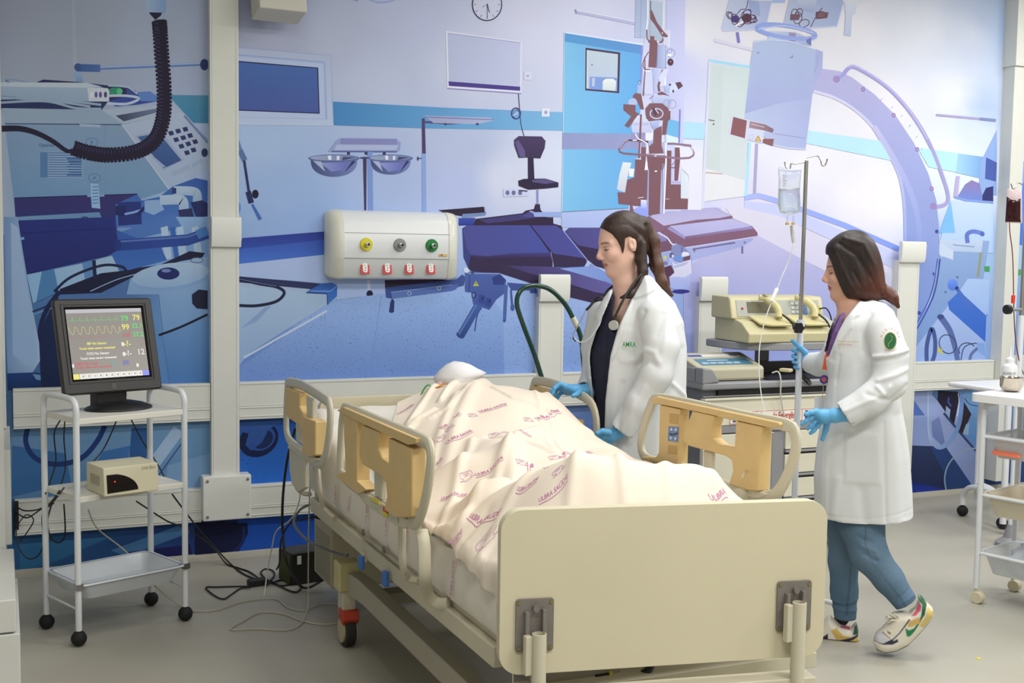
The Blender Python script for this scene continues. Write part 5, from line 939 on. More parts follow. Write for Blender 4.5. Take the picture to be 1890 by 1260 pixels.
for (a, b) in (((xs0, zs0), (xs1, zs0+f)), ((xs0, zs1-f), (xs1, zs1)), ((xs0, zs0), (xs0+f, zs1)), ((xs1-f, zs0), (xs1, zs1))):
    bd.b2((a[0], YC-0.0155, a[1]), (b[0], YC-0.0144, b[1]))
xm0, xm1 = P0(1394, 770)[0], P0(1477, 770)[0]
for x in (xm0, xm1): bd.b2((x-f/2, YC-0.0155, zs0), (x+f/2, YC-0.0144, zs1))
ob = obj('sign_border', bd, M_RED, ec, W=True)
tb = text_mb('Carro de Emergência', 0.052, ((xm0+xm1)/2, YC-0.015, (zs0+zs1)/2+0.001), (1, 0, 0), (0, 0, 1), (0, -1, 0), 0.001, bold=0.0008, fit=(xm1-xm0)*0.92)
obj('sign_lettering', tb, M_RED, ec, W=True, fix=False)
for xx in (xs0+0.012, xm1+0.012):
    zc = (zs0+zs1)/2
    obj('cross_logo', wb((xx+0.008, YC-0.0156, zc-0.022), (xx+0.026, YC-0.0144, zc+0.022)).b2((xx, YC-0.0156, zc-0.009), (xx+0.034, YC-0.0144, zc+0.009)), M_NAVY, ec, W=True)
    obj('logo_lettering', text_mb('ALM', 0.040, (xx+0.075, YC-0.015, zc+0.006), (1, 0, 0), (0, 0, 1), (0, -1, 0), 0.001, bold=0.0012, fit=0.065), M_NAVY, ec, W=True, fix=False)
zB1, zB0 = zD0-0.002, P0(1300, 801)[2]
obj('front_strip', wb((cl, YC-0.012, zB0), (cr, YC+0.02, zB1)), M_CARTG, ec, W=True, bevel=0.003)
xd = P0(1424, 850)[0]; xe = P0(1446, 850)[0]
dr = obj('door', wb((cl+0.004, YC-0.014, 0.13), (xd, YC+0.02, zB0-0.006)), M_CARTC, ec, W=True, bevel=0.004); dr['label'] = 'cream side door'
obj('door_edge', wb((xd-0.012, YC-0.020, 0.14), (xd-0.006, YC-0.012, zB0-0.01)), M_CARTG, dr, W=True)
obj('pillar', wb((xd+0.003, YC-0.004, 0.13), (xe-0.003, YC+0.02, zB0-0.004)), M_CARTG, ec, W=True)
zz = zB0-0.004; hh = 0.128
while zz-hh > 0.12:
    dd = obj('drawer', wb((xe, YC-0.014, zz-hh+0.028), (cr-0.004, YC+0.02, zz)), M_CARTC, ec, W=True, bevel=0.004)
    obj('drawer_handle', wb((xe, YC-0.020, zz-hh+0.012), (cr-0.004, YC+0.0, zz-hh+0.024)), M_CARTG, dd, W=True, bevel=0.003)
    obj('drawer_slot', wb((xe, YC-0.004, zz-hh+0.001), (cr-0.004, YC+0.01, zz-hh+0.012)), M_BLACK, dd, W=True)
    zz -= hh
for x in (cl+0.06, cr-0.06):
    for y in (YC+0.05, YC+0.38):
        c = obj('caster', MB().cyl((x-0.015, y, 0.048), (x+0.015, y, 0.048), 0.048, n=20), M_RUBBER, ec, W=True, smooth=True)
        obj('fork', wb((x-0.022, y-0.02, 0.05), (x+0.022, y+0.02, 0.125)), M_CARTG, c, W=True)
# dark tray on the right of the worktop
tx0, tx1 = P0(1418, 690)[0], cr-0.04
dt = thing('dark_tray', 'dark sloping plastic tray on cart top right of the ECG machine', 'tray', ((tx0+tx1)/2, YC+0.2, zt+0.029))
obj('floor', wb((tx0, YC+0.0, zt+0.029), (tx1, YC+0.40, zt+0.035)), M_BLACK, dt, W=True)
obj('rear_wall', MB().prism([(tx0, zt+0.03), (tx1, zt+0.03), (tx1, zt+0.095), (tx0+0.03, zt+0.095), (tx0-0.01, zt+0.06)], (0, 0, 0), (1, 0, 0), (0, 0, 1), (0, 1, 0), YC+0.30, YC+0.33), mat('dark_tray_grey', '#39383a', 0.35), dt, W=True)
# ---------------------------------------------------------------- ECG machine on the cart
zb = zt+0.029
e0, e1 = P0(1303, 697)[0]-0.03, P0(1411, 690, YC+0.02)[0]
ecgm = thing('ecg_machine', 'beige ECG machine with blue keypad label on left of cart top', 'medical device', ((e0+e1)/2, YC+0.16, zb))
EW = e1-e0
sec = [(0.0, 0.002), (0.0, 0.062), (0.012, 0.072), (0.20, 0.125), (0.235, 0.130), (0.235, 0.002)]
obj('case', MB().prism(sec, (-EW/2, -0.14, 0), (0, 1, 0), (0, 0, 1), (1, 0, 0), 0, EW), M_EQ, ecgm, bevel=0.010, seg=3)
nx = np.array([0, 0.188, 0.053]); nx = nx/np.linalg.norm(nx); nn_ = np.cross(np.array([1.0, 0, 0]), nx)
def on(u, v, t=0.0): return np.array([-EW/2+u, -0.128, 0.0725])+nx*v+nn_*t
def slab(u0, v0, u1, v1, t, name, m, par):
    P = [on(u0, v0), on(u1, v0), on(u1, v1), on(u0, v1)]
    return obj(name, MB().add(P+[q+nn_*t for q in P], [(0, 1, 2, 3), (4, 5, 6, 7), (0, 1, 5, 4), (1, 2, 6, 5), (2, 3, 7, 6), (3, 0, 4, 7)]), m, par)
lbl = slab(0.03, 0.145, EW-0.05, 0.18, 0.0012, 'label_strip', mat('paper_white', '#d8d8d4', 0.6), ecgm)
slab(0.035, 0.150, 0.12, 0.175, 0.0022, 'blue_logo', mat('ink_blue', '#3a4494', 0.5), lbl); slab(EW-0.11, 0.155, EW-0.06, 0.172, 0.0022, 'ink_mark', mat('ink_violet', '#6a6890', 0.5), lbl)
kp = slab(0.045, 0.03, EW-0.04, 0.118, 0.0012, 'keypad', mat('teal_panel', '#4f7f96', 0.4), ecgm)
for k in range(5): slab(0.06+k*0.048, 0.045, 0.10+k*0.048, 0.066, 0.0024, 'key', mat('key_pale', '#a9bcd0', 0.4), kp)
slab(0.11, 0.085, 0.24, 0.10, 0.0024, 'display', mat('key_pale', '#a9bcd0', 0.4), kp)
obj('seam', MB().b2((-EW/2-0.0006, -0.1412, 0.012), (EW/2+0.0006, -0.139, 0.0145)), mat('seam_brown', '#8f8a70', 0.6), ecgm)
for k, c in enumerate(('#1f7a5a', '#c44a48', '#2c2c34', '#cfd0cc', '#c44a48')):
    oo = obj('lead_plug', MB().cyl((EW/2, -0.10+0.012*k, 0.03+0.008*(k % 2)), (EW/2+0.02+0.006*k, -0.105+0.010*k, 0.026), 0.0045, n=8), mat('lead'+c, c, 0.5), ecgm, smooth=True)
def cab(name, label, pts, r, m, **k): return cable(name, label, pts, r, m, **k)
a0 = atY(1425, 688, YC)
cab('lead_cable', 'pale cable curving from ECG machine down across cart front', [a0, atY(1436, 686, YC-0.02), atY(1441, 700, YC-0.04), atY(1441, 730, YC-0.045), atY(1447, 765, YC-0.03), atY(1455, 785, YC-0.03), atY(1462, 815, YC-0.03)], 0.004, mat('pale_cable', '#bfc0b6', 0.5))
cab('coil_cable', 'dark spiral cable hanging over cart edge below the IV pole', [atY(1478, 690, YC-0.05)+0.012*np.array([math.cos(a), 0.3, math.sin(a)])+np.array([0.0125*a/6.28*0.55, 0, -0.0055*a/6.28]) for a in np.linspace(0, 2*PI*9, 60)], 0.003, M_BCABLE, n=2)
pl_ = atY(1455, 685, YC-0.03); ppx = thing('cable_plug', 'beige cable plug resting on cart edge left of the IV pole', 'plug', tuple(pl_))
obj('body', MB().box((0, 0.02, 0.004), (0.045, 0.06, 0.018), rotz(0.5)), mat('plug_beige', '#c6bd98', 0.5), ppx, bevel=0.005)
# ---------------------------------------------------------------- raised shelf and defibrillator
YD = 5.12
s0, s1 = atY(1366, 640, YD)[0], atY(1560, 640, YD)[0]
zsh = atY(1380, 632, YD)[2]
sh = thing('cart_shelf', 'grey raised shelf above the cart carrying the defibrillator', 'shelf', ((s0+s1)/2, YD+0.2, zt))
obj('plate', MB().prism([(s0, YD+0.10), (s0+0.05, YD-0.0), (s0+0.26, YD-0.06), (s1, YD-0.06), (s1, YD+0.33), (s0, YD+0.33)], (0, 0, 0), (1, 0, 0), (0, 1, 0), (0, 0, 1), zsh-0.042, zsh-0.001), M_CARTG, sh, W=True, bevel=0.008)
obj('post', wb(((s0+s1)/2-0.03, YD+0.26, zt+0.03), ((s0+s1)/2+0.03, YD+0.31, zsh-0.02)), M_CARTD, sh, W=True)
df = thing('defibrillator', 'cream defibrillator with two paddles resting on its sloping top', 'medical device', ((s0+s1)/2, YD+0.1, zsh))
M_DF = mat('defib_cream', '#bfb893', 0.45)
d0, d1_ = atY(1366, 600, YD)[0]+0.02, atY(1530, 600, YD)[0]+0.05
zA, zBm, zT = zsh, zsh+0.125, atY(1400, 548, YD+0.05)[2]
base = [(-0.05, 0.0), (-0.055, 0.05), (0.02, 0.105), (0.10, 0.125), (0.27, 0.125), (0.27, 0.0)]
obj('base', MB().prism([(YD+a, zA+b) for a, b in base], (0, 0, 0), (0, 1, 0), (0, 0, 1), (1, 0, 0), d0, d1_), M_DF, df, W=True, bevel=0.008)
up = [(0.075, 0.118), (0.105, zT-zA-0.01), (0.115, zT-zA), (0.28, zT-zA+0.005), (0.28, 0.12)]
hd_ = obj('head', MB().prism([(YD+a, zA+b) for a, b in up], (0, 0, 0), (0, 1, 0), (0, 0, 1), (1, 0, 0), d0-0.02, d1_-0.02), M_DF, df, W=True, bevel=0.010, seg=3)
up_ = np.array([0, 0.03, zT-zA-0.128]); up_ /= np.linalg.norm(up_)
def F_(u, v, t=0.0): return np.array([d0-0.02+u*(d1_-d0), YD+0.075, zA+0.118])+up_*v*(zT-zA-0.12)+np.array([0, -1, 0.15])*t
def fslab(u0, v0, u1, v1, t, name, m, par):
    P = [F_(u0, v0), F_(u1, v0), F_(u1, v1), F_(u0, v1)]; Q = [F_(u0, v0, t), F_(u1, v0, t), F_(u1, v1, t), F_(u0, v1, t)]
    return obj(name, MB().add(P+Q, [(0, 1, 2, 3), (4, 5, 6, 7), (0, 1, 5, 4), (1, 2, 6, 5), (2, 3, 7, 6), (3, 0, 4, 7)]), m, par, W=True)
fp = fslab(0.06, 0.12, 0.95, 0.88, 0.003, 'control_panel', mat('panel_grey', '#a9aca4', 0.4), df)
fslab(0.17, 0.30, 0.50, 0.80, 0.006, 'display', mat('lcd_olive', '#6e6a58', 0.25), df)
for k in range(3):
    for j in range(2): fslab(0.64+0.045*j, 0.66-0.2*k, 0.67+0.045*j, 0.78-0.2*k, 0.007, 'button', mat('button_pale', '#cfd3d4', 0.4), df)
    fslab(0.765, 0.62-0.2*k, 0.81, 0.77-0.2*k, 0.007, 'button', mat('button_blue', '#5a7ab8', 0.4), df)
hq = F_(0.115, 0.5, 0.006); obj('heart_mark', MB().ball(hq, 0.006, 6), mat('red_plastic', '#c8232c'), df, W=True, smooth=True)
q_ = F_(0.89, 0.42, 0.0); kn = obj('knob', MB().cyl(q_, q_+np.array([0, -0.035, 0.004]), 0.024, 0.020, 20), mat('knob_cream', '#b7ae74', 0.45), df, W=True, smooth=True)
for k in (0, 1):   # paddles
    bx_ = d0+0.20+k*0.235; by = YD+0.02; bz = zA+0.13
    tray_ = obj('paddle_tray', MB().prism([(bx_-0.12, -0.05), (bx_-0.05, -0.075), (bx_+0.075, -0.075), (bx_+0.085, 0.045), (bx_-0.13, 0.045)], (0, by, bz-0.018), (1, 0, 0), (0, 0.92, 0.38), (0, -0.38, 0.92), 0, 0.014), mat('paddle_cream', '#c6bd8e', 0.4), df, W=True, bevel=0.006)
    ct = catmull([(bx_-0.06, by+0.045, bz+0.105), (bx_-0.03, by+0.03, bz+0.098), (bx_+0.01, by+0.0, bz+0.065), (bx_+0.022, by-0.02, bz+0.03), (bx_+0.015, by-0.03, bz+0.0)], 5)
    pd = obj('paddle', MB().tube(ct, [0.016]*6+[0.020]*(len(ct)-6), 10, flat=1.0), mat('paddle_cream', '#c6bd8e', 0.4), df, W=True, smooth=True)
    obj('paddle_button', MB().b2((bx_-0.050, by+0.01, bz+0.118), (bx_-0.015, by+0.03, bz+0.124)), mat('panel_grey', '#a9aca4'), pd, W=True)
    e_ = np.array([bx_+0.035, by-0.045, bz+0.012])
    obj('cord', MB().tube(catmull([e_+np.array([-0.012, 0.012, 0.008]), e_, e_+np.array([0.03, -0.02, -0.03]), e_+np.array([0.06, -0.03, -0.085])], 5), 0.005, 8), M_BCABLE, pd, W=True, smooth=True)
obj('printer', MB().prism([(YD-0.02, zA+0.085), (YD+0.07, zA+0.135), (YD+0.07, zA+0.09)], (0, 0, 0), (0, 1, 0), (0, 0, 1), (1, 0, 0), d1_-0.14, d1_-0.02), mat('panel_grey', '#a9aca4'), df, W=True)
cab('signal_lead', 'black lead arching from defibrillator knob to the right', [q_+np.array([0.01, -0.035, 0.006]), q_+np.array([0.05, -0.04, 0.01]), q_+np.array([0.09, -0.03, -0.03]), q_+np.array([0.14, 0.02, -0.09]), q_+np.array([0.15, 0.06, -0.13])], 0.004, M_BCABLE)
# ---------------------------------------------------------------- IV stand held by the walking woman
IY = 4.12; IX = atY(1476, 640, IY)[0]
iv = thing('iv_stand', 'tall IV stand with steel hooks and white lower pole held by the walking woman', 'IV stand', (IX, IY, 0))
ztop = atY(1484, 292, IY)[2]
obj('upper_pole', MB().cyl((0, 0, 1.28), (0.002, 0, ztop-0.01), 0.0085, n=14), M_STEEL, iv, smooth=True)
obj('lower_pole', MB().cyl((0, 0, 0.10), (0, 0, 1.302), 0.0135, n=16), mat('pole_white', '#d9dde2', 0.35), iv, smooth=True)
uX = np.array([CR[0], CR[1], 0]); uX /= np.linalg.norm(uX)
def hk(s): return catmull([uX*0.0+np.array([0, 0, ztop-0.006]), uX*0.045*s+np.array([0, 0, ztop-0.010*(-s)*1.0-0.006]), uX*0.062*s+np.array([0, 0, ztop-0.014]), uX*0.067*s+np.array([0, 0, ztop-0.034]), uX*0.079*s+np.array([0, 0, ztop-0.038]), uX*0.088*s+np.array([0, 0, ztop-0.022]), uX*0.090*s+np.array([0, 0, ztop-0.008])], 5)
for s in (-1, 1):
    pp = hk(s); pp = [p_+np.array([0, 0, 0.008*s]) for p_ in pp]
    obj('hook', MB().tube(pp, 0.003, 8), M_STEEL, iv, smooth=True)
kc = atY(1464, 604, IY)-np.array([IX, IY, 0])
kc[1] = -0.035
kp_ = []
for k in range(48):
    a = 2*PI*k/48; r = 0.0225+0.0022*math.cos(6*a); kp_.append((r*math.cos(a), r*math.sin(a)))
obj('clamp_knob', MB().prism(kp_, kc, uX, (0, 0, 1), (-uX[1], uX[0], 0), -0.012, 0.008), M_BLACK, iv, bevel=0.002)
obj('clamp_collar', MB().cyl((0, 0, 1.27), (0, 0, 1.31), 0.017, n=16), mat('pole_white', '#d9dde2'), iv, smooth=True)
obj('clamp_shaft', MB().cyl((0, 0, 1.295), kc, 0.005, n=8), M_STEEL, iv, smooth=True)
for k in range(5):
    a = math.radians(72*k-50); e = np.array([0.22*math.cos(a), 0.22*math.sin(a), 0.085])
    lg = obj('leg', MB().tube([(0.01*math.cos(a), 0.01*math.sin(a), 0.115), tuple(e)], 0.011, 10), mat('pole_white', '#d9dde2'), iv, smooth=True)
    obj('caster', MB().cyl((e[0]-0.012*math.sin(a), e[1]+0.012*math.cos(a), 0.032), (e[0]+0.012*math.sin(a), e[1]-0.012*math.cos(a), 0.032), 0.031, n=16).cyl((e[0], e[1], 0.035), (e[0], e[1], 0.08), 0.007, n=8), M_RUBBER, lg, smooth=True)
obj('hub', MB().cyl((0, 0, 0.095), (0, 0, 0.15), 0.025, n=16), M_CARTG, iv, smooth=True)
# fluid bag
def puff(outline, C3, U, W, N, t, rings=5, pw=0.5):
    """pillow-like closed shape from an outline; t = half thickness at the middle"""
    U, W, N, C3 = [np.array(q, float) for q in (U, W, N, C3)]
    cx = sum(p[0] for p in outline)/len(outline); cy = sum(p[1] for p in outline)/len(outline)
    mb = MB(); n = len(outline)
    def ring(k, s): return [C3+U*(cx+(p[0]-cx)*k)+W*(cy+(p[1]-cy)*k)+N*(s*t*(1-k**2.2)**pw) for p in outline]
    ks = [1, 0.94, 0.82, 0.64, 0.42, 0.2]
    rows = [ring(k, 1) for k in reversed(ks)]+[ring(k, -1) for k in ks[1:]]
    mb.grid(rows, closed_v=True); mb.add(rows[0], [tuple(range(n))]); mb.add(rows[-1], [tuple(range(n))]); return mb
M_CLEAR = mat('clear_plastic', '#e8eef2', 0.12, trans=0.85, ior=1.33, alpha=0.75, spec=0.6)
M_WATER = mat('clear_fluid', '#f0f6fa', 0.03, trans=0.95, ior=1.33)
bag0 = atY(1456, 350, IY-0.01)
def bo(pts): return [((atY(a, b, IY)-bag0)@uX, (atY(a, b, IY)-bag0)[2]) for a, b in pts]
nC = np.array([uX[1], -uX[0], 0])
bg = thing('saline_bag', 'clear saline bag hanging from left hook of the IV stand', 'IV bag', tuple(bag0))
out = bo([(1437, 308), (1454, 312), (1476, 314), (1474, 335), (1473, 352), (1474, 375), (1474, 392), (1462, 396), (1450, 398), (1440, 392), (1436, 376), (1437, 352), (1438, 330)])
obj('pouch', puff(out, (0, 0, 0), uX, (0, 0, 1), nC, 0.012), M_CLEAR, bg, smooth=True)
out2 = bo([(1439, 348), (1455, 350), (1472, 347), (1472.5, 375), (1472, 390), (1461, 394), (1450, 396), (1441, 390), (1438, 376)])
obj('fluid', puff(out2, (0, 0, 0), uX, (0, 0, 1), nC, 0.010), M_WATER, bg, smooth=True)
pt = MB()
for k in range(7): q_ = bo([(1441+(k % 2), 324+3.2*k)])[0]; pt.b2((q_[0]*uX[0], q_[0]*uX[1]-0.0135, q_[1]), (q_[0]*uX[0]+0.016-0.003*(k % 3), q_[0]*uX[1]-0.0130-0.012, q_[1]+0.0012))
obj('print', pt, mat('grey_ink2', '#9aa0a0', 0.6), bg)
for a in (1452, 1462):
    q_ = bo([(a, 398)])[0]; q2 = bo([(a, 411)])[0]; q3 = bo([(a, 415)])[0]
    obj('port', MB().cyl(uX*q_[0]+np.array([0, 0, q_[1]]), uX*q2[0]+np.array([0, 0, q2[1]]), 0.004, n=10), M_CLEAR, bg, smooth=True)
    obj('port_cap', MB().cyl(uX*q2[0]+np.array([0, 0, q2[1]]), uX*q3[0]+np.array([0, 0, q3[1]]), 0.008, n=12), mat('amber_cap', '#c2a24a', 0.4), bg, smooth=True)
M_TUBE = mat('clear_tube', '#d9dcd6', 0.3, trans=0.3, spec=0.6)
ivl = thing('infusion_line', 'thin clear infusion line with drip chamber running from saline bag down to bed', 'IV line', tuple(atY(1463, 450, IY)))
pts = [atY(a, b, y) for a, b, y in [(1464, 448, 4.11), (1462, 462, 4.1), (1452, 490, 4.1), (1441, 515, 4.08), (1434, 535, 4.06), (1422, 562, 4.04), (1410, 598, 4.0), (1402, 640, 3.96), (1401, 680, 3.92), (1404, 720, 3.85), (1410, 755, 3.76), (1417, 780, 3.65), (1410, 792, 3.5), (1395, 805, 3.4), (1385, 830, 3.3), (1384, 850, 3.2), (1370, 880, 3.05)]]
obj('tube', MB().tube(catmull(pts, 6), 0.0024, 6), M_TUBE, ivl, W=True, smooth=True)
obj('drip_chamber', MB().cyl(atY(1461, 416, IY), atY(1462, 424, IY), 0.007, n=12).cyl(atY(1462, 424, IY), atY(1465, 448, IY), 0.0085, 0.0075, 12), M_TUBE, ivl, W=True, smooth=True)
obj('roller_clamp', MB().tube([atY(1434, 533, 4.055), atY(1424, 556, 4.035)], [0.0085, 0.0065], 6), mat('clamp_white', '#e8e8da', 0.4), ivl, W=True, smooth=True)
# ---------------------------------------------------------------- green breathing hose
hp = [(1001, 700, 4.95), (985, 650, 4.97), (966, 600, 4.97), (954, 560, 4.97), (962, 535, 4.97), (985, 527, 4.97), (1015, 534, 4.97), (1042, 560, 4.97), (1060, 592, 4.97), (1072, 622, 4.97), (1076, 660, 4.97), (1080, 700, 4.97)]
hs = thing('green_hose', 'glossy dark green hose arching over behind the bed head', 'hose', tuple(atY(1001, 700, 4.95)))
obj('tube', MB().tube(catmull([atY(*q) for q in hp], 10), 0.0115, 16), mat('green_rubber', '#123c2c', 0.18, coat=0.5), hs, W=True, smooth=True)
obj('sleeve', MB().tube([atY(1057, 585, 4.97), atY(1065, 602, 4.97)], 0.0135, 16), mat('sleeve_cream', '#cfcdb8', 0.4), hs, W=True, smooth=True)

# ---------------------------------------------------------------- right-hand trolley with trays
tz = math.atan2(-0.965, 0.262)
T_ = thing('instrument_trolley', 'white trolley with three tray levels and cream casters at the right edge', 'trolley', (4.10, 4.0, 0), tz)
LX, LY = 0.62, 0.33     # local x runs towards the viewer, y away to the right
M_CC = mat('caster_cream', '#cfc6a8', 0.45); M_TP = mat('tray_cream', '#d6cbb4', 0.4); M_TC = mat('tray_clear', '#d9dde0', 0.25, alpha=0.6, spec=0.5)
for x in (0, LX):
    for y in (0, LY):
        obj('leg', MB().cyl((x, y, 0.07), (x, y, 0.90), 0.0135, n=12), M_WHITE, T_, smooth=True)
        c = obj('caster', MB().cyl((x+0.012, y-0.018, 0.028), (x+0.012, y+0.018, 0.028), 0.028, n=20), M_CC, T_, smooth=True, bevel=0.004)
        obj('stem', MB().cyl((x, y, 0.03), (x, y, 0.075), 0.007, n=8), M_CC, c, smooth=True)
obj('top', MB().prism([(a+LX/2, b+LY/2) for a, b in rrect(LX+0.10, LY+0.10, 0.04, 6)], (0, 0, 0), (1, 0, 0), (0, 1, 0), (0, 0, 1), 0.935, 0.972), mat('top_white', '#e4e4e2', 0.3), T_, bevel=0.008)
for x in (0.0, LX): obj('top_arch', MB().tube(catmull([(x, 0, 0.86), (x, 0.015, 0.905), (x, 0.05, 0.922), (x, LY-0.05, 0.922), (x, LY-0.015, 0.905), (x, LY, 0.86)], 4), 0.013, 10), M_WHITE, T_, smooth=True)
for (z, m, nm, lb_) in ((0.775, M_TC, 'tray', 'clear tray with orange packets'), (0.505, M_TP, 'tray', 'cream tray'), (0.235, M_TC, 'tray', 'clear bottom tray')):
    obj('tray_rim', MB().tube([(0, 0, z), (LX, 0, z), (LX, LY, z), (0, LY, z)], 0.0075, 8, closed=True), M_WHITE, T_, smooth=True)
    o_ = obj(nm, tray(0.012, LX-0.012, 0.012, LY-0.012, z-0.095, z+0.01, 0.03), m, T_, smooth=True, sharp=40); o_['label'] = lb_
def inT(x, y, z): return np.array([4.10, 4.0, 0])+rotz(tz)@np.array([x, y, z])
for k, (x, y, c) in enumerate(((0.10, 0.06, '#e0795a'), (0.27, 0.05, '#dfe0e2'), (0.20, 0.16, '#e28a66'), (0.42, 0.07, '#e0795a'))):
    p_ = inT(x, y, 0.695); t = thing('packet', ['orange sterile packet lying nearest the left leg in the upper clear tray', 'white sterile packet beside the orange ones in upper clear tray', 'orange sterile packet at the back of upper clear tray', 'orange sterile packet furthest right in upper clear tray'][k], 'packet', tuple(p_), tz+0.2*k)
    obj('wrapper', puff(rrect(0.14, 0.10, 0.01, 2), (0, 0, 0.03), (1, 0, 0), (0, 0.8, 0.6), (0, -0.6, 0.8), 0.012), mat('packet'+c, c, 0.35), t, smooth=True)
    obj('print_band', MB().box((0, -0.002, 0.031), (0.09, 0.03, 0.0265), rotx(0.64)), mat('print_grey', '#c2a8a4', 0.5), t)
p_ = inT(0.24, 0.10, 0.70); t = thing('blue_ball', 'bright blue rounded bottle cap poking out of upper tray', 'bottle', tuple(p_)); obj('dome', MB().lathe([(0.03, 0.0), (0.034, 0.05), (0.03, 0.085), (0.012, 0.103), (0.0005, 0.106)], n=20), mat('cap_blue', '#2f6fd0', 0.35), t, smooth=True)
p_ = inT(0.25, 0.16, 0.425); t = thing('gauze_pack', 'pale pink gauze pack in the cream middle tray', 'packet', tuple(p_), tz); obj('wrapper', puff(rrect(0.26, 0.16, 0.02, 3), (0, 0, 0.05), (1, 0, 0), (0, 1, 0), (0, 0, 1), 0.035), mat('gauze_pink', '#d6bdaa', 0.6, bump=0.3), t, smooth=True)
p_ = inT(0.28, 0.16, 0.150); t = thing('plastic_bag', 'crumpled white plastic bag heaped in bottom tray', 'bag', tuple(p_), tz)
G = []
for i in range(13):
    f_ = PI/2*i/12; row = []
    for j in range(28):
        a = 2*PI*j/28; r = 1+0.10*math.sin(5*a+i)+0.06*math.sin(9*a-2*i); row.append((0.21*math.cos(a)*math.cos(f_)*r, 0.10*math.sin(a)*math.cos(f_)*r, 0.004+0.165*math.sin(f_)*(1+0.04*math.sin(7*a))))
    G.append(row)
mb = MB().grid(G, closed_v=True); mb.add(G[0], [tuple(range(28))]); obj('film', mb, mat('bag_white', '#d3d9de', 0.25, bump=0.5, bscale=35), t, smooth=True, sharp=180)
# steel bowl and squeeze bottle on its top
p_ = atZ(1866, 722, 0.973); sb = thing('steel_bowl', 'small polished steel bowl on the trolley top', 'bowl', tuple(p_))
obj('cup', MB().lathe([(0.0005, 0.001), (0.028, 0.001), (0.042, 0.008), (0.050, 0.025), (0.051, 0.062), (0.055, 0.065), (0.053, 0.0665), (0.048, 0.062), (0.046, 0.026), (0.030, 0.006), (0.0005, 0.004)], n=36), mat('polished_steel', '#b9b0a4', 0.12, 1.0), sb, smooth=True, sharp=60)
p_ = atZ(1884, 715, 0.973); p_ = p_+np.array([0.03, 0.10, 0]); sq = thing('squeeze_bottle', 'white squeeze bottle with pointed nozzle behind the steel bowl', 'bottle', (p_[0], p_[1], 0.973))
obj('bottle', MB().lathe([(0.0005, 0.0), (0.036, 0.0), (0.038, 0.006), (0.038, 0.075), (0.034, 0.095), (0.020, 0.108), (0.0185, 0.112)], n=28), mat('bottle_white', '#d9dbdc', 0.35), sq, smooth=True)
obj('nozzle', MB().lathe([(0.020, 0.110), (0.020, 0.128), (0.012, 0.134), (0.006, 0.140), (0.0035, 0.19)], n=20), mat('bottle_white', '#d9dbdc'), sq, smooth=True)
fd = np.array([-p_[0], -p_[1], 0]); fd /= np.linalg.norm(fd); ud = np.array([-fd[1], fd[0], 0])
obj('bottle_lettering', text_mb('ÁLCOOL 70°', 0.015, fd*0.0395+np.array([0, 0, 0.06]), ud, (0, 0, 1), fd, 0.0005, bold=0.0003, fit=0.06), mat('ink_grey', '#6a6c74', 0.6), sq, fix=False)
# second IV stand with a blood bag, behind
bx = atY(1889, 500, 4.75); s2 = thing('iv_stand', 'second IV stand with grey pole at the right edge carrying the blood bag', 'IV stand', (bx[0], bx[1], 0))
obj('pole', MB().cyl((0, 0, 0.12), (0, 0, 1.93), 0.012, n=14), M_STEEL, s2, smooth=True)
obj('lower_pole', MB().cyl((0, 0, 0.10), (0, 0, 1.28), 0.017, n=14), mat('pole_white', '#d9dde2'), s2, smooth=True)
hkp = [atY(1887, 341, 4.75), atY(1879, 338, 4.75), atY(1874, 347, 4.75), atY(1869, 348, 4.75), atY(1866, 339, 4.75)]
obj('hook', MB().tube(catmull(hkp, 5), 0.003, 8), M_STEEL, s2, W=True, smooth=True)
kq = atY(1858, 571, 4.72); kq2 = atY(1886, 571, 4.75)
obj('clamp_knob', MB().cyl(kq+np.array([-0.004, 0, 0]), kq+np.array([0.02, 0, 0]), 0.026, n=12), M_BLACK, s2, W=True, smooth=True); obj('clamp_shaft', MB().cyl(kq, kq2, 0.009, n=10), M_CARTG, s2, W=True, smooth=True)
obj('weighted_base', MB().lathe([(0.0005, 0.0), (0.08, 0.0), (0.08, 0.02), (0.04, 0.05), (0.02, 0.12), (0.0005, 0.125)], n=28), M_CARTG, s2, smooth=True)
b0 = atY(1871, 380, 4.74); bb2 = thing('blood_bag', 'dark red blood bag hanging at the upper right edge', 'blood bag', tuple(b0))
def bq(pts): return [((atP(a, b, b0)-b0)@cUr, (atP(a, b, b0)-b0)[2]) for a, b in pts]
cNr = np.array([b0[0], b0[1], 0]); cNr /= np.linalg.norm(cNr); cUr = np.array([cNr[1], -cNr[0], 0]); cNr = -cNr
obj('pouch', puff(bq([(1859, 348), (1886, 351), (1887, 412), (1855, 411)]), (0, 0, 0), cUr, (0, 0, 1), cNr, 0.010), mat('pouch_clear', '#d8c4c8', 0.2, alpha=0.8), bb2, smooth=True)
obj('blood', puff(bq([(1858, 362), (1885, 364), (1885, 411), (1855, 410)]), (0, 0, 0), cUr, (0, 0, 1), cNr, 0.014), mat('blood_red', '#2c060c', 0.12), bb2, smooth=True)
bt = [(1863, 411, 4.74), (1864, 430, 4.74), (1868, 460, 4.74), (1870, 500, 4.74), (1871, 560, 4.74), (1873, 610, 4.74), (1877, 645, 4.74), (1885, 680, 4.74), (1896, 700, 4.74)]
bl_ = thing('blood_line', 'thin red transfusion line hanging from the blood bag', 'IV line', tuple(atY(1863, 411, 4.74)))
obj('tube', MB().tube(catmull([atY(*q_) for q_ in bt], 6), 0.0028, 6), mat('line_red', '#6a2030', 0.3), bl_, W=True, smooth=True)
obj('clamp', MB().box(atY(1870, 552, 4.735), (0.020, 0.012, 0.045)), mat('clamp_red', '#d8342c', 0.4), bl_, W=True, bevel=0.003)
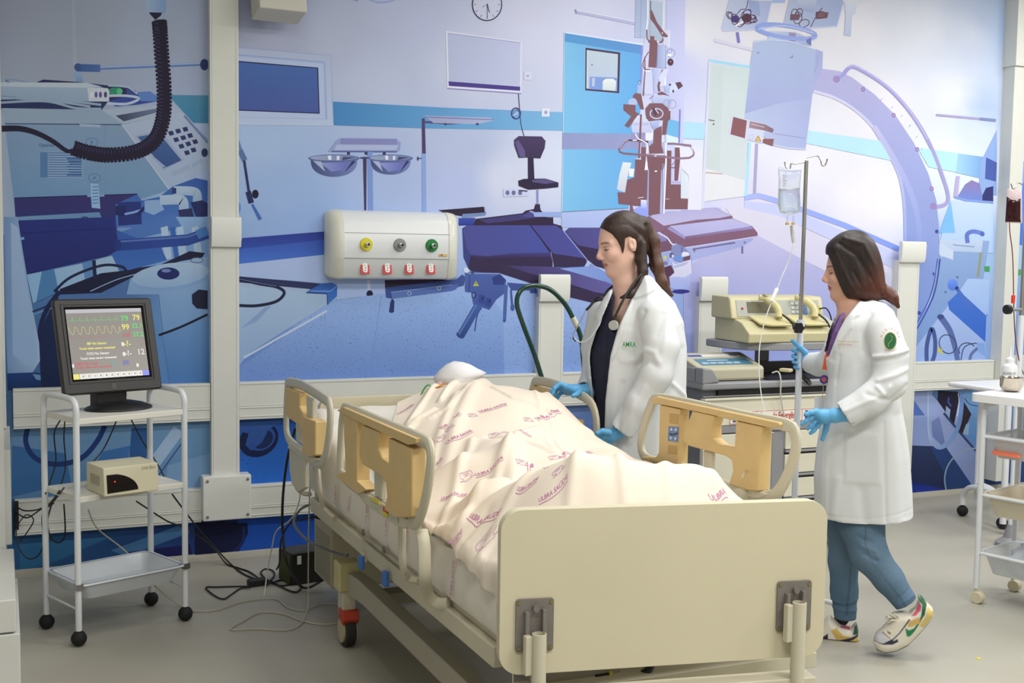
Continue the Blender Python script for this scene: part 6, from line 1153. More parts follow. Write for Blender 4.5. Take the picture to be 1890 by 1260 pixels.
# overbed table standing behind the trolley: curved tube feet with black casters
oc = atZ(1850, 985, 0.0); ot = thing('overbed_table', 'white tube-framed table base with black ball casters behind right trolley', 'table', (oc[0], oc[1], 0))
pc1, pc2 = atZ(1776, 952, 0.0), atZ(1849, 975, 0.0)
def lo_(p, z): return np.array([p[0], p[1], z])
f1 = [lo_(pc1, 0.07), lo_(pc1, 0.13), lo_(pc1+(oc-pc1)*0.15, 0.19), lo_(pc1+(oc-pc1)*0.45, 0.215), lo_(oc+np.array([0.02, 0.1, 0]), 0.215)]
obj('foot_tube', MB().tube(catmull(f1, 6), 0.017, 12), M_WHITE, ot, W=True, smooth=True)
obj('post', MB().tube([lo_(oc, 0.05), lo_(oc+np.array([0.08, 0.08, 0])*0, 0.82)], 0.019, 14), M_WHITE, ot, W=True, smooth=True); obj('foot_cap', MB().tube([lo_(oc, 0.03), lo_(oc, 0.06)], 0.020, 12), M_BLACK, ot, W=True, smooth=True)
obj('post', MB().tube([lo_(pc2+np.array([0.05, 0.25, 0]), 0.10), lo_(pc2+np.array([0.05, 0.25, 0]), 0.82)], 0.019, 14), M_WHITE, ot, W=True, smooth=True)
obj('foot_tube', MB().tube(catmull([lo_(pc2, 0.07), lo_(pc2, 0.16), lo_(pc2+np.array([0.03, 0.12, 0]), 0.21), lo_(pc2+np.array([0.05, 0.25, 0]), 0.215), lo_(oc, 0.215)], 5), 0.015, 12), M_WHITE, ot, W=True, smooth=True)
for p_ in (pc1, pc2): obj('caster', MB().ball(lo_(p_, 0.034), 0.034, 8).cyl(lo_(p_, 0.05), lo_(p_, 0.085), 0.010, n=8), M_RUBBER, ot, W=True, smooth=True)
obj('table_top', MB().b2((oc[0]-0.03, oc[1]-0.03, 0.81), (oc[0]+0.7, oc[1]+0.45, 0.84)), mat('top_white', '#e4e4e2'), ot, W=True, bevel=0.012)
# small yellow mark on the floor
ym = atZ(1806, 1215, 0.0); tag(obj('yellow_scrap', MB().lathe([(0.0005, 0.001), (0.010, 0.001), (0.008, 0.003), (0.0005, 0.0035)], ym, 9), mat('warn_yellow', '#d6c234'), smooth=True), 'tiny yellow scrap on bare floor at lower right', 'scrap')
# ---------------------------------------------------------------- hospital bed
M_BED = mat('bed_cream', '#c4bea8', 0.42, noise=0.02, nscale=6); M_TAN = mat('bed_tan', '#cfb27a', 0.5, noise=0.04, nscale=14)
M_BOARD = mat('board_cream', '#ccc4a8', 0.42, noise=0.03, nscale=3); M_METG = mat('bracket_grey', '#76706a', 0.5, noise=0.08, nscale=30); M_BEAM = mat('beam_grey', '#8d8878', 0.5)
BX0, BX1 = 1.20, 2.12
bed = thing('hospital_bed', 'cream electric hospital bed with tan side rails and plain foot board', 'bed', (1.66, 3.7, 0))
def B(name, mb, m, par=None, **k): return obj(name, mb, m, par or bed, W=True, **k)
# deck frame and side members
dk = MB().b2((BX0-0.02, 2.80, 0.475), (BX0+0.03, 4.82, 0.535)).b2((BX1-0.03, 2.80, 0.475), (BX1+0.02, 4.82, 0.535)).b2((BX0+0.03, 2.80, 0.48), (BX1-0.03, 2.86, 0.53)).b2((BX0+0.03, 4.76, 0.48), (BX1-0.03, 4.82, 0.53)).b2((BX0+0.03, 3.6, 0.48), (BX1-0.03, 3.68, 0.53))
B('deck_frame', dk, M_BED, bevel=0.006)
B('deck_panel', MB().b2((BX0+0.005, 2.82, 0.536), (BX1-0.005, 4.80, 0.556)), M_BED)
# headboard
hb = wall_pts = rrect(0.92, 0.42, 0.05, 5)
B('head_board', MB().prism(hb, (1.70, 4.90, 0.735), (1, 0, 0), (0, 0, 1), (0, 1, 0), 0, 0.035), M_BOARD, bevel=0.008)
# foot board, slightly askew as in the photo
A1 = atY(925, 941, 2.615); A2 = atY(1529, 922, 2.455)
fu = A2-A1; fu[2] = 0; FWd = np.linalg.norm(fu); fu /= FWd; fn = np.array([fu[1], -fu[0], 0])
if fn[1] > 0: fn = -fn
A3 = atY(905, 1252, 2.62); zt_, zb_ = (A1[2]+A2[2])/2-0.001, A3[2]+0.003
fc = (A1+A2)/2; fc[2] = (zt_+zb_)/2
RTILT = (A2[2]-A1[2])/FWd
fW = np.array([0, 0, 1.0]); fU = fu+np.array([0, 0, RTILT]); fU /= np.linalg.norm(fU)
ftb = B('foot_board', MB().prism(rrect(FWd, zt_-zb_, 0.055, 7), fc, fU, fW, fn, -0.034, 0.0), M_BOARD, smooth=True, bevel=0.007, seg=3)
ftb['label'] = 'large plain cream foot board'
def onb(px, py, t=0.0):
    d = ray(px, py); O = fc; k = ((O-np.array([0, 0, HC]))@fn)/(d@fn); return np.array([0, 0, HC])+k*d+fn*t
for (px, py, pt_) in ((986, 1152, (990, 1162)), (1464, 1117, (1466, 1105))):
    c = onb(px, py)
    br = obj('bracket', MB().prism(rrect(0.098, 0.135, 0.008, 3), c, fU, fW, fn, 0.0005, 0.006), M_METG, ftb, W=True, bevel=0.002)
    obj('channel', MB().box(c+fU*-0.022+fn*0.012+fW*-0.01, (0.012, 0.014, 0.095), None).box(c+fU*0.022+fn*0.012+fW*-0.005, (0.012, 0.014, 0.095)), M_METG, br, W=True, bevel=0.002)
    obj('peg', MB().cyl(c+fn*0.006+fW*0.045, c+fn*0.02+fW*0.045, 0.008, n=10), M_METG, br, W=True, smooth=True)
    for sx in (-1, 1):
        for sz in (-1, 1): obj('screw', MB().cyl(c+fU*0.041*sx+fW*0.058*sz+fn*0.006, c+fU*0.041*sx+fW*0.058*sz+fn*0.0085, 0.0045, n=8), mat('brass', '#8f8350', 0.4, 0.7), br, W=True)
    tp = onb(*pt_, 0.030)
    B('end_post', MB().lathe([(0.0185, 0.40-tp[2]), (0.0185, 0.0), (0.0155, 0.001), (0.0155, -0.03)], tp, 18), M_BED, smooth=True, sharp=40)
    B('post_hinge', MB().b2(tp+np.array([-0.036, 0.0, -0.105]), tp+np.array([-0.017, 0.02, -0.005])), M_BED, bevel=0.003)
L_, R_ = onb(990, 1262, 0.03), onb(1477, 1262, 0.03)
zc_ = 0.44
B('foot_bumper', MB().b2((1.12, 2.62, zc_-0.02), (2.10, 2.72, zc_+0.025)), M_BED, bevel=0.004)
bl, br_ = onb(1000, 1240, 0.02), onb(1478, 1232, 0.02); bl[2] = br_[2] = 0.478
B('cross_bar', MB().prism([(0, -0.045), (np.linalg.norm((br_-bl)[:2])+0.03, -0.045), (np.linalg.norm((br_-bl)[:2])+0.03, 0.0), (0, 0.0)], bl, fu, (0, 0, 1), -fn, -0.01, 0.055), M_BED, bevel=0.004)
# control box under the foot board
cb = obj('control_box', MB().b2((1.285, 2.68, 0.37), (1.50, 2.80, 0.515)), M_BEAM, bed, W=True, bevel=0.004)
for (px, py, r) in ((1137, 1252, 0.010), (1154, 1250, 0.010)):
    c = atY(px, py, 2.68); obj('button', MB().cyl(c, c+np.array([0, -0.008, 0]), r, n=16), M_BLACK, cb, W=True, smooth=True)
c = atY(1172, 1248, 2.68); obj('switch', MB().box(c, (0.022, 0.014, 0.026)), M_BLACK, cb, W=True)
c = atY(1110, 1256, 2.68); obj('socket', MB().box(c, (0.04, 0.016, 0.04)), M_BLACK, cb, W=True)
c = atY(1126, 1250, 2.675); obj('yellow_tag', MB().box(c, (0.008, 0.012, 0.035)), mat('tag_yellow', '#c8b93a', 0.5), cb, W=True)
B('motor_cable', MB().tube(catmull([atY(1200, 1262, 2.74), atY(1195, 1235, 2.72), atY(1215, 1229, 2.74), atY(1245, 1231, 2.76), atY(1265, 1242, 2.72), atY(1270, 1262, 2.70)], 6), 0.009, 8), M_BCABLE, smooth=True)
B('cable_plug', MB().tube([atY(1196, 1262, 2.66), atY(1193, 1240, 2.66), atY(1203, 1228, 2.68)], [0.018, 0.016, 0.008], 12), M_BLACK, smooth=True)
# mattress platform hinge line, base frame
for x in (1.265, 2.055):
    B('base_beam', MB().prism([(4.47, 0.215), (4.47, 0.30), (4.30, 0.315), (2.45, 0.315), (2.45, 0.235), (4.20, 0.235)], (0, 0, 0), (0, 1, 0), (0, 0, 1), (1, 0, 0), x-0.03, x+0.03), mat('beam_pale', '#a8a290', 0.45), bevel=0.006)
B('cross_member', MB().b2((1.26, 4.15, 0.245), (2.06, 4.23, 0.29)), M_BEAM, bevel=0.004); B('cross_member', MB().b2((1.26, 2.95, 0.245), (2.06, 3.03, 0.29)), M_BEAM, bevel=0.004)
for x in (1.42, 1.90):
    B('lift_arm', MB().tube([(x, 4.18, 0.28), (x, 3.72, 0.48)], 0.022, 8), M_BEAM, smooth=True); B('lift_arm', MB().tube([(x, 3.0, 0.28), (x, 3.4, 0.48)], 0.022, 8), M_BEAM, smooth=True)
for (x, y) in ((1.245, 4.47), (2.075, 4.47), (1.245, 2.95), (2.075, 2.95)):
    c_ = obj('caster_housing', MB().b2((x-0.045, y-0.042, 0.225), (x+0.045, y+0.045, 0.345)), mat('housing_cream', '#c2b98a', 0.5), bed, W=True, bevel=0.01)
    obj('fork', MB().prism([(-0.03, 0.235), (0.035, 0.235), (0.045, 0.16), (0.02, 0.065), (-0.02, 0.065), (-0.04, 0.15)], (x, y, 0), (0, 1, 0), (0, 0, 1), (1, 0, 0), -0.027, 0.027), M_BED, c_, W=True, bevel=0.006)
    obj('wheel', MB().cyl((x-0.021, y-0.012, 0.066), (x+0.021, y-0.012, 0.066), 0.066, n=28), mat('tyre_black', '#242422', 0.6), c_, W=True, smooth=True, bevel=0.006)
    obj('wheel_hub', MB().cyl((x-0.029, y-0.012, 0.066), (x+0.029, y-0.012, 0.066), 0.048, n=24), mat('hub_cream', '#b3aa88', 0.5), c_, W=True, smooth=True)
    if y > 4: 
        p_ = obj('brake_pedal', MB().prism([(-0.062, 0.155), (0.01, 0.155), (0.01, 0.115), (-0.055, 0.100), (-0.07, 0.12)], (x, y, 0), (0, 1, 0), (0, 0, 1), (1, 0, 0), -0.033, 0.033), mat('brake_red', '#b83a20', 0.5), c_, W=True, bevel=0.004); p_['label'] = 'red brake pedal'
# power housing at the head end
ph = obj('power_housing', MB().b2((1.285, 4.86, 0.115), (2.02, 5.17, 0.60)), mat('housing_grey', '#b5ad92', 0.5), bed, W=True, bevel=0.006)
for k in range(16): obj('louvre', MB().b2((1.2835, 4.89, 0.135+0.013*k), (1.286, 5.14, 0.1395+0.013*k)), M_BEAM, ph, W=True)
obj('screw', MB().cyl(atY(630, 990, 4.86), atY(630, 990, 4.855), 0.006, n=8), M_BLACK, ph, W=True)
obj('support_post', MB().b2((1.285, 5.02, 0.60), (1.36, 5.12, 0.78)), M_BED, bed, W=True, bevel=0.004)
for (z, x) in ((0.475, 0.0), (0.415, 0.0)):
    obj('mains_plug', MB().tube([(1.284, 4.97, z), (1.262, 4.96, z), (1.235, 4.95, z+0.004)], [0.017, 0.015, 0.007], 10), M_BLACK, ph, W=True, smooth=True)
obj('blue_plug', MB().tube([(1.284, 4.95, 0.55), (1.26, 4.945, 0.552), (1.24, 4.94, 0.56)], [0.012, 0.017, 0.008], 10), mat('plug_blue', '#3f639c', 0.5), ph, W=True, smooth=True)
cable('mains_lead', 'grey mains lead looping from plug on the bed housing round to the caster', [(1.238, 4.95, 0.479), (1.17, 4.94, 0.46), (1.13, 4.9, 0.41), (1.16, 4.8, 0.36), (1.22, 4.7, 0.335), (1.27, 4.60, 0.33), (1.262, 4.52, 0.352)], 0.006, mat('grey_cable', '#6c6f70', 0.4))
cable('mains_lead', 'black mains lead from lower plug on bed housing to the dark transformer', [(1.238, 4.95, 0.419), (1.19, 4.96, 0.41), (1.14, 5.02, 0.38), (1.11, 5.06, 0.30), (1.105, 5.07, 0.20), (1.09, 5.07, 0.165)], 0.004, M_BCABLE)
# side members hanging under the deck on the near side: blue release knobs
for (px, py, Yk) in ((669, 1037, 4.13), (714, 1067, 3.86)):
    c = atX(px, py, 1.17)
    k_ = obj('release_arm', MB().b2((1.165, c[1]-0.012, c[2]), (1.185, c[1]+0.012, 0.50)), M_BED, bed, W=True, bevel=0.003)
    k2 = obj('release_knob', MB().box((1.165, c[1], c[2]), (0.020, 0.038, 0.052)), mat('knob_blue', '#3a6cb4', 0.4), k_, W=True, bevel=0.008, seg=3); k2['label'] = 'blue release knob'
# link bar along the side with pivots
q0, q1 = atX(672, 985, 1.185), atX(778, 1045, 1.185)
lk = B('link_bar', MB().b2((1.172, q1[1], q1[2]-0.045), (1.188, q0[1], q0[2]+0.0)), mat('link_grey', '#a7a290', 0.45), bevel=0.004)
for (px, py) in ((669, 982), (707, 1014)):
    c = atX(px, py, 1.168); obj('pivot', MB().cyl(c, c+np.array([0.006, 0, 0]), 0.012, n=14), M_METG, lk, W=True, smooth=True)
# ---- side rails, read in their own upright plane
def rail(X, px_frame, tans, name, inner=(), thick=0.032, side=-1, frame_r=0.021, tube_m=None, label=None):
    r_ = obj(name, MB().tube([atX(a, b, X) for a, b in px_frame], frame_r, 12, closed=True, flat=0.55, up=(1, 0, 0)), tube_m or M_BED, bed, W=True, smooth=True)
    if label: r_['label'] = label
    for (nm, pts, th) in tans:
        P = [atX(a, b, X) for a, b in pts]
        obj(nm, MB().prism([(q[1], q[2]) for q in P], (X, 0, 0), (0, 1, 0), (0, 0, 1), (1, 0, 0), -th/2, th/2), M_TAN if not nm.startswith('cream') else M_BED, r_, W=True, bevel=0.006, seg=3)
    return r_
Z3 = lambda pts, ox=500, oy=640, s=3.0: [(ox+a/s, oy+b/s) for a, b in pts]
sm = lambda pts, n=5: [(p[0], p[1]) for p in catmull([(a, b, 0) for a, b in pts], n, True)]
lf = sm(Z3([(400, 372), (430, 345), (620, 425), (845, 520), (880, 560), (886, 640), (865, 800), (830, 930), (790, 975), (700, 925), (540, 825), (400, 715), (384, 650), (388, 520)]), 3)
rl = rail(1.08, lf, [
    ('top_grip', Z3([(405, 350), (440, 333), (850, 506), (848, 530), (806, 540), (560, 428), (430, 364)]), 0.05),
    ('panel', Z3([(436, 362), (512, 398), (512, 740), (560, 782), (560, 790), (518, 812), (395, 716), (400, 702), (448, 690)]), 0.045),
    ('panel', Z3([(540, 430), (640, 470), (632, 560), (650, 610), (690, 640), (688, 500), (820, 560), (822, 940), (735, 945), (665, 895), (680, 820), (672, 750), (640, 710), (545, 650), (524, 600), (528, 480)]), 0.045),
    ('cream_bar', Z3([(585, 660), (625, 690), (628, 850), (588, 820)]), 0.02),
    ('cream_sill', Z3([(520, 790), (665, 880), (785, 955), (765, 1005), (730, 1000), (540, 868), (515, 830)]), 0.03)], 'side_rail')
def patch(X, pts, m, nm, par, t=0.0165):
    P = [atX(a, b, X-t) for a, b in pts]
    return obj(nm, MB().prism([(q[1], q[2]) for q in P], (X-t, 0, 0), (0, 1, 0), (0, 0, 1), (1, 0, 0), -0.0008, 0.0008), m, par, W=True)
p1 = patch(1.08, Z3([(552, 828), (600, 852), (604, 878), (556, 850)]), mat('warn_yellow', '#d6c234', 0.5), 'yellow_sticker', rl)
patch(1.08, Z3([(553, 852), (604, 880), (604, 900), (556, 872)]), mat('paper_grey', '#b6b6aa', 0.5), 'grey_sticker', rl)
patch(1.08, Z3([(620, 880), (648, 896), (648, 922), (620, 905)]), mat('warn_red', '#c84a2e', 0.5), 'red_sticker', rl); patch(1.08, Z3([(620, 907), (648, 924), (646, 948), (620, 930)]), mat('warn_yellow', '#d6c234'), 'yellow_sticker', rl)
patch(1.08, Z3([(655, 905), (702, 935), (705, 975), (655, 942)]), mat('paper_grey', '#a5a79c', 0.5), 'grey_sticker', rl)
# drop arms of the foot rail
for pq in ([(742, 962), (742, 1000), (743, 1040), (752, 1066), (775, 1072)], [(778, 978), (783, 1010), (784, 1060), (788, 1092), (802, 1112), (828, 1114)]):
    pth = [atX(a, b, 1.10+0.03*max(0, k-2)) for k, (a, b) in enumerate(pq)]
    obj('support_arm', MB().tube(catmull(pth, 5), 0.019, 10, flat=0.6), M_BED, rl, W=True, smooth=True)
lh = sm(Z3([(92, 215), (105, 198), (180, 215), (300, 290), (325, 320), (328, 420), (312, 560), (290, 630), (255, 640), (130, 545), (92, 490), (85, 400)]), 3)
rh = rail(1.08, lh, [
    ('panel', Z3([(110, 225), (190, 255), (188, 330), (215, 385), (278, 410), (278, 600), (240, 610), (200, 575), (205, 480), (190, 435), (125, 395), (105, 360)]), 0.045),
    ('cream_bar', Z3([(206, 270), (242, 290), (242, 400), (210, 385)]), 0.018), ('cream_bar', Z3([(148, 410), (180, 430), (180, 540), (150, 520)]), 0.018),
    ('cream_sill', Z3([(115, 520), (190, 570), (290, 625), (240, 650), (110, 560)]), 0.028), ('cream_plate', [(537, 812), (567, 836), (567, 900), (556, 907), (542, 893), (538, 870)], 0.018)], 'side_rail', tube_m=mat('bed_pale', '#bdb9a8', 0.35))
for pq in ([(541, 845), (545, 890), (556, 908), (572, 912)], [(586, 850), (590, 900), (597, 935), (618, 957)]):
    obj('support_arm', MB().tube(catmull([atX(a, b, 1.10+0.03*max(0, k-1)) for k, (a, b) in enumerate(pq)], 5), 0.016, 10, flat=0.6), M_BED, rh, W=True, smooth=True)
Z4 = lambda pts: [(880+a/2.739, 640+b/2.739) for a, b in pts]
rf = sm(Z4([(880, 300), (920, 262), (1100, 295), (1350, 352), (1570, 395), (1610, 440), (1612, 520), (1575, 640), (1520, 735), (1450, 758), (1300, 720), (1040, 610), (880, 575), (832, 520), (840, 420)]), 3)
rr = rail(2.20, rf, [
    ('top_grip', Z4([(905, 262), (935, 248), (1560, 380), (1565, 400), (1500, 405), (1100, 318), (915, 282)]), 0.05),
    ('panel', Z4([(950, 290), (1050, 312), (1040, 608), (945, 585), (860, 570), (852, 555), (930, 555), (945, 530)]), 0.045),
    ('panel', Z4([(1115, 322), (1228, 348), (1212, 400), (1215, 465), (1245, 490), (1330, 505), (1338, 372), (1468, 400), (1450, 728), (1380, 722), (1300, 690), (1322, 620), (1315, 570), (1285, 550), (1100, 500), (1068, 475), (1072, 430)]), 0.045),
    ('cream_bar', Z4([(1155, 520), (1198, 530), (1196, 640), (1155, 630)]), 0.018),
    ('cream_sill', Z4([(1040, 590), (1300, 690), (1450, 730), (1500, 745), (1440, 770), (1300, 745), (1040, 625)]), 0.028)], 'side_rail')
kpd = patch(2.20, Z4([(970, 402), (1020, 405), (1016, 480), (966, 474)]), mat('pad_blue', '#5a7db4', 0.4), 'control_pad', rr, 0.0238)
for (a, b, s) in ((984, 415, 1), (1006, 417, 1), (981, 462, -1), (1004, 465, -1)):
    patch(2.20, Z4([(a-6, b+7*s), (a+6, b+7*s), (a, b-8*s)]), mat('arrow_white', '#d8dce0', 0.5), 'arrow_mark', rr, 0.0258)
patch(2.20, Z4([(974, 436), (990, 442), (1002, 436), (1014, 434), (1014, 440), (1000, 444), (988, 448), (974, 442)]), M_BLACK, 'patient_mark', rr, 0.0258)
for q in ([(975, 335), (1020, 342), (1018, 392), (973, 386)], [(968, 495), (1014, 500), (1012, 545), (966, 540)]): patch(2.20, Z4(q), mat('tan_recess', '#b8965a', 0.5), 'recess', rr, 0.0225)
hc_ = atX(880+1355/2.739, 640+745/2.739, 2.19); obj('hinge', MB().cyl(hc_-np.array([0.03, 0, 0]), hc_+np.array([0.02, 0, 0]), 0.022, n=18), M_BED, rr, W=True, smooth=True)
for Y_ in (3.7, 3.2): obj('support_arm', MB().tube(catmull([(2.20, Y_, 0.79), (2.20, Y_, 0.60), (2.19, Y_, 0.50), (2.13, Y_, 0.49)], 5), 0.017, 10, flat=0.6), M_BED, rr, W=True, smooth=True)
rhh = sm([(977, 745), (984, 712), (992, 703), (1030, 711), (1082, 735), (1098, 760), (1101, 800), (1094, 840), (1075, 858), (1040, 842), (985, 815), (974, 790)], 3)
rail(2.20, rhh, [('panel', [(988, 712), (1022, 720), (1022, 745), (1030, 765), (1070, 775), (1070, 840), (1045, 835), (1035, 800), (1015, 785), (985, 765), (980, 750)], 0.045),
     ('cream_sill', [(985, 800), (1060, 830), (1085, 845), (1060, 860), (985, 822)], 0.028)], 'side_rail')
# ---------------------------------------------------------------- mattress with printed fitted sheet
M_SHEET = mat('sheet_white', '#dfdad0', 0.85, bump=0.12, bscale=14); M_COVER = mat('cover_cream', '#dfd3c3', 0.85, bump=0.08, bscale=9, noise=0.015, nscale=3); M_INK = mat('print_purple', '#ba75a2', 0.8); M_INKP = mat('print_faded', '#c79cba', 0.8)
ma = thing('mattress', 'mattress in a white fitted sheet with small purple printed words', 'mattress', (1.66, 3.8, 0.556))
def mz(y): return 0.735+0.17*max(0, min(1, (y-4.05)/0.75))**1.2   # the back section is raised
G = []
ys = np.linspace(2.70, 4.86, 90)
for y in ys:
    row = []; z1 = mz(y); z0 = 0.560; w0, w1 = BX0, BX1
    row += [(w0+0.03, y, z0-0.0), (w0-0.005, y, z0+0.0)]
    for t in np.linspace(0.1, 0.9, 5): row.append((w0-0.014+0.005*math.sin(y*41+t*7), y, z0+(z1-z0)*t))
    row += [(w0+0.006, y, z1-0.008), (w0+0.03, y, z1)]
    for x in np.linspace(w0+0.08, w1-0.08, 24): row.append((x, y, z1+0.003*math.sin(x*31+y*17)+0.003*math.sin(y*53+x*9)))
    row += [(w1-0.03, y, z1), (w1-0.006, y, z1-0.008), (w1+0.008, y, (z0+z1)/2), (w1-0.002, y, z0+0.0), (w1-0.03, y, z0)]
    G.append(row)
mm_ = MB().grid(G); n_ = len(G[0]); mm_.add(G[0], [tuple(range(n_))]); mm_.add(G[-1], [tuple(range(n_))])
obj('fitted_sheet', mm_, M_SHEET, ma, W=True, smooth=True, sharp=60)
def sidetext(body, p0, p1, size=0.020):
    a, b = atX(*p0, BX0-0.022), atX(*p1, BX0-0.022); d = b-a; L = np.linalg.norm(d); d /= L
    up = np.cross(np.array([-1.0, 0, 0]), d)
    if up[1] > 0: pass
    mb = text_mb(body, size, a, d, up, (-1, 0, 0), 0.001, 'LEFT', fit=L, bold=0.0003)
    return obj('print', mb, M_INK, ma, W=True, fix=False)
for (t_, p0, p1) in (('ULBRA', (676, 965), (677, 920)), ('ULBRA SAÚDE', (746, 1020), (752, 972)), ('ULBRA SAÚDE', (786, 1074), (794, 1000)), ('ULBRA SAÚDE', (832, 1104), (838, 1034)), ('ULBRA', (712, 990), (714, 950)), ('SAÚDE', (579, 870), (583, 838)), ('ULBRA', (618, 930), (620, 895)), ('SAÚDE', (642, 942), (646, 915))):
    sidetext(t_, p0, p1)
# ---------------------------------------------------------------- covering sheet draped over the patient
cp = []
def W_(px, py, Y): q = atY(px, py, Y); cp.append(q)
for q in [(735, 768, 4.32), (765, 740, 4.42), (800, 716, 4.47), (845, 707, 4.47), (900, 708, 4.47), (935, 717, 4.42), (985, 743, 4.36), (1008, 753, 4.32), (1027, 737, 4.18), (1052, 768, 4.08), (1090, 802, 4.0), (1120, 819, 3.9), (1170, 846, 3.7), (1215, 858, 3.52),
          (1085, 856, 2.88), (1190, 858, 2.89), (1293, 862, 2.90), (1335, 892, 2.90), (1366, 920, 2.88), (1010, 868, 3.06), (940, 886, 3.22), (885, 905, 3.36),
          (882, 770, 4.05), (940, 805, 3.80), (1000, 832, 3.52), (820, 800, 4.0), (845, 850, 3.62), (1040, 815, 3.85), (1090, 845, 3.6)]: W_(*q)
for q in [(1.21, 4.1, .80), (1.21, 3.7, .765), (1.21, 3.3, .762), (1.22, 2.95, .76), (1.22, 2.72, .765), (2.11, 3.2, .78), (2.1, 2.72, .80), (1.65, 2.72, .80), (1.45, 2.74, .79), (1.85, 2.74, .80), (1.66, 3.12, .825), (1.45, 3.2, .80), (1.9, 3.15, .83), (1.36, 3.45, .80), (1.66, 3.3, .85), (1.9, 3.4, .87), (1.4, 3.8, .82), (2.08, 4.3, .90)]: cp.append(np.array(q))
cp = np.array(cp)
def tps(A, B_): r = np.sqrt(((A[:, None, :2]-B_[None, :, :2])**2).sum(-1))+1e-9; return r*r*np.log(r)
Kc = tps(cp, cp)+np.eye(len(cp))*2e-4; nP = len(cp)
Pm = np.c_[np.ones(nP), cp[:, :2]]; Am = np.block([[Kc, Pm], [Pm.T, np.zeros((3, 3))]])
wts = np.linalg.solve(Am, np.r_[cp[:, 2], 0, 0, 0])
RID = [([(745, 785), (800, 757), (860, 742)], 4.2, 0.012, 0.016), ([(900, 735), (960, 760), (1020, 772)], 4.1, -0.012, 0.02), ([(850, 880), (905, 850), (955, 800), (1000, 790)], 3.7, 0.012, 0.022), ([(905, 840), (960, 850), (1010, 868)], 3.6, -0.012, 0.022), ([(780, 880), (830, 850), (870, 800)], 3.8, 0.012, 0.02), ([(820, 990), (860, 975), (900, 985)], 2.9, 0.012, 0.018), ([(800, 960), (840, 940), (900, 935)], 3.0, -0.010, 0.018), ([(885, 905), (960, 884), (1085, 857), (1295, 862), (1345, 895)], 2.9, 0.010, 0.022), ([(1090, 858), (1060, 895), (1040, 935)], 2.85, 0.016, 0.022), ([(1125, 862), (1150, 900), (1175, 935)], 2.85, 0.014, 0.020), ([(1215, 862), (1240, 900), (1255, 930)], 2.85, 0.010, 0.024),
       ([(850, 706), (900, 722), (960, 747), (1012, 766)], 4.3, 0.016, 0.028), ([(812, 770), (838, 758), (870, 737)], 4.2, 0.014, 0.012), ([(728, 790), (770, 780), (800, 776)], 4.1, 0.012, 0.014), ([(818, 812), (850, 782), (895, 752), (935, 742)], 4.05, 0.016, 0.035),
       ([(1015, 778), (1030, 800), (1045, 828), (1062, 848)], 3.8, 0.006, 0.010), ([(985, 765), (1005, 790), (1022, 820)], 3.8, 0.005, 0.010), ([(965, 870), (948, 845), (942, 815)], 3.6, 0.022, 0.045), ([(800, 905), (880, 922), (960, 915)], 3.2, -0.020, 0.045), ([(790, 945), (850, 945), (930, 940)], 3.0, 0.012, 0.03), ([(760, 830), (800, 800), (840, 770)], 4.1, 0.010, 0.02)]
RW = []
for pts, y0, a, w_ in RID:
    pp = []
    for (px_, py_) in pts:
        q = atZ(px_, py_, 0.93 if a > 0 else 0.85); pp.append(q[:2])
    RW.append((np.array(pp), a, w_))
def bumps(X, Y):
    Z = 0.0025*np.sin(X*23+Y*9)+0.002*np.sin(Y*31-X*14+1)
    for pp, a, w_ in RW:
        best = np.full(X.shape, 1e9)
        for p0, p1 in zip(pp[:-1], pp[1:]):
            d = p1-p0; L2 = (d@d)+1e-9; t = np.clip(((X-p0[0])*d[0]+(Y-p0[1])*d[1])/L2, 0, 1)
            best = np.minimum(best, (X-p0[0]-t*d[0])**2+(Y-p0[1]-t*d[1])**2)
        Z = Z+1.25*a*np.exp(-best/(2*(w_*0.62)**2))
    return Z
HEM = sorted([tuple(atZ(a, b, z)[:2]) for a, b, z in ((700, 812, .86), (740, 797, .90), (795, 777, .94), (835, 757, .97), (870, 739, .99), (905, 736, 1.0), (945, 750, .985), (1000, 768, .95), (1050, 795, .90))])
HEMX, HEMY = [h_[0] for h_ in HEM], [h_[1] for h_ in HEM]
def HS(X, Y):
    X = np.asarray(X, float); Y = np.asarray(Y, float); sh = X.shape
    Q = np.c_[X.ravel(), Y.ravel()]; r = np.sqrt(((Q[:, None]-cp[None, :, :2])**2).sum(-1))+1e-9
    z = (r*r*np.log(r))@wts[:nP]+wts[nP]+Q@wts[nP+1:]
    z = z.reshape(sh)+bumps(X, Y)
    dh = Y-np.interp(X, HEMX, HEMY)-0.012*np.sin(X*19); dh = dh.reshape(sh)
    z = z+0.017/(1+np.exp(-np.clip(dh/0.0035, -30, 30)))*np.exp(-np.maximum(dh, 0)/0.07)-0.004*(dh > 0)
    zm = np.vectorize(mz)(Y)+0.008
    return np.maximum(z, zm)
def xl(y):  # left hem of the cover as arc length from the bed centre
    return np.interp(y, [2.70, 2.78, 2.95, 3.2, 3.5, 3.9, 4.15, 4.3, 4.5], [0.60, 0.56, 0.515, 0.50, 0.46, 0.42, 0.34, 0.285, 0.20])
def xr(y): return np.interp(y, [2.70, 3.2, 3.5, 3.9, 4.2, 4.36, 4.5], [0.47, 0.46, 0.445, 0.46, 0.40, 0.34, 0.20])
ysv = np.linspace(2.675, 4.50, 260); us = np.linspace(0, 1, 150)
GX = np.zeros((260, 150)); GY = np.zeros_like(GX); S_ = np.zeros_like(GX)
for i, y in enumerate(ysv):
    S_[i] = -xl(y)+(xl(y)+xr(y))*us; GY[i] = y
XE = BX0-0.012-1.66
GX = np.maximum(S_, XE)+1.66
GZ = HS(GX, GY)
over = np.maximum(0, XE-S_)
GX = GX-0.012*(1-np.exp(-over/0.01))-0.01*np.sin(GY*60)*np.minimum(over*8, 1)
GZ = GZ-over*0.95-0.006*(over > 0)
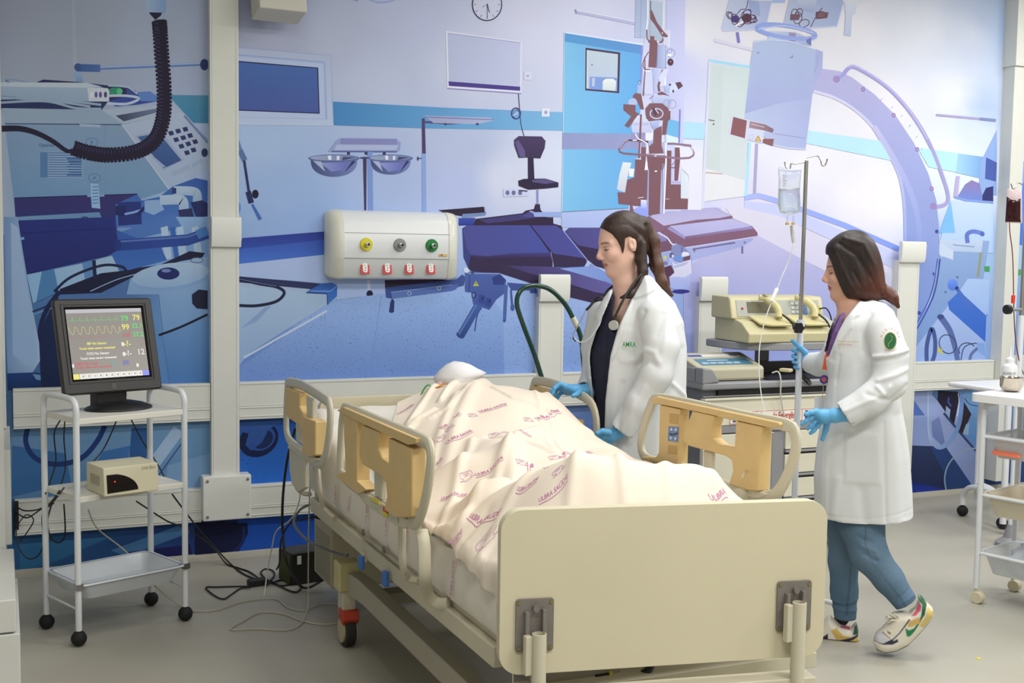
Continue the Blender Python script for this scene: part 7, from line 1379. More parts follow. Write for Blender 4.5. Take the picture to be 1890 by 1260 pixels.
VV = [[(GX[i, j], GY[i, j]-(0.0 if i else 0.0), GZ[i, j]) for j in range(150)] for i in range(260)]
# tuck behind the foot board
for k in (1, 2, 3): VV.insert(0, [(p[0], p[1]-0.004, p[2]-0.05) for p in VV[0]])
cv_ = obj('cover_sheet', MB().grid(VV), M_COVER, smooth=True, sharp=80, solid=0.003)
tag(cv_, 'cream sheet printed with purple words draped over the patient', 'bed sheet')
prt = []
def print_on(body, p0, p1, z=0.92, size=0.021, wave=0.006, under=True, m=None, emblem=None):
    def hit(px, py):
        YY = np.linspace(2.66, 4.5, 260); Q = np.array([atY(px, py, y) for y in YY]); dz = Q[:, 2]-HS(Q[:, 0], Q[:, 1]); k = np.argmax(dz < 0) if (dz < 0).any() else len(YY)-1
        return Q[k][:2]
    a, b = hit(*p0), hit(*p1); d = b-a; L = np.linalg.norm(d); d /= L; up = np.array([-d[1], d[0]])
    n0 = text_mb(body, 0.016, (0, 0, 0), (1, 0, 0), (0, 1, 0), (0, 0, 1), 0, 'LEFT', bold=0.0002, fit=L, yc=False)
    V = list(n0.v); F = list(n0.f)
    o = len(V); nseg = 14
    for k in range(nseg+1): V += [(L*k/nseg, -0.005, 0), (L*k/nseg, -0.0068, 0)]
    F += [(o+2*k, o+2*k+1, o+2*k+3, o+2*k+2) for k in range(nseg)]
    V = np.array(V); wv = wave*np.sin(V[:, 0]/L*PI*1.3)
    X = a[0]+d[0]*V[:, 0]+up[0]*(V[:, 1]*1.15-wv); Y = a[1]+d[1]*V[:, 0]+up[1]*(V[:, 1]*1.15-wv)
    Z = HS(X, Y)+0.0032
    prt.append((np.c_[X, Y, Z], F))
PR = [('ULBRA SAÚDE', (824, 821), (873, 799)), ('ULBRA SAÚDE', (925, 799), (980, 808)), ('ULBRA SAÚDE', (878, 881), (929, 852)), ('ULBRA SAÚDE', (1037, 848), (1094, 836)), ('ULBRA SAÚDE', (990, 776), (1036, 764)), ('ULBRA SAÚDE', (884, 763), (936, 750)),
      ('ULBRA SAÚDE', (994, 933), (1048, 888)), ('ULBRA SAÚDE', (953, 910), (991, 891)), ('ULBRA SAÚDE', (813, 924), (859, 918)), ('ULBRA SAÚDE', (865, 957), (917, 957)), ('ULBRA', (977, 856), (1008, 866)), ('ÚDE', (802, 860), (817, 848)), ('SAÚDE', (825, 1005), (853, 990)),
      ('ULBR', (811, 792), (827, 787)), ('SAÚ', (838, 772), (851, 765)), ('ULBRA', (1310, 925), (1343, 921)), ('SAÚDE', (735, 765), (765, 747)), ]
for t_, a, b in PR: print_on(t_, a, b)
def put_print(lst, m, nm):
    for V, F in lst:
        me_ = MB(); me_.v = [tuple(v) for v in V]; me_.f = F
        L, a = ROOT[cv_.name]; me_.v = [tuple(np.array(v)-L) for v in me_.v]
        me = mesh_from(nm, me_.v, me_.f); o = bpy.data.objects.new(nm, me); COL.objects.link(o); me.materials.append(m); o.parent = cv_; ROOT[o.name] = ROOT[cv_.name]
put_print(prt, M_INK, 'print')
# faded emblem: small open book with a frame beside each word
em = []
for (px_, py_, s_) in ((812, 812, 1), (912, 804, 1), (861, 882, 1.1), (1024, 845, 1), (975, 776, .9), (963, 857, .9), (898, 999, 1.5), (830, 792, .8), (872, 768, .8), (1030, 872, .8)):
    YY = np.linspace(2.66, 4.5, 260); Q_ = np.array([atY(px_, py_, y) for y in YY]); dz = Q_[:, 2]-HS(Q_[:, 0], Q_[:, 1]); q = Q_[np.argmax(dz < 0)]
    V = []; F = []
    def seg(P, w=0.0016):
        for p0, p1 in zip(P[:-1], P[1:]):
            p0 = np.array(p0)*s_*0.9; p1 = np.array(p1)*s_*0.9; t = p1-p0; t = t/(np.linalg.norm(t)+1e-9); n = np.array([-t[1], t[0]])*w/2; o = len(V)
            V.extend([p0+n, p0-n, p1-n, p1+n]); F.append((o, o+1, o+2, o+3))
    seg([(-.022, 0), (-.018, .012), (.018, .012), (.022, 0), (.012, -.004), (.012, -.012), (-.012, -.012), (-.012, -.004), (-.022, 0)])
    seg([(-.012, .004), (-.004, .010), (0, .004), (.004, .010), (.012, .004)]); seg([(-.026, -.009), (-.013, -.009)], .0025); seg([(.013, -.009), (.026, -.009)], .0025); seg([(-.008, 0), (0, .003), (.008, 0)])
    V = np.array(V); X = q[0]+V[:, 0]; Y = q[1]+V[:, 1]*1.3; em.append((np.c_[X, Y, HS(X, Y)+0.0032], F))
put_print(em, M_INKP, 'emblem')
# ---------------------------------------------------------------- smooth solids for people (distance fields meshed with surface nets)
class Field:
    """grid in the person's frame: u = right as seen, n = away, z = up"""
    def __init__(s, C, lo, hi, h):
        s.C = np.array([C[0], C[1], 0.0]); n = s.C/np.linalg.norm(s.C); s.N = n; s.U = np.array([n[1], -n[0], 0.0]); s.h = h
        s.lo = np.array(lo, float); s.dim = np.ceil((np.array(hi)-s.lo)/h).astype(int)+1
        ax = [(s.lo[i]+h*np.arange(s.dim[i])).astype(np.float32) for i in range(3)]
        s.X = ax[0][:, None, None]; s.Y = ax[1][None, :, None]; s.Z = ax[2][None, None, :]
        s.D = np.full(s.dim, 1e3, np.float32)
    def w(s, q): return s.C+s.U*q[0]+s.N*q[1]+np.array([0, 0, q[2]])
    def smin(s, d, k, D=None):
        D = s.D if D is None else D
        if k <= 0: return np.minimum(D, d)
        h = np.clip(0.5+0.5*(D-d)/k, 0, 1); return D*(1-h)+d*h-k*h*(1-h)
    def cone(s, a, b, ra, rb, k=0.01, ret=False):
        a = np.array(a, float); b = np.array(b, float); e = b-a; L2 = e@e+1e-12
        x, y, z = s.X-a[0], s.Y-a[1], s.Z-a[2]
        t = np.clip((x*e[0]+y*e[1]+z*e[2])/L2, 0, 1)
        d = np.sqrt((x-t*e[0])**2+(y-t*e[1])**2+(z-t*e[2])**2)-(ra+(rb-ra)*t)
        if ret: return d
        s.D = s.smin(d, k)
    def chain(s, pts, rs, k=0.01, kk=None):
        for i in range(len(pts)-1): s.cone(pts[i], pts[i+1], rs[i], rs[i+1], k if i == 0 else (kk or k))
    def ell(s, c, r, R=None, k=0.01, ret=False):
        x, y, z = s.X-c[0], s.Y-c[1], s.Z-c[2]
        if R is not None: x, y, z = R[0][0]*x+R[0][1]*y+R[0][2]*z, R[1][0]*x+R[1][1]*y+R[1][2]*z, R[2][0]*x+R[2][1]*y+R[2][2]*z
        k0 = np.sqrt((x/r[0])**2+(y/r[1])**2+(z/r[2])**2); k1 = np.sqrt((x/r[0]**2)**2+(y/r[1]**2)**2+(z/r[2]**2)**2)+1e-9
        d = k0*(k0-1)/k1
        if ret: return d
        s.D = s.smin(d, k)
    def poly2(s, P):
        """signed distance in the u,z plane to a closed outline (negative inside)"""
        x = s.X[:, 0, 0][:, None]; z = s.Z[0, 0, :][None, :]; x = x+0*z; z = z+0*x
        return poly_sd(x, z, P)[:, None, :]
    def pinf(s, P, R, h=0.0, n0=0.0, k=0.02, ret=False, shrink=0.0, nslope=0.0):
        d2 = s.poly2(P)+shrink
        nn = np.abs(s.Y-n0-nslope*s.X)
        Rr = R
        d = np.sqrt(np.maximum(d2+Rr, 0)**2+np.maximum(nn-h, 0)**2)-Rr
        if ret: return d
        s.D = s.smin(d, k)
    def sleeve(s, pts, rs, k=0.012, kk=0.02):
        D0 = s.D; s.D = np.full(s.dim, 1e3, np.float32); s.chain(pts, rs, 0, kk)
        c = np.array(pts[-1]); ax = np.array(pts[-2])-c; ax /= np.linalg.norm(ax)
        pl = (s.X-c[0])*ax[0]+(s.Y-c[1])*ax[1]+(s.Z-c[2])*ax[2]
        s.D = np.maximum(s.D, -pl)
        # the cuff is open: hollow its mouth
        inn = s.cone(pts[-1], tuple(c+ax*0.03), rs[-1]-0.007, rs[-1]-0.009, ret=True); s.D = np.maximum(s.D, -inn)
        s.D = s.smin(D0, k)
    def raised(s, T0, items):
        '''thicken a cloth field inside soft-edged outlines (lapels, pockets)'''
        T = T0
        for P, t in items:
            m = np.clip(0.5-s.poly2(P)/0.009, 0, 1); T = T-t*m*m*(3-2*m)
        return T
    def mesh(s):
        D = s.D; nx, ny, nz = D.shape; ins = D < 0
        c = [ins[i:nx-1+i, j:ny-1+j, k:nz-1+k] for i in (0, 1) for j in (0, 1) for k in (0, 1)]
        sm_ = sum(q.astype(np.int8) for q in c); act = (sm_ > 0) & (sm_ < 8)
        idx = -np.ones(act.shape, np.int64); A = np.argwhere(act); idx[act] = np.arange(len(A))
        acc = np.zeros((len(A), 3)); cnt = np.zeros(len(A))
        i0, j0, k0 = A.T
        cor = [(i, j, k) for i in (0, 1) for j in (0, 1) for k in (0, 1)]
        val = {q: D[i0+q[0], j0+q[1], k0+q[2]].astype(float) for q in cor}
        for a in cor:
            for ax in range(3):
                if a[ax] == 0:
                    b = list(a); b[ax] = 1; b = tuple(b); va, vb = val[a], val[b]; cr = (va < 0) != (vb < 0)
                    t = np.where(cr, va/(va-vb+1e-12), 0); p = np.tile(np.array(a, float), (len(A), 1)); p[:, ax] = t
                    acc += p*cr[:, None]; cnt += cr
        V = A+acc/cnt[:, None]; V = s.lo+V*s.h
        F = []
        for ax in range(3):
            o1, o2 = [q for q in range(3) if q != ax]
            sl0 = [slice(1, None)]*3; sl0[ax] = slice(0, None)
            n = D.shape[ax]-1
            base = np.argwhere(np.take(ins, range(0, n), ax) != np.take(ins, range(1, n+1), ax))
            base = base[(base[:, o1] > 0) & (base[:, o2] > 0) & (base[:, o1] < D.shape[o1]-1) & (base[:, o2] < D.shape[o2]-1)]
            q = []
            for d1, d2 in ((-1, -1), (0, -1), (0, 0), (-1, 0)):
                b = base.copy(); b[:, o1] += d1; b[:, o2] += d2; q.append(idx[b[:, 0], b[:, 1], b[:, 2]])
            q = np.stack(q, 1); fl = ins[base[:, 0], base[:, 1], base[:, 2]]
            if ax == 1: fl = ~fl
            q[~fl] = q[~fl][:, ::-1]; F.append(q[(q >= 0).all(1)])
        return V, np.concatenate(F)
    def world(s, V): return s.C+V[:, :1]*s.U+V[:, 1:2]*s.N+V[:, 2:3]*np.array([0, 0, 1.0])
def poly_sd(x, z, P):
    d = np.full(x.shape, 1e9); sgn = np.ones(x.shape); n = len(P)
    for i in range(n):
        a = P[i]; b = P[i-1]; ex, ez = b[0]-a[0], b[1]-a[1]; wx, wz = x-a[0], z-a[1]
        t = np.clip((wx*ex+wz*ez)/(ex*ex+ez*ez+1e-12), 0, 1); d = np.minimum(d, (wx-ex*t)**2+(wz-ez*t)**2)
        c1 = z >= a[1]; c2 = z < b[1]; c3 = ex*wz > ez*wx
        flip = (c1 & c2 & c3) | (~c1 & ~c2 & ~c3); sgn = np.where(flip, -sgn, sgn)
    return (sgn*np.sqrt(d)).astype(np.float32)
def vnormals(V, F):
    n = np.cross(V[F[:, 2]]-V[F[:, 0]], V[F[:, 3]]-V[F[:, 1]]); N = np.zeros_like(V)
    for k in range(4): np.add.at(N, F[:, k], n)
    return N/(np.linalg.norm(N, axis=1, keepdims=True)+1e-12)
def smooth_v(V, F, it=2, lam=0.5):
    for _ in range(it):
        S = np.zeros_like(V); c = np.zeros(len(V))
        for a, b in ((0, 1), (1, 2), (2, 3), (3, 0)):
            np.add.at(S, F[:, a], V[F[:, b]]); np.add.at(S, F[:, b], V[F[:, a]]); np.add.at(c, F[:, a], 1); np.add.at(c, F[:, b], 1)
        V = V+lam*(S/np.maximum(c, 1)[:, None]-V)
    return V
def fold(V, Nn, lines, near=True, lim=0.02):
    """cloth creases: ridge lines in the u,z plane push the near side in or out"""
    disp = np.zeros(len(V))
    for pts, a, w_ in lines:
        best = np.full(len(V), 1e9)
        for p0, p1 in zip(pts[:-1], pts[1:]):
            p0 = np.array(p0); d = np.array(p1)-p0; t = np.clip(((V[:, 0]-p0[0])*d[0]+(V[:, 2]-p0[1])*d[1])/(d@d+1e-12), 0, 1)
            best = np.minimum(best, (V[:, 0]-p0[0]-t*d[0])**2+(V[:, 2]-p0[1]-t*d[1])**2)
        disp += a*np.exp(-best/(2*w_*w_))
    if near: disp = disp*np.clip(-Nn[:, 1]*2.5+0.3, 0, 1)
    return V+Nn*disp[:, None]
class Fig:
    """reads photo positions on the upright plane through the figure"""
    def __init__(s, C):
        s.C = np.array([C[0], C[1], 0.0]); n = s.C/np.linalg.norm(s.C); s.N = n; s.U = np.array([n[1], -n[0], 0.0])
    def q(s, px, py, dw=0.0):
        p = atP(px, py, s.C, dw)-s.C; return np.array([p@s.U, p@s.N, p[2]])
    def P(s, pts, dw=0.0): return [(lambda q: (q[0], q[2]))(s.q(a, b, dw)) for a, b in pts]
def emit(fig, F, name, m, parent, colf=None, folds=None, it=1, near=True, dec=None):
    V, Q = F.mesh(); V = smooth_v(V, Q, it)
    if folds: V = fold(V, vnormals(V, Q), folds, near); V = smooth_v(V, Q, 1, 0.3)
    col = None
    if colf is not None: col = np.c_[colf(V, vnormals(V, Q)), np.ones(len(V))]
    mb = MB(); W_ = F.world(V); mb.v = [tuple(v) for v in W_]; mb.f = [tuple(int(i) for i in q) for q in Q]
    o = obj(name, mb, m, parent, W=True, smooth=True, sharp=180, col=col, fix=False)
    o['_vc'] = 0; del o['_vc']
    return o
def paint(V, base, layers, F2=None):
    """layers: (outline in u,z, colour, only near side?)"""
    c = np.tile(np.array(lin(base)), (len(V), 1))
    for P, colr, nf in layers:
        sd = poly_sd(V[:, 0], V[:, 2], P); mk = np.clip(0.5-sd/0.0025, 0, 1)
        if nf is not None: mk = mk*np.clip((nf-V[:, 1])/0.004+0.5, 0, 1)
        c = c*(1-mk[:, None])+np.array(lin(colr))*mk[:, None]
    return c
M_SKIN = mat_attr('skin', 0.45, spec=0.4, sss=0.08, bump=0.02, bscale=220)
def hair_mat(name):
    M = mat_attr(name, 0.42, spec=0.45); nt = M.node_tree; b = nt.nodes['Principled BSDF']
    tc = nt.nodes.new('ShaderNodeTexCoord'); mp = nt.nodes.new('ShaderNodeMapping'); mp.inputs['Scale'].default_value = (330, 330, 16)
    n = nt.nodes.new('ShaderNodeTexNoise'); n.inputs['Scale'].default_value = 1.0; n.inputs['Detail'].default_value = 3
    bp = nt.nodes.new('ShaderNodeBump'); bp.inputs['Strength'].default_value = 0.35; bp.inputs['Distance'].default_value = 0.004
    nt.links.new(tc.outputs['Object'], mp.inputs[0]); nt.links.new(mp.outputs[0], n.inputs[0]); nt.links.new(n.outputs[0], bp.inputs['Height']); nt.links.new(bp.outputs[0], b.inputs['Normal'])
    r = nt.nodes.new('ShaderNodeMapRange'); r.inputs[1].default_value = 0.3; r.inputs[2].default_value = 0.7; r.inputs[3].default_value = 0.6; r.inputs[4].default_value = 1.5
    v = nt.nodes.new('ShaderNodeVectorMath'); v.operation = 'SCALE'; src = b.inputs['Base Color'].links[0].from_socket
    nt.links.new(n.outputs[0], r.inputs[0]); nt.links.new(src, v.inputs[0]); nt.links.new(r.outputs[0], v.inputs['Scale']); nt.links.new(v.outputs[0], b.inputs['Base Color'])
    return M
M_HAIR = hair_mat('hair'); M_COAT = mat('coat_cotton', '#d2d5d7', 0.8, bump=0.10, bscale=24, noise=0.012, nscale=8); M_GLOVE = mat('nitrile_glove', '#62aee0', 0.42, bump=0.12, bscale=90)
M_SCRUB = mat('scrub_navy', '#12162e', 0.75, bump=0.1, bscale=40)
def head_field(hc, yaw_t, pitch, h, ext, sc=1.0, neck=None):
    """returns a Field and a rotation R that maps field coords (u,n,z) to head coords (f,s,up)"""
    # forward = -u turned yaw_t towards the viewer (-n), then pitched down
    f = np.array([-math.cos(yaw_t), -math.sin(yaw_t), 0.0]); s_ = np.array([-f[1], f[0], 0.0])
    up = np.array([0, 0, 1.0]); c_, sn = math.cos(pitch), math.sin(pitch)
    f2 = f*c_-up*sn; u2 = up*c_+f*sn
    return f2, s_, u2
def build_head(fig, hc, yaw_t, pitch, sc, name, parent, skin, lipc, browc, neck_pts, neck_r, chest=None, h=0.0026, ear=True, cut=None):
    f2, s_, u2 = head_field(hc, yaw_t, pitch, h, None)
    hc = np.array(hc); lowz = min(p[2] for p in neck_pts)-0.07
    lo = (hc[0]-0.15*sc, hc[1]-0.135, lowz); hi = (hc[0]+0.15*sc+0.05, hc[1]+0.15, hc[2]+0.145*sc)
    F = Field(fig.C, lo, hi, h)
    def L(a, b, c): return hc+(f2*a+s_*b+u2*c)*sc
    R = np.array([f2, s_, u2])
    F.ell(L(-0.012, 0, 0.035), (0.094*sc, 0.074*sc, 0.084*sc), R, 0)
    F.ell(L(0.030, 0, -0.022), (0.064*sc, 0.059*sc, 0.084*sc), R, 0.03)
    for sg in (-1, 1):
        F.cone(L(0.0, 0.046*sg, -0.050), L(0.062, 0.014*sg, -0.094), 0.024*sc, 0.018*sc, 0.025)
        F.ell(L(0.058, 0.034*sg, -0.026), (0.030*sc, 0.026*sc, 0.028*sc), R, 0.02)
        F.cone(L(0.074, 0.012*sg, 0.024), L(0.062, 0.044*sg, 0.020), 0.012*sc, 0.010*sc, 0.014)
    F.ell(L(0.074, 0, -0.092), (0.019*sc, 0.020*sc, 0.017*sc), R, 0.016)
    F.ell(L(0.070, 0, -0.055), (0.024*sc, 0.030*sc, 0.022*sc), R, 0.014)
    F.cone(L(0.083, 0, 0.016), L(0.106, 0, -0.020), 0.0075*sc, 0.0090*sc, 0.012)
    F.ell(L(0.1060, 0, -0.0250), (0.0102*sc, 0.0098*sc, 0.0092*sc), R, 0.007)
    for sg in (-1, 1): F.ell(L(0.0985, 0.0115*sg, -0.031), (0.011*sc, 0.0072*sc, 0.0078*sc), R, 0.005)
    # eye sockets, lids
    for sg in (-1, 1):
        d = F.ell(L(0.093, 0.032*sg, 0.001), (0.014*sc, 0.017*sc, 0.011*sc), R, ret=True); k = 0.010
        hh = np.clip(0.5-0.5*(F.D+d)/k, 0, 1); F.D = F.D*(1-hh)-d*hh+k*hh*(1-hh)
        F.ell(L(0.0735, 0.032*sg, 0.0), (0.0125*sc, 0.0145*sc, 0.0120*sc), R, 0.003)
    # lips
    for sg in (-1, 1):
        F.cone(L(0.0925, 0.004*sg, -0.0525), L(0.083, 0.0215*sg, -0.0575), 0.0052*sc, 0.0026*sc, 0.004)
        F.cone(L(0.0905, 0.0, -0.0630), L(0.082, 0.0195*sg, -0.0590), 0.0062*sc, 0.0026*sc, 0.004)
    d = F.cone(L(0.099, -0.02, -0.0582), L(0.099, 0.02, -0.0582), 0.0035*sc, 0.0035*sc, ret=True); F.D = np.maximum(F.D, -d)
    for i in range(len(neck_pts)-1): F.cone(neck_pts[i], neck_pts[i+1], neck_r[i], neck_r[i+1], 0.03)
    if ear:
        for sg in (-1, 1):
            F.ell(L(-0.012, 0.074*sg, -0.004), (0.017*sc, 0.008*sc, 0.030*sc), R, 0.006)
            d = F.ell(L(-0.006, 0.083*sg, -0.002), (0.009*sc, 0.006*sc, 0.016*sc), R, ret=True); F.D = np.maximum(F.D, -d)
    if cut is not None: F.D = np.maximum(F.D, -F.poly2(cut))
    V, Q = F.mesh(); V = smooth_v(V, Q, 2, 0.4)
    K = (V-hc)@R.T/sc; f, s, u = K.T
    base = np.tile(np.array(lin(skin)), (len(V), 1))
    def blend(c, mk):
        nonlocal base; mk = np.clip(mk, 0, 1)[:, None]; base = base*(1-mk)+np.array(lin(c))*mk
    def gs(a, b, c, ra, rb, rc): return np.exp(-(((f-a)/ra)**2+((np.abs(s)-b)/rb)**2+((u-c)/rc)**2))
    blend('#c08070', 0.30*gs(0.06, 0.04, -0.03, 0.03, 0.02, 0.022)); blend('#a8604c', 0.35*gs(0.113, 0, -0.028, 0.012, 0.014, 0.012)); blend('#7a4a3c', 0.75*gs(0.098, 0.008, -0.0375, 0.007, 0.004, 0.003))
    lipm = (f > 0.072)*np.clip(1.3-np.sqrt((s/0.022)**2+((u+0.0585)/0.0085)**2), 0, 0.25)*4; blend(lipc, lipm*0.7); blend('#5a2a26', (f > 0.07)*0.8*np.exp(-((u+0.0582)/0.0016)**2)*(np.abs(s) < 0.021))
    bl = 0.0215+0.004*np.sin(np.clip((np.abs(s)-0.010)/0.04, 0, 1)*PI); blend(browc, (f > 0.045)*0.85*np.exp(-((u-bl)/0.0034)**2)*np.clip((np.abs(s)-0.010)/0.004, 0, 1)*np.clip((0.054-np.abs(s))/0.008, 0, 1))
    blend('#8a5a4a', 0.5*(f > 0.05)*gs(0.08, 0.032, 0.009, 0.02, 0.018, 0.005)); eye = (f > 0.06)*np.clip(1.25-np.sqrt(((np.abs(s)-0.032)/0.0125)**2+((u+0.0035)/0.0042)**2), 0, 0.25)*4
    blend('#cbb8ae', eye*0.35*(u < -0.002)); blend('#2a1a14', 0.8*(f > 0.06)*np.clip(1.4-np.sqrt(((np.abs(s)-0.032)/0.0065)**2+((u+0.0035)/0.0028)**2), 0, .4)*2.5); blend('#9a6a5a', 0.4*(f > 0.055)*np.exp(-((u-0.0085)/0.0016)**2)*(np.abs(np.abs(s)-0.032) < 0.015))
    blend('#1c1210', (f > 0.055)*0.95*np.exp(-((u-0.0015-0.02*(0.0)+((np.abs(s)-0.032)/0.016)**2*0.003)/0.0015)**2)*(np.abs(np.abs(s)-0.032) < 0.0165))
    mb = MB(); W_ = F.world(V); mb.v = [tuple(v) for v in W_]; mb.f = [tuple(int(i) for i in q) for q in Q]
    o = obj(name, mb, M_SKIN, parent, W=True, smooth=True, sharp=180, col=np.c_[base, np.ones(len(V))], fix=False)
    # lashes
    lm = MB()
    for sg in (-1, 1):
        pts = []
        for t in np.linspace(-1, 1, 9): pts.append(F.world((hc+(f2*(0.0858-0.0065*t*t)+s_*(0.032*sg+0.0150*t)+u2*(-0.0012-0.0020*t*t))*sc)[None])[0])
        lm.tube(pts, [0.0004]+[0.0009]*7+[0.0004], 5)
    obj('eyelashes', lm, mat('lash', '#1a1210', 0.6), parent, W=True, smooth=True)
    return F, L, R, hc
# ================================================================ woman at the bed side
C1 = (2.42, 4.28); g = Fig(C1); q = g.q
w1 = thing('person', 'dark-haired woman in open white coat with stethoscope leaning over the bed', 'person', (C1[0], C1[1], 0))
hc1 = q(1149, 450, 0.0)
build_head(g, hc1, math.radians(22), math.radians(16), 1.08, 'body', w1, '#deb5a4', '#b4655c', '#3a2620',
    [q(1150, 490), q(1160, 530), q(1160, 580, 0.0)], [0.058, 0.056, 0.085], h=0.0028)
# hair: cap, side sweep and ponytail
P = g.P
Fh = Field(C1, (q(1075, 400)[0], -0.17, q(1100, 590)[2]), (q(1290, 400)[0], 0.17, q(1100, 375)[2]), 0.0035)
cap = P([(1086, 425), (1086, 380), (1145, 376), (1190, 390), (1215, 420), (1215, 490), (1196, 512), (1180, 500), (1177, 476), (1173, 450), (1163, 436), (1154, 440), (1153, 456), (1150, 470), (1146, 456), (1140, 444), (1130, 432), (1114, 423), (1100, 418), (1090, 419)])
f2_, s2_, u2_ = head_field(None, math.radians(22), math.radians(16), 0, 0); RH = np.array([f2_, s2_, u2_]); h0 = np.array(hc1)
def LH(a, b, c): return h0+(f2_*a+s2_*b+u2_*c)*1.08
Fh.ell(LH(-0.014, 0, 0.036), (0.107, 0.088, 0.098), RH, 0); Fh.ell(LH(0.026, 0, -0.010), (0.076, 0.075, 0.092), RH, 0.02); Fh.ell(LH(-0.055, 0, 0.010), (0.065, 0.070, 0.085), RH, 0.02)
Fh.D = np.maximum(Fh.D, Fh.poly2(cap))
Fh.chain([q(1190, 412, 0.0), q(1204, 445, 0.01), q(1212, 490, -0.01), q(1222, 520, -0.02), q(1240, 545, -0.02)], [0.028, 0.030, 0.026, 0.020, 0.008], 0.02)
Fh.chain([q(1186, 450, -0.06), q(1186, 500, -0.075), q(1182, 525, -0.095), q(1165, 543, -0.12), q(1146, 549, -0.13)], [0.018, 0.020, 0.018, 0.015, 0.006], 0.015)
Fh.chain([q(1178, 440, -0.05), q(1180, 480, -0.065), q(1192, 515, -0.08)], [0.014, 0.018, 0.012], 0.01)
def haircol1(V, N): 
    t = np.clip((V[:, 0]-q(1195, 450)[0])/0.05, 0, 1); c = np.array(lin('#2e1c15'))*(1-t[:, None])+np.array(lin('#4f3122'))*t[:, None]; return c
emit(g, Fh, 'hair', M_HAIR, w1, haircol1, [(P([(1105, 405), (1150, 400), (1190, 425)]), 0.002, 0.006), (P([(1120, 415), (1160, 415), (1192, 440)]), -0.002, 0.005), (P([(1192, 415), (1200, 470), (1205, 500)]), -0.005, 0.004)], it=2)
# scrub top and coat share one torso outline
tor = P([(1126, 535), (1108, 560), (1094, 600), (1082, 645), (1084, 690), (1092, 730), (1096, 790), (1096, 880), (1098, 1010), (1274, 1010), (1270, 880), (1264, 780), (1266, 700), (1267, 640), (1260, 592), (1244, 556), (1222, 533), (1204, 512), (1190, 506), (1172, 528), (1150, 546)])
Fs = Field(C1, (q(1075, 600)[0], -0.22, q(1100, 880)[2]), (q(1270, 600)[0], 0.22, q(1100, 520)[2]), 0.006)
Fs.pinf(tor, 0.13, 0.035, k=0, shrink=0.014)
vneck = P([(1136, 500), (1134, 556), (1129, 585), (1131, 612), (1140, 607), (1156, 570), (1166, 546), (1190, 500)])
Fs.D = np.maximum(Fs.D, -np.maximum(Fs.poly2(vneck), Fs.Y-0.10)); 
emit(g, Fs, 'scrub_top', M_SCRUB, w1, None, [(P([(1105, 640), (1108, 720), (1112, 790)]), 0.004, 0.006), (P([(1120, 620), (1116, 700)]), -0.003, 0.006)])
h6 = 0.0052
Fc = Field(C1, (q(1040, 600)[0], -0.33, q(1100, 1012)[2]), (q(1285, 600)[0], 0.30, q(1100, 495)[2]), h6)
T1 = Fc.pinf(tor, 0.13, 0.045, ret=True)
lap = P([(1190, 500), (1206, 514), (1209, 533), (1190, 543), (1169, 549), (1160, 575), (1150, 610), (1140, 645), (1128, 660), (1134, 620), (1150, 580), (1166, 552), (1178, 525)])
lap2 = P([(1132, 530), (1118, 545), (1106, 565), (1097, 578), (1106, 590), (1100, 612), (1090, 640), (1098, 632), (1110, 603), (1126, 565), (1138, 540)])
pk = P([(1146, 602), (1176, 600), (1177, 666), (1148, 663), (1140, 652)])
T0 = Fc.raised(T1, ((lap, 0.009), (lap2, 0.008), (pk, 0.0035)))
opening = P([(1080, 480), (1141, 512), (1123, 560), (1103, 606), (1092, 640), (1090, 660), (1096, 725), (1101, 790), (1102, 830), (1110, 1020), (1136, 1020), (1120, 830), (1117, 790), (1119, 730), (1128, 650), (1142, 600), (1164, 553), (1188, 500)])
op = Fc.poly2(opening)
Fc.D = np.maximum(T0, -np.maximum(op, Fc.Y-0.13))
Fc.D = np.maximum(Fc.D, -(T1+0.018))          # hollow shell
# lapels and collar stand proud
# sleeves
Fc.sleeve([q(1209, 585, -0.165), q(1222, 640, -0.215), q(1212, 692, -0.240), q(1181, 745, -0.228), q(1148, 793, -0.21)], [0.074, 0.068, 0.062, 0.056, 0.052], 0.012, 0.02)
Fc.sleeve([q(1110, 582, 0.165), q(1098, 640, 0.20), q(1098, 690, 0.12), q(1082, 721, -0.02)], [0.062, 0.058, 0.054, 0.046], 0.02, 0.02)
fl1 = [(P([(1172, 655), (1190, 636), (1206, 640), (1212, 655)]), 0.007, 0.008), (P([(1176, 668), (1195, 655), (1206, 660)]), -0.007, 0.007), (P([(1188, 570), (1172, 600), (1170, 650)]), -0.008, 0.008), (P([(1232, 570), (1225, 620), (1215, 660)]), 0.005, 0.008), (P([(1222, 575), (1210, 610)]), -0.004, 0.008),
       (P([(1258, 640), (1246, 690), (1225, 735)]), -0.006, 0.010), (P([(1245, 560), (1262, 600)]), 0.004, 0.006), (P([(1150, 700), (1140, 790), (1136, 860)]), -0.006, 0.010), (P([(1170, 720), (1160, 800)]), 0.005, 0.012), (P([(1225, 750), (1220, 850)]), -0.006, 0.010), (P([(1245, 740), (1250, 850)]), 0.005, 0.010),
       (P([(1190, 700), (1165, 745), (1150, 775)]), 0.004, 0.008), (P([(1210, 720), (1180, 770)]), -0.003, 0.007), (P([(1240, 700), (1262, 725), (1265, 745)]), 0.008, 0.006), (P([(1160, 786), (1136, 772)]), 0.0015, 0.003)]
emit(g, Fc, 'white_coat', M_COAT, w1, None, fl1, it=2)
def surf_text(body, size, O, U, W, N, m, nm, par, **k):
    return obj(nm, text_mb(body, size, O, U, W, N, 0.0, **k), m, par, W=True, fix=False)
def wpt(fig, px, py, dw): return atP(px, py, fig.C, dw)
coat1 = bpy.data.objects.get('white_coat')
U1 = g.U*0.97+g.N*(-0.24); Z1 = np.array([0, 0, 1.0])
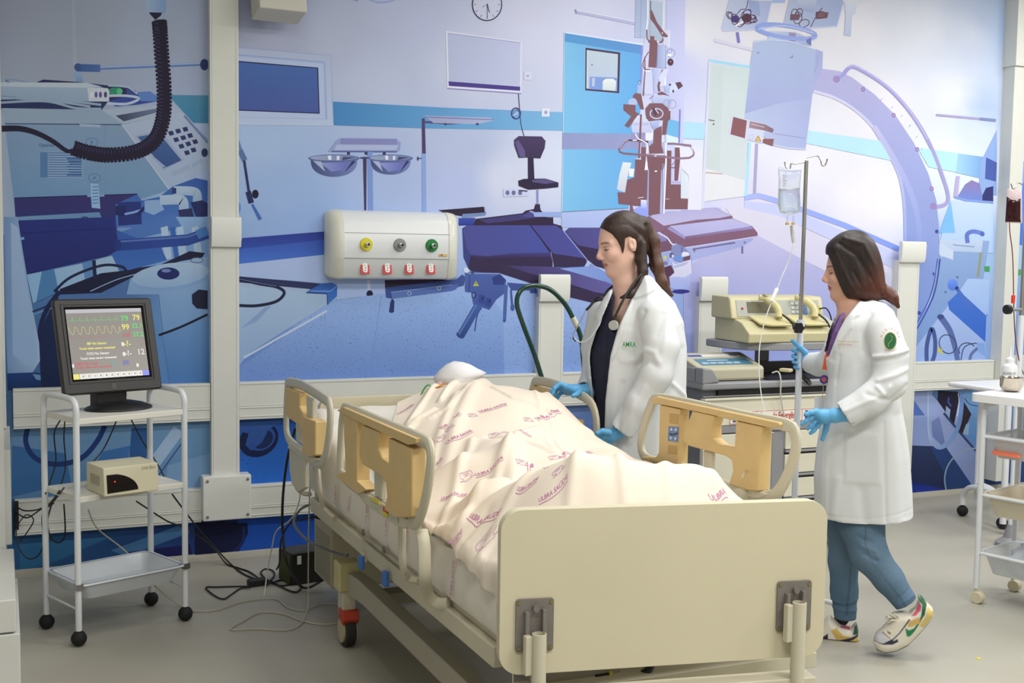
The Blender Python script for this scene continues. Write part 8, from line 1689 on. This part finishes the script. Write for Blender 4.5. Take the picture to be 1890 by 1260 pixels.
surf_text('AMRA', 0.030, wpt(g, 1161, 636, -0.203), U1, Z1, -g.N, mat('thread_green', '#1f8a3a', 0.7), 'embroidery', w1, bold=0.0004, fit=0.056)
# gloves
def hand(fig, name, palm, fingers, thumb, wrist, r=0.0088, pr=0.022, h=0.0022, par=None, flat=None, rt=0.0105):
    pts = palm+[wrist[0], wrist[1]]+[p for f_ in fingers for p in f_]+thumb; A = np.array(pts); lo = A.min(0)-0.05; hi = A.max(0)+0.05
    F = Field(fig.C, lo, hi, h)
    F.chain([wrist[0], wrist[1]], [0.031, 0.026], 0)
    for p in palm[1:]: F.cone(palm[0], p, pr*0.9, pr*0.62, 0.012)
    F.cone(wrist[1], palm[0], 0.026, pr, 0.012)
    for f_ in fingers: F.chain(f_, [r*1.12, r*1.04, r*0.98, r*0.82][:len(f_)], 0.004)
    F.chain(thumb, [rt*1.35, rt, rt*0.86][:len(thumb)], 0.006)
    return emit(fig, F, name, M_GLOVE, par, None, None, it=1)
hand(g, 'glove', [q(1064, 720, -0.060), q(1044, 713, -0.090), q(1043, 716, -0.070), q(1044, 720, -0.045), q(1047, 724, -0.025)],
     [[q(1044, 712, -0.092), q(1033, 708, -0.100), q(1024, 716, -0.108), q(1020, 727, -0.110)], [q(1042, 714, -0.070), q(1028, 711, -0.075), q(1019, 721, -0.082), q(1016, 732, -0.084)], [q(1043, 719, -0.048), q(1030, 717, -0.050), q(1021, 727, -0.058), q(1019, 736, -0.060)], [q(1047, 724, -0.026), q(1036, 724, -0.026), q(1029, 732, -0.030), q(1027, 738, -0.032)]],
     [q(1070, 722, -0.085), q(1064, 728, -0.108), q(1058, 730, -0.120)], [q(1092, 719, -0.035), q(1078, 721, -0.042)], par=w1)
hand(g, 'glove', [q(1131, 803, -0.20), q(1116, 800, -0.215), q(1112, 806, -0.205), q(1116, 812, -0.19), q(1124, 818, -0.175)],
     [[q(1115, 800, -0.215), q(1105, 800, -0.22), q(1100, 808, -0.215), q(1101, 816, -0.21)], [q(1112, 806, -0.205), q(1104, 809, -0.21), q(1101, 818, -0.205), q(1104, 826, -0.20)], [q(1116, 812, -0.19), q(1109, 817, -0.195), q(1108, 826, -0.19), q(1111, 833, -0.185)], [q(1124, 817, -0.178), q(1119, 823, -0.18), q(1119, 831, -0.178), q(1122, 836, -0.175)]],
     [q(1126, 798, -0.225), q(1112, 795, -0.24), q(1102, 799, -0.245)], [q(1152, 787, -0.20), q(1142, 796, -0.20)], par=w1)
# trousers and shoes (mostly behind the bed)
Ft = Field(C1, (-0.16, -0.20, 0.03), (0.20, 0.20, 1.0), 0.009)
for s in (-1, 1): Ft.chain([(0.02, 0.085*s, 0.95), (0.03, 0.09*s, 0.50), (0.05, 0.10*s, 0.10)], [0.095, 0.065, 0.055], 0.03)
emit(g, Ft, 'trousers', M_SCRUB, w1)
for s in (-1, 1):
    Fo = Field(C1, (-0.17, 0.10*s-0.07, -0.005), (0.14, 0.10*s+0.07, 0.16), 0.007)
    Fo.cone((-0.10, 0.10*s, 0.038), (0.07, 0.10*s, 0.045), 0.036, 0.042, 0); Fo.cone((0.05, 0.10*s, 0.05), (0.05, 0.10*s, 0.12), 0.045, 0.048, 0.02); Fo.D = np.maximum(Fo.D, -(Fo.Z-0.004))
    emit(g, Fo, 'shoe', mat('shoe_white', '#d4d4d0', 0.5), w1)
# stethoscope around her neck
st = thing('stethoscope', 'black stethoscope with silver chest piece around neck of dark-haired woman', 'stethoscope', tuple(wpt(g, 1135, 597, -0.1)))
def WP(*a): return wpt(g, *a)
obj('tubing', MB().tube(catmull([WP(1133, 590, -0.175), WP(1142, 570, -0.165), WP(1155, 545, -0.15), WP(1172, 520, -0.12), WP(1188, 500, -0.08), WP(1198, 488, 0.0), WP(1188, 492, 0.07), WP(1165, 505, 0.10), WP(1140, 522, 0.12), WP(1122, 535, 0.11), WP(1113, 550, 0.09), WP(1108, 553, 0.02), WP(1098, 555, -0.04), WP(1088, 566, -0.06), WP(1082, 572, -0.06)], 6), 0.0052, 8), M_BLACK, st, W=True, smooth=True)
obj('tubing', MB().tube(catmull([WP(1098, 553, -0.04), WP(1106, 548, -0.05), WP(1113, 552, -0.05), WP(1115, 558, -0.05)], 5), 0.0045, 8), M_BLACK, st, W=True, smooth=True)
obj('ear_tube', MB().tube(catmull([WP(1082, 572, -0.06), WP(1070, 595, -0.08), WP(1059, 615, -0.09), WP(1058, 625, -0.09), WP(1062, 626, -0.09)], 6), 0.0028, 8), M_CHROME, st, W=True, smooth=True)
obj('ear_tube', MB().tube(catmull([WP(1115, 558, -0.05), WP(1108, 595, -0.12), WP(1090, 622, -0.13), WP(1075, 631, -0.12), WP(1064, 628, -0.11), WP(1060, 623, -0.10)], 6), 0.0024, 8), mat('pale_tube', '#c9cdd2', 0.25), st, W=True, smooth=True)
for (a, b) in ((1059, 625), (1062, 628)): obj('ear_tip', MB().ball(WP(a, b, -0.10), 0.005, 6), M_BLACK, st, W=True, smooth=True)
cpn = WP(1133, 600, -0.185); obj('chest_piece', MB().cyl(cpn, cpn-g.N*0.010+g.U*-0.004, 0.021, 0.019, 24), mat('chest_silver', '#c4c6c2', 0.3, 0.6), st, W=True, smooth=True)
# ================================================================ walking woman with the IV stand
C2 = (3.17, 3.72); g2 = Fig(C2); q = g2.q; P = g2.P
w2 = thing('person', 'brown-haired woman in closed white coat and jeans walking with the IV stand', 'person', (C2[0], C2[1], 0))
hc2 = q(1571, 497, 0.0)
build_head(g2, hc2, math.radians(9), math.radians(10), 1.02, 'body', w2, '#d8a890', '#9c4a4a', '#2c1a16',
    [q(1566, 535), q(1572, 570), q(1574, 610)], [0.052, 0.050, 0.07], h=0.0028, ear=False)
Fh = Field(C2, (q(1505, 480)[0], -0.16, q(1500, 590)[2]), (q(1680, 480)[0], 0.15, q(1500, 412)[2]), 0.0035)
hp2 = P([(1524, 464), (1526, 452), (1536, 441), (1552, 430), (1572, 424), (1592, 427), (1610, 440), (1622, 462), (1630, 490), (1634, 520), (1632, 545), (1612, 556), (1588, 553), (1566, 552), (1552, 545), (1541, 526), (1533, 503), (1528, 486), (1525, 472)])
Fh.pinf([(a_[0], a_[1]) for a_ in catmull([(a, b, 0) for a, b in hp2], 4, True)], 0.060, 0.034, n0=0.0, k=0)
Fh.chain([q(1615, 535, -0.01), q(1636, 540, -0.02), q(1648, 550, -0.03), q(1658, 566, -0.03)], [0.036, 0.022, 0.018, 0.008], 0.02)
Fh.ell(q(1643, 541, -0.02), (0.022, 0.024, 0.020), None, 0.01)
fcut = P([(1500, 472), (1529, 470), (1536, 486), (1541, 502), (1549, 522), (1557, 540), (1566, 552), (1500, 570)])
Fh.D = np.maximum(Fh.D, -np.maximum(Fh.poly2(fcut)-0.0, -0.3))
def haircol2(V, N):
    t = np.clip((V[:, 0]-q(1585, 500)[0])/0.12+np.clip((q(1500, 500)[2]-V[:, 2])/0.15, -0.3, 1), 0, 1)*0.9
    s = 0.5+0.5*np.sin(V[:, 0]*260+V[:, 2]*60); c = np.array(lin('#1e1210'))*(1-t[:, None])+np.array(lin('#54291b'))*t[:, None]; return c*(0.8+0.35*s[:, None])
emit(g2, Fh, 'hair', M_HAIR, w2, haircol2, [(P([(1560, 440), (1595, 450), (1615, 490), (1622, 530)]), 0.004, 0.006), (P([(1550, 450), (1580, 470), (1600, 510), (1605, 545)]), -0.004, 0.006), (P([(1545, 470), (1560, 505), (1580, 540)]), 0.003, 0.005), (P([(1590, 480), (1612, 520), (1618, 545)]), -0.004, 0.005), (P([(1575, 500), (1595, 535)]), -0.003, 0.004)], it=2)
tor2 = P([(1572, 556), (1556, 562), (1542, 582), (1528, 612), (1521, 640), (1522, 664), (1528, 692), (1524, 730), (1516, 772), (1508, 820), (1503, 870), (1504, 915), (1508, 1080), (1690, 1080), (1683, 900), (1679, 840), (1672, 790), (1664, 750), (1660, 700), (1662, 650), (1660, 600), (1650, 574), (1632, 558), (1610, 552), (1594, 556)])
Fc = Field(C2, (q(1470, 600)[0], -0.32, q(1500, 985)[2]), (q(1698, 600)[0], 0.42, q(1500, 540)[2]), h6)
T1 = Fc.pinf(tor2, 0.12, 0.055, ret=True)
lapA = P([(1588, 553), (1602, 560), (1588, 578), (1576, 584), (1574, 600), (1560, 618), (1546, 640), (1540, 652), (1542, 632), (1552, 606), (1566, 580), (1580, 562)])
lapB = P([(1556, 562), (1543, 583), (1530, 612), (1524, 636), (1530, 640), (1540, 612), (1546, 590), (1552, 574)])
pk2 = P([(1562, 782), (1622, 790), (1626, 880), (1560, 876)]); plk = P([(1532, 660), (1546, 662), (1540, 760), (1530, 850), (1530, 945), (1516, 945), (1516, 850), (1526, 760)])
T0 = Fc.raised(T1, ((lapA, 0.008), (lapB, 0.006), (pk2, 0.0035), (plk, 0.003)))
Fc.D = T0.copy()*1.0
d_ = Fc.poly2(P([(1548, 540), (1543, 580), (1531, 612), (1524, 645), (1530, 658), (1539, 634), (1549, 608), (1561, 586), (1575, 568), (1592, 548)])); Fc.D = np.maximum(Fc.D, -np.maximum(d_, Fc.Y-0.05))
hem = q(1600, 800)[2]
Fc.D = np.maximum(Fc.D, -np.maximum(T0+0.010, Fc.Z-hem))     # hollow skirt
Fc.D = np.maximum(Fc.D, q(1600, 951)[2]+0.035*(Fc.X-q(1600, 951)[0])-0.02*np.abs((Fc.X-q(1600, 900)[0])/0.17)**2*-1.0*0.5-Fc.Z)
Fc.sleeve([q(1628, 606, -0.150), q(1643, 655, -0.190), q(1642, 706, -0.215), q(1606, 738, -0.24), q(1557, 766, -0.255)], [0.068, 0.066, 0.063, 0.057, 0.054], 0.012, 0.018)
Fc.sleeve([q(1560, 610, 0.15), q(1535, 668, 0.185), q(1512, 672, 0.26), q(1494, 669, 0.31)], [0.058, 0.055, 0.048, 0.045], 0.02, 0.02)
fl2 = [(P([(1612, 650), (1650, 644), (1680, 636)]), 0.007, 0.005), (P([(1612, 657), (1650, 651), (1680, 643)]), -0.006, 0.004), (P([(1592, 608), (1596, 640), (1606, 655)]), -0.007, 0.007), (P([(1620, 690), (1650, 680), (1678, 668)]), 0.007, 0.006), (P([(1618, 700), (1632, 715), (1640, 700)]), 0.008, 0.005), (P([(1600, 712), (1640, 725), (1670, 700)]), -0.006, 0.006),
       (P([(1560, 742), (1600, 725), (1625, 715)]), 0.005, 0.006), (P([(1555, 745), (1575, 790)]), 0.0015, 0.002), (P([(1630, 770), (1632, 860), (1634, 945)]), -0.004, 0.005), (P([(1655, 760), (1668, 850), (1670, 940)]), -0.006, 0.012), (P([(1510, 935), (1600, 941), (1682, 930)]), -0.002, 0.002), (P([(1545, 700), (1552, 650)]), -0.003, 0.004), (P([(1548, 870), (1540, 930)]), 0.005, 0.012), (P([(1590, 890), (1596, 945)]), -0.005, 0.014), (P([(1606, 575), (1594, 600)]), -0.006, 0.008)]
emit(g2, Fc, 'white_coat', M_COAT, w2, None, fl2, it=2)
# patterned purple blouse inside the collar
Fb = Field(C2, (q(1515, 600)[0], -0.16, q(1500, 680)[2]), (q(1620, 600)[0], 0.16, q(1500, 552)[2]), 0.005)
Fb.pinf(tor2, 0.12, 0.045, k=0, shrink=0.012); Fb.D = np.maximum(Fb.D, -Fb.poly2(P([(1556, 540), (1553, 575), (1556, 598), (1572, 575), (1600, 550)])))
emit(g2, Fb, 'blouse', mat('blouse_purple', '#5c3f6c', 0.7, noise=0.35, nscale=60), w2)
# lanyard and badge
nf = -0.10
ly = thing('lanyard', 'purple and orange lanyard with round badge reel worn by walking woman', 'lanyard', tuple(atP(1519, 690, C2, -0.06)))
def WP2(px, py, dw): return atP(px, py, C2, dw)
def ribbon(pts, w_, m, nm, par):
    mb = MB(); R_ = []
    P_ = [WP2(*p) for p in pts]
    for i, p in enumerate(P_):
        t = P_[min(i+1, len(P_)-1)]-P_[max(i-1, 0)]; t /= np.linalg.norm(t); n = np.cross(t, g2.N); n /= np.linalg.norm(n); R_.append([p+n*w_/2-g2.N*0.001, p-n*w_/2-g2.N*0.001, p-n*w_/2+g2.N*0.001, p+n*w_/2+g2.N*0.001])
    mb.grid(R_, closed_v=True); return obj(nm, mb, m, par, W=True)
ribbon([(1558, 577, -0.092), (1552, 588, -0.105), (1543, 612, -0.118), (1534, 636, -0.115), (1528, 655, -0.105)], 0.014, mat('lanyard_purple', '#6a4a86', 0.6), 'strap', ly)
ribbon([(1530, 648, -0.108), (1526, 662, -0.10), (1522, 682, -0.09)], 0.019, mat('lanyard_orange', '#e2593a', 0.6), 'strap', ly)
cq = WP2(1521, 700, -0.085); obj('badge_reel', MB().cyl(cq+g2.N*0.004, cq-g2.N*0.006, 0.0175, n=24), mat('reel_purple', '#3c2f78', 0.4), ly, W=True, smooth=True)
obj('reel_mark', MB().cyl(cq-g2.N*0.006, cq-g2.N*0.0072, 0.009, n=18), mat('reel_red', '#b04a4a', 0.5), ly, W=True)
cq = WP2(1516, 752, -0.055); obj('badge_card', MB().box(cq, (0.056, 0.002, 0.085), np.array([g2.U, g2.N, [0, 0, 1]]).T), mat('card_clear', '#cdd0d6', 0.3), ly, W=True)
obj('clip_cord', MB().tube([WP2(1520, 708, -0.08), WP2(1518, 733, -0.058)], 0.0015, 6), M_WCABLE, ly, W=True)
# sleeve patch: green oval with a serpent sign and the word around it
pc = WP2(1643, 629, -0.262); t1 = g2.U*0.97+g2.N*0.12
pa_ = obj('sleeve_patch', MB().prism([(0.0245*math.cos(a), 0.034*math.sin(a)) for a in np.linspace(0, 2*PI, 28)[:-1]], pc, t1, (0, 0, 1), -g2.N, -0.003, 0.0), mat('patch_gold', '#c8b070', 0.7), w2, W=True)
obj('patch_field', MB().prism([(0.0215*math.cos(a), 0.031*math.sin(a)) for a in np.linspace(0, 2*PI, 28)[:-1]], pc, t1, (0, 0, 1), -g2.N, 0.0, 0.0008), mat('patch_green', '#1f6b47', 0.7), pa_, W=True)
sn = [pc-g2.N*0.0016+t1*(0.007*math.sin(5.5*t))+np.array([0, 0, 1.0])*(0.022-0.044*t) for t in np.linspace(0, 1, 18)]
obj('serpent_mark', MB().tube(sn, 0.0013, 5), mat('thread_gold', '#b9a04a', 0.6), pa_, W=True)
for k, ch in enumerate('MEDICINA'):
    a = math.radians(158-k*19.5); c_ = pc+t1*0.034*math.cos(a)+np.array([0, 0, 1.0])*(0.0+0.046*math.sin(a))-g2.N*0.000
    U_ = t1*math.sin(a)-np.array([0, 0, 1.0])*math.cos(a); W__ = t1*math.cos(a)+np.array([0, 0, 1.0])*math.sin(a)
    obj('patch_letter', text_mb(ch, 0.013, c_, U_, W__, -g2.N, 0.001), mat('thread_red', '#b06a50', 0.7), pa_, W=True, fix=False)
nb = WP2(1545, 629, -0.184); em_ = []
for k in range(150): em_.append(nb+g2.U*(0.00052*k+0.0018*math.cos(k*0.55))+np.array([0, 0, 1.0])*((0.0018+0.0022*(k % 37 < 9))*math.sin(k*0.55))-g2.N*(0.00007*k))
obj('name_embroidery', MB().tube(em_, 0.0006, 4), mat('thread_gold', '#b9a04a'), w2, W=True)
obj('embroidery', text_mb('MEDICINA', 0.011, WP2(1559, 636, -0.190), g2.U, (0, 0, 1), -g2.N, 0.0), mat('thread_red', '#b06a50'), w2, W=True, fix=False)
# gloves
hand(g2, 'glove', [q(1522, 768, -0.245), q(1506, 760, -0.262), q(1508, 764, -0.250), q(1511, 770, -0.238), q(1516, 776, -0.226)],
     [[q(1507, 759, -0.265), q(1497, 761, -0.272), q(1488, 764, -0.275)], [q(1507, 764, -0.250), q(1496, 771, -0.258), q(1487, 777, -0.260), q(1480, 782, -0.260)], [q(1511, 770, -0.238), q(1503, 779, -0.245), q(1496, 786, -0.246), q(1491, 791, -0.245)], [q(1516, 776, -0.226), q(1509, 786, -0.232), q(1502, 794, -0.232), q(1496, 799, -0.230)]],
     [q(1527, 776, -0.215), q(1524, 793, -0.205), q(1518, 810, -0.20)], [q(1566, 763, -0.255), q(1540, 767, -0.25)], r=0.0090, pr=0.024, par=w2)
dwp = (lambda v: v)((np.array([IX, IY, 0])-g2.C)@g2.N)
hand(g2, 'glove', [q(1486, 662, dwp+0.012), q(1481, 650, dwp+0.022), q(1481, 658, dwp+0.025), q(1482, 666, dwp+0.022), q(1484, 674, dwp+0.016)],
     [[q(1480, 648, dwp+0.026), q(1470, 644, dwp+0.022), q(1464, 646, dwp-0.004), q(1470, 649, dwp-0.022)], [q(1480, 657, dwp+0.028), q(1469, 655, dwp+0.022), q(1464, 657, dwp-0.004), q(1470, 660, dwp-0.022)], [q(1481, 666, dwp+0.026), q(1470, 665, dwp+0.022), q(1465, 667, dwp-0.004), q(1471, 670, dwp-0.021)], [q(1483, 674, dwp+0.020), q(1473, 675, dwp+0.018), q(1468, 677, dwp-0.004), q(1473, 679, dwp-0.018)]],
     [q(1486, 650, dwp-0.004), q(1475, 640, dwp-0.024), q(1463, 629, dwp-0.022)], [q(1506, 670, dwp-0.03), q(1494, 668, dwp+0.0)], r=0.0088, pr=0.022, par=w2)
# jeans
M_JEAN = mat_attr('denim', 0.85, spec=0.15, noise=0.16, nscale=420, bump=0.15, bscale=120)
Fj = Field(C2, (q(1515, 1000)[0], -0.20, q(1500, 1152)[2]), (q(1705, 1000)[0], 0.22, q(1500, 880)[2]), 0.0055)
Fj.chain([q(1572, 925, 0.070), q(1562, 970, 0.080), q(1557, 1035, 0.085), q(1558, 1090, 0.085), q(1560, 1138, 0.085)], [0.080, 0.078, 0.060, 0.054, 0.045], 0, 0.02)
leg2 = [q(1588, 925, -0.045), q(1590, 968, -0.07), q(1604, 1022, -0.085), q(1640, 1068, -0.085), q(1672, 1112, -0.085)]
F2_ = Fj.D; Fj.D = np.full(Fj.dim, 1e3, np.float32)
Fj.chain(leg2, [0.088, 0.086, 0.072, 0.058, 0.046], 0, 0.02); Fj.D = Fj.smin(F2_, 0.012)
an = q(1668, 1108, -0.085); ax_ = leg2[3]-leg2[4]; ax_ /= np.linalg.norm(ax_)
pl = (Fj.X-leg2[4][0])*ax_[0]+(Fj.Y-leg2[4][1])*ax_[1]+(Fj.Z-leg2[4][2])*ax_[2]; near = np.sqrt((Fj.X-an[0])**2+(Fj.Y-an[1])**2+(Fj.Z-an[2])**2)-0.09
Fj.D = np.maximum(Fj.D, -np.maximum(pl+0.004, near)); Fj.D = np.maximum(Fj.D, -(Fj.Z-q(1560, 1141, 0.085)[2]))
def jeancol(V, N):
    base = np.array(lin('#566f86')); c = np.tile(base, (len(V), 1))
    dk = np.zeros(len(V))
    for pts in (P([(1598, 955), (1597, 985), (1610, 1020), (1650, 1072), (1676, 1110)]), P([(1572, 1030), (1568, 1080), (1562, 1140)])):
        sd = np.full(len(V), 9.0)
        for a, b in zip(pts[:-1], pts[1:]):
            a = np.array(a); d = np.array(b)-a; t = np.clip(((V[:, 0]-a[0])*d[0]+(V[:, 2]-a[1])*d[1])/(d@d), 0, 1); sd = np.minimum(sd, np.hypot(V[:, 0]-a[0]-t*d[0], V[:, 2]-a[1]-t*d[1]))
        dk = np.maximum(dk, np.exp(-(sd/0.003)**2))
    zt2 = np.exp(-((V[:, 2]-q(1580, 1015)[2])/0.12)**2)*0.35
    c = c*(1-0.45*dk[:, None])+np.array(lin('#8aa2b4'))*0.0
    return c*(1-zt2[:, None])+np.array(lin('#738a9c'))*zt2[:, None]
jf = [(P([(1533, 1128), (1580, 1135)]), 0.004, 0.004), (P([(1533, 1112), (1560, 1120), (1582, 1112)]), 0.005, 0.004), (P([(1533, 1120), (1582, 1124)]), -0.005, 0.004), (P([(1590, 990), (1615, 1000), (1620, 1010)]), 0.006, 0.006), (P([(1595, 1004), (1618, 1018)]), -0.006, 0.005), (P([(1585, 975), (1610, 985)]), -0.004, 0.006), (P([(1655, 1100), (1688, 1082)]), 0.005, 0.004), (P([(1650, 1090), (1680, 1072)]), -0.004, 0.004), (P([(1660, 1112), (1694, 1098)]), -0.004, 0.004)]
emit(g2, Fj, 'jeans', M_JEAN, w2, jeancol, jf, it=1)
# sneakers
M_SHOE = mat_attr('sneaker_leather', 0.5, spec=0.4)
ZS = lambda pts: P([(1490+a/7.0, 1040+b/7.0) for a, b in pts], 0.0)
def zs(pts, dw): return g2.P([(1490+a/7.0, 1040+b/7.0) for a, b in pts], dw)
dA = 0.085
sA = zs([(-130, 1120), (-150, 1060), (-120, 990), (-20, 940), (100, 860), (200, 760), (270, 672), (300, 670), (340, 720), (420, 800), (560, 830), (600, 790), (635, 745), (660, 880), (685, 1060), (690, 1100), (650, 1140), (400, 1130), (200, 1115), (0, 1140)], dA)
lo_, hi_ = np.array(sA).min(0), np.array(sA).max(0)
Fo = Field(C2, (lo_[0]-0.01, dA-0.065, lo_[1]-0.01), (hi_[0]+0.01, dA+0.065, hi_[1]+0.01), 0.0032)
Fo.pinf(sA, 0.030, 0.016, n0=dA, k=0); Fo.D = np.maximum(Fo.D, -(Fo.Z-0.002))
def shcolA(V, N):
    return paint(V, '#d9d3c4', [(zs([(-160, 1020), (690, 1010), (700, 1160), (-160, 1160)], dA), '#d8cfca', None), (zs([(310, 820), (380, 795), (470, 890), (560, 905), (650, 890), (560, 940), (380, 940)], dA), '#c3a455', dA), (zs([(420, 990), (660, 910), (662, 1008), (430, 1010)], dA), '#c3a455', dA),
        (zs([(300, 935), (420, 945), (560, 915), (650, 880), (665, 905), (560, 955), (400, 985), (300, 980)], dA), '#20233f', dA), (zs([(170, 1015), (210, 900), (270, 860), (275, 1012)], dA), '#1d2140', dA), (zs([(590, 880), (610, 790), (640, 750), (664, 885)], dA), '#1b4a3a', None), (zs([(430, 805), (560, 835), (540, 800), (500, 760)], dA), '#b02a4a', None), (zs([(-160, 1120), (700, 1112), (700, 1160), (-160, 1160)], dA), '#3d7a5c', None)])
emit(g2, Fo, 'sneaker', M_SHOE, w2, shcolA)
dB = -0.085
sB = zs([(850, 1000), (880, 900), (960, 830), (1040, 750), (1100, 640), (1180, 620), (1320, 620), (1400, 560), (1440, 470), (1420, 395), (1470, 420), (1540, 500), (1620, 580), (1632, 650), (1560, 760), (1440, 900), (1300, 1040), (1160, 1110), (1020, 1135), (900, 1100)], dB)
lo_, hi_ = np.array(sB).min(0), np.array(sB).max(0)
Fo = Field(C2, (lo_[0]-0.01, dB-0.065, lo_[1]-0.01), (hi_[0]+0.01, dB+0.065, hi_[1]+0.01), 0.0032)
Fo.pinf(sB, 0.030, 0.016, n0=dB, k=0); Fo.D = np.maximum(Fo.D, -(Fo.Z-0.002))
def shcolB(V, N):
    return paint(V, '#d9d3c4', [(zs([(870, 930), (900, 880), (960, 850), (1010, 910), (1080, 950), (1150, 950), (1100, 985), (980, 990), (880, 975)], dB), '#c3c2ca', dB+0.02), (zs([(860, 960), (980, 1000), (1100, 998), (1175, 960), (1160, 925), (1120, 950), (1080, 935), (980, 985), (880, 960)], dB), '#2b2f44', dB), (zs([(965, 850), (975, 840), (1090, 935), (1180, 850), (1310, 670), (1330, 680), (1200, 850), (1100, 950)], dB), '#3a4458', dB),
        (zs([(1260, 785), (1310, 815), (1370, 790), (1440, 700), (1480, 640), (1440, 740), (1380, 830), (1320, 895), (1280, 895)], dB), '#1f7a4c', dB), (zs([(1310, 700), (1360, 680), (1470, 640), (1500, 600), (1460, 720), (1340, 770), (1290, 770)], dB), '#c7a765', dB), (zs([(1420, 395), (1480, 420), (1540, 500), (1510, 620), (1440, 720), (1470, 600), (1480, 500)], dB), '#1f5c40', None), (zs([(1550, 520), (1640, 620), (1500, 790), (1440, 760), (1520, 640)], dB), '#c9b36c', dB+0.02),
        (zs([(860, 1050), (1000, 1110), (1150, 1090), (1320, 1000), (1480, 830), (1640, 640), (1640, 700), (1480, 880), (1320, 1060), (1160, 1140), (1000, 1150), (880, 1120)], dB), '#3a5a4c', None), (zs([(1340, 640), (1400, 570), (1440, 480), (1470, 500), (1460, 560), (1400, 630)], dB), '#d0607a', None), (zs([(1030, 820), (1080, 850), (1070, 870), (1035, 850)], dB), '#8a6428', dB+0.02)])
shB = emit(g2, Fo, 'sneaker', M_SHOE, w2, shcolB)
for (a, b, c, d) in ((1010, 720, 1100, 690), (1040, 760, 1140, 730), (1020, 680, 1060, 700), (1060, 660, 1150, 700), (1110, 650, 1180, 690)):
    pts = [WP2(1490+a/7, 1040+b/7, dB-0.040), WP2(1490+(a+c)/14, 1040+(b+d)/14-2, dB-0.048), WP2(1490+c/7, 1040+d/7, dB-0.042)]
    obj('lace', MB().tube(catmull(pts, 4), 0.0035, 6), mat('lace_white', '#d2ccba', 0.8), w2, W=True, smooth=True)
# ================================================================ patient under the sheet
pt_ = thing('person', 'patient lying in bed under the printed sheet with white cap over head', 'person', (1.66, 3.7, 0.75))
C3 = (1.68, 4.0)
mbp = MB()
def ringpath(pts):  # one continuous tapering body along y
    G = []
    for (y, z, rx, rz_, x) in pts:
        G.append([(x+rx*math.cos(a), y, z+rz_*math.sin(a)) for a in np.linspace(0, 2*PI, 17)[:-1]])
    return G
hx, hy, hz = 1.75, 4.60, 1.03
Gp = ringpath([(4.70, 1.00, 0.01, 0.01, hx), (4.69, 1.0, 0.04, 0.04, hx), (4.64, 1.0, 0.062, 0.07, hx), (4.57, 0.995, 0.066, 0.075, hx), (4.50, 0.98, 0.060, 0.065, hx), (4.46, 0.975, 0.05, 0.05, hx), (4.42, 0.955, 0.07, 0.05, 1.72), (4.37, 0.93, 0.16, 0.06, 1.71), (4.28, 0.90, 0.19, 0.06, 1.70), (4.1, 0.86, 0.17, 0.055, 1.69), (3.8, 0.82, 0.15, 0.05, 1.68), (3.55, 0.80, 0.16, 0.045, 1.68), (3.3, 0.785, 0.12, 0.035, 1.67), (3.0, 0.775, 0.08, 0.03, 1.67), (2.95, 0.775, 0.02, 0.02, 1.67)])
mbp.grid(Gp, closed_v=True); mbp.add(Gp[0], [tuple(range(16))]); mbp.add(Gp[-1], [tuple(range(16))])
obj('body', mbp, mat('patient_skin', '#c89880', 0.5), pt_, W=True, smooth=True, sharp=180)
# white cap cloth, puffed outline facing the viewer
cU = np.array([CR[0], CR[1], 0]); cU /= np.linalg.norm(cU); cN = np.array([cU[1], -cU[0], 0])
cc0 = atY(848, 695, 4.56)
def cq_(pts): return [((atP(a, b, cc0)-cc0)@cU, (atP(a, b, cc0)-cc0)[2]) for a, b in pts]
cap_o = cq_([(799, 700), (803, 692), (812, 682), (824, 672), (838, 666), (855, 668), (868, 672), (882, 680), (898, 687), (893, 692), (884, 700), (874, 712), (860, 726), (835, 730), (812, 722)])
obj('cap', puff(cap_o, cc0, cU, (0, 0, 1), cN, 0.075), mat('cap_white', '#e2e0e2', 0.8, bump=0.2, bscale=30), pt_, W=True, smooth=True, sharp=180)
ms = obj('face_mask', MB().tube(catmull([atP(815, 706, cc0, -0.06), atP(808, 712, cc0, -0.07), atP(800, 722, cc0, -0.08)], 5), 0.012, 8), mat('mask_pink', '#c9a49c', 0.5), pt_, W=True, smooth=True)
obj('orange_strap', MB().tube([atP(825, 707, cc0, -0.15), atP(812, 712, cc0, -0.15), atP(798, 718, cc0, -0.15)], [0.006, 0.011, 0.006], 8, flat=0.3), mat('strap_orange', '#e09018', 0.5), pt_, W=True, smooth=True)
obj('green_strap', MB().tube(catmull([atP(776, 731, cc0, -0.16), atP(783, 717, cc0, -0.16), atP(790, 710, cc0, -0.16), atP(795, 712, cc0, -0.16)], 5), 0.0035, 6), mat('strap_green', '#4c9a48', 0.5), pt_, W=True, smooth=True)
pw = thing('pillow', 'white pillow under the head of patient', 'pillow', (1.76, 4.69, 0.9))
obj('cushion', puff([(a, b) for a, b in rrect(0.40, 0.30, 0.08, 5)], (1.78, 4.70, 0.93), (1, 0, 0), (0, 1, 0), (0, 0, 1), 0.045), M_SHEET, pw, W=True, smooth=True, sharp=180)
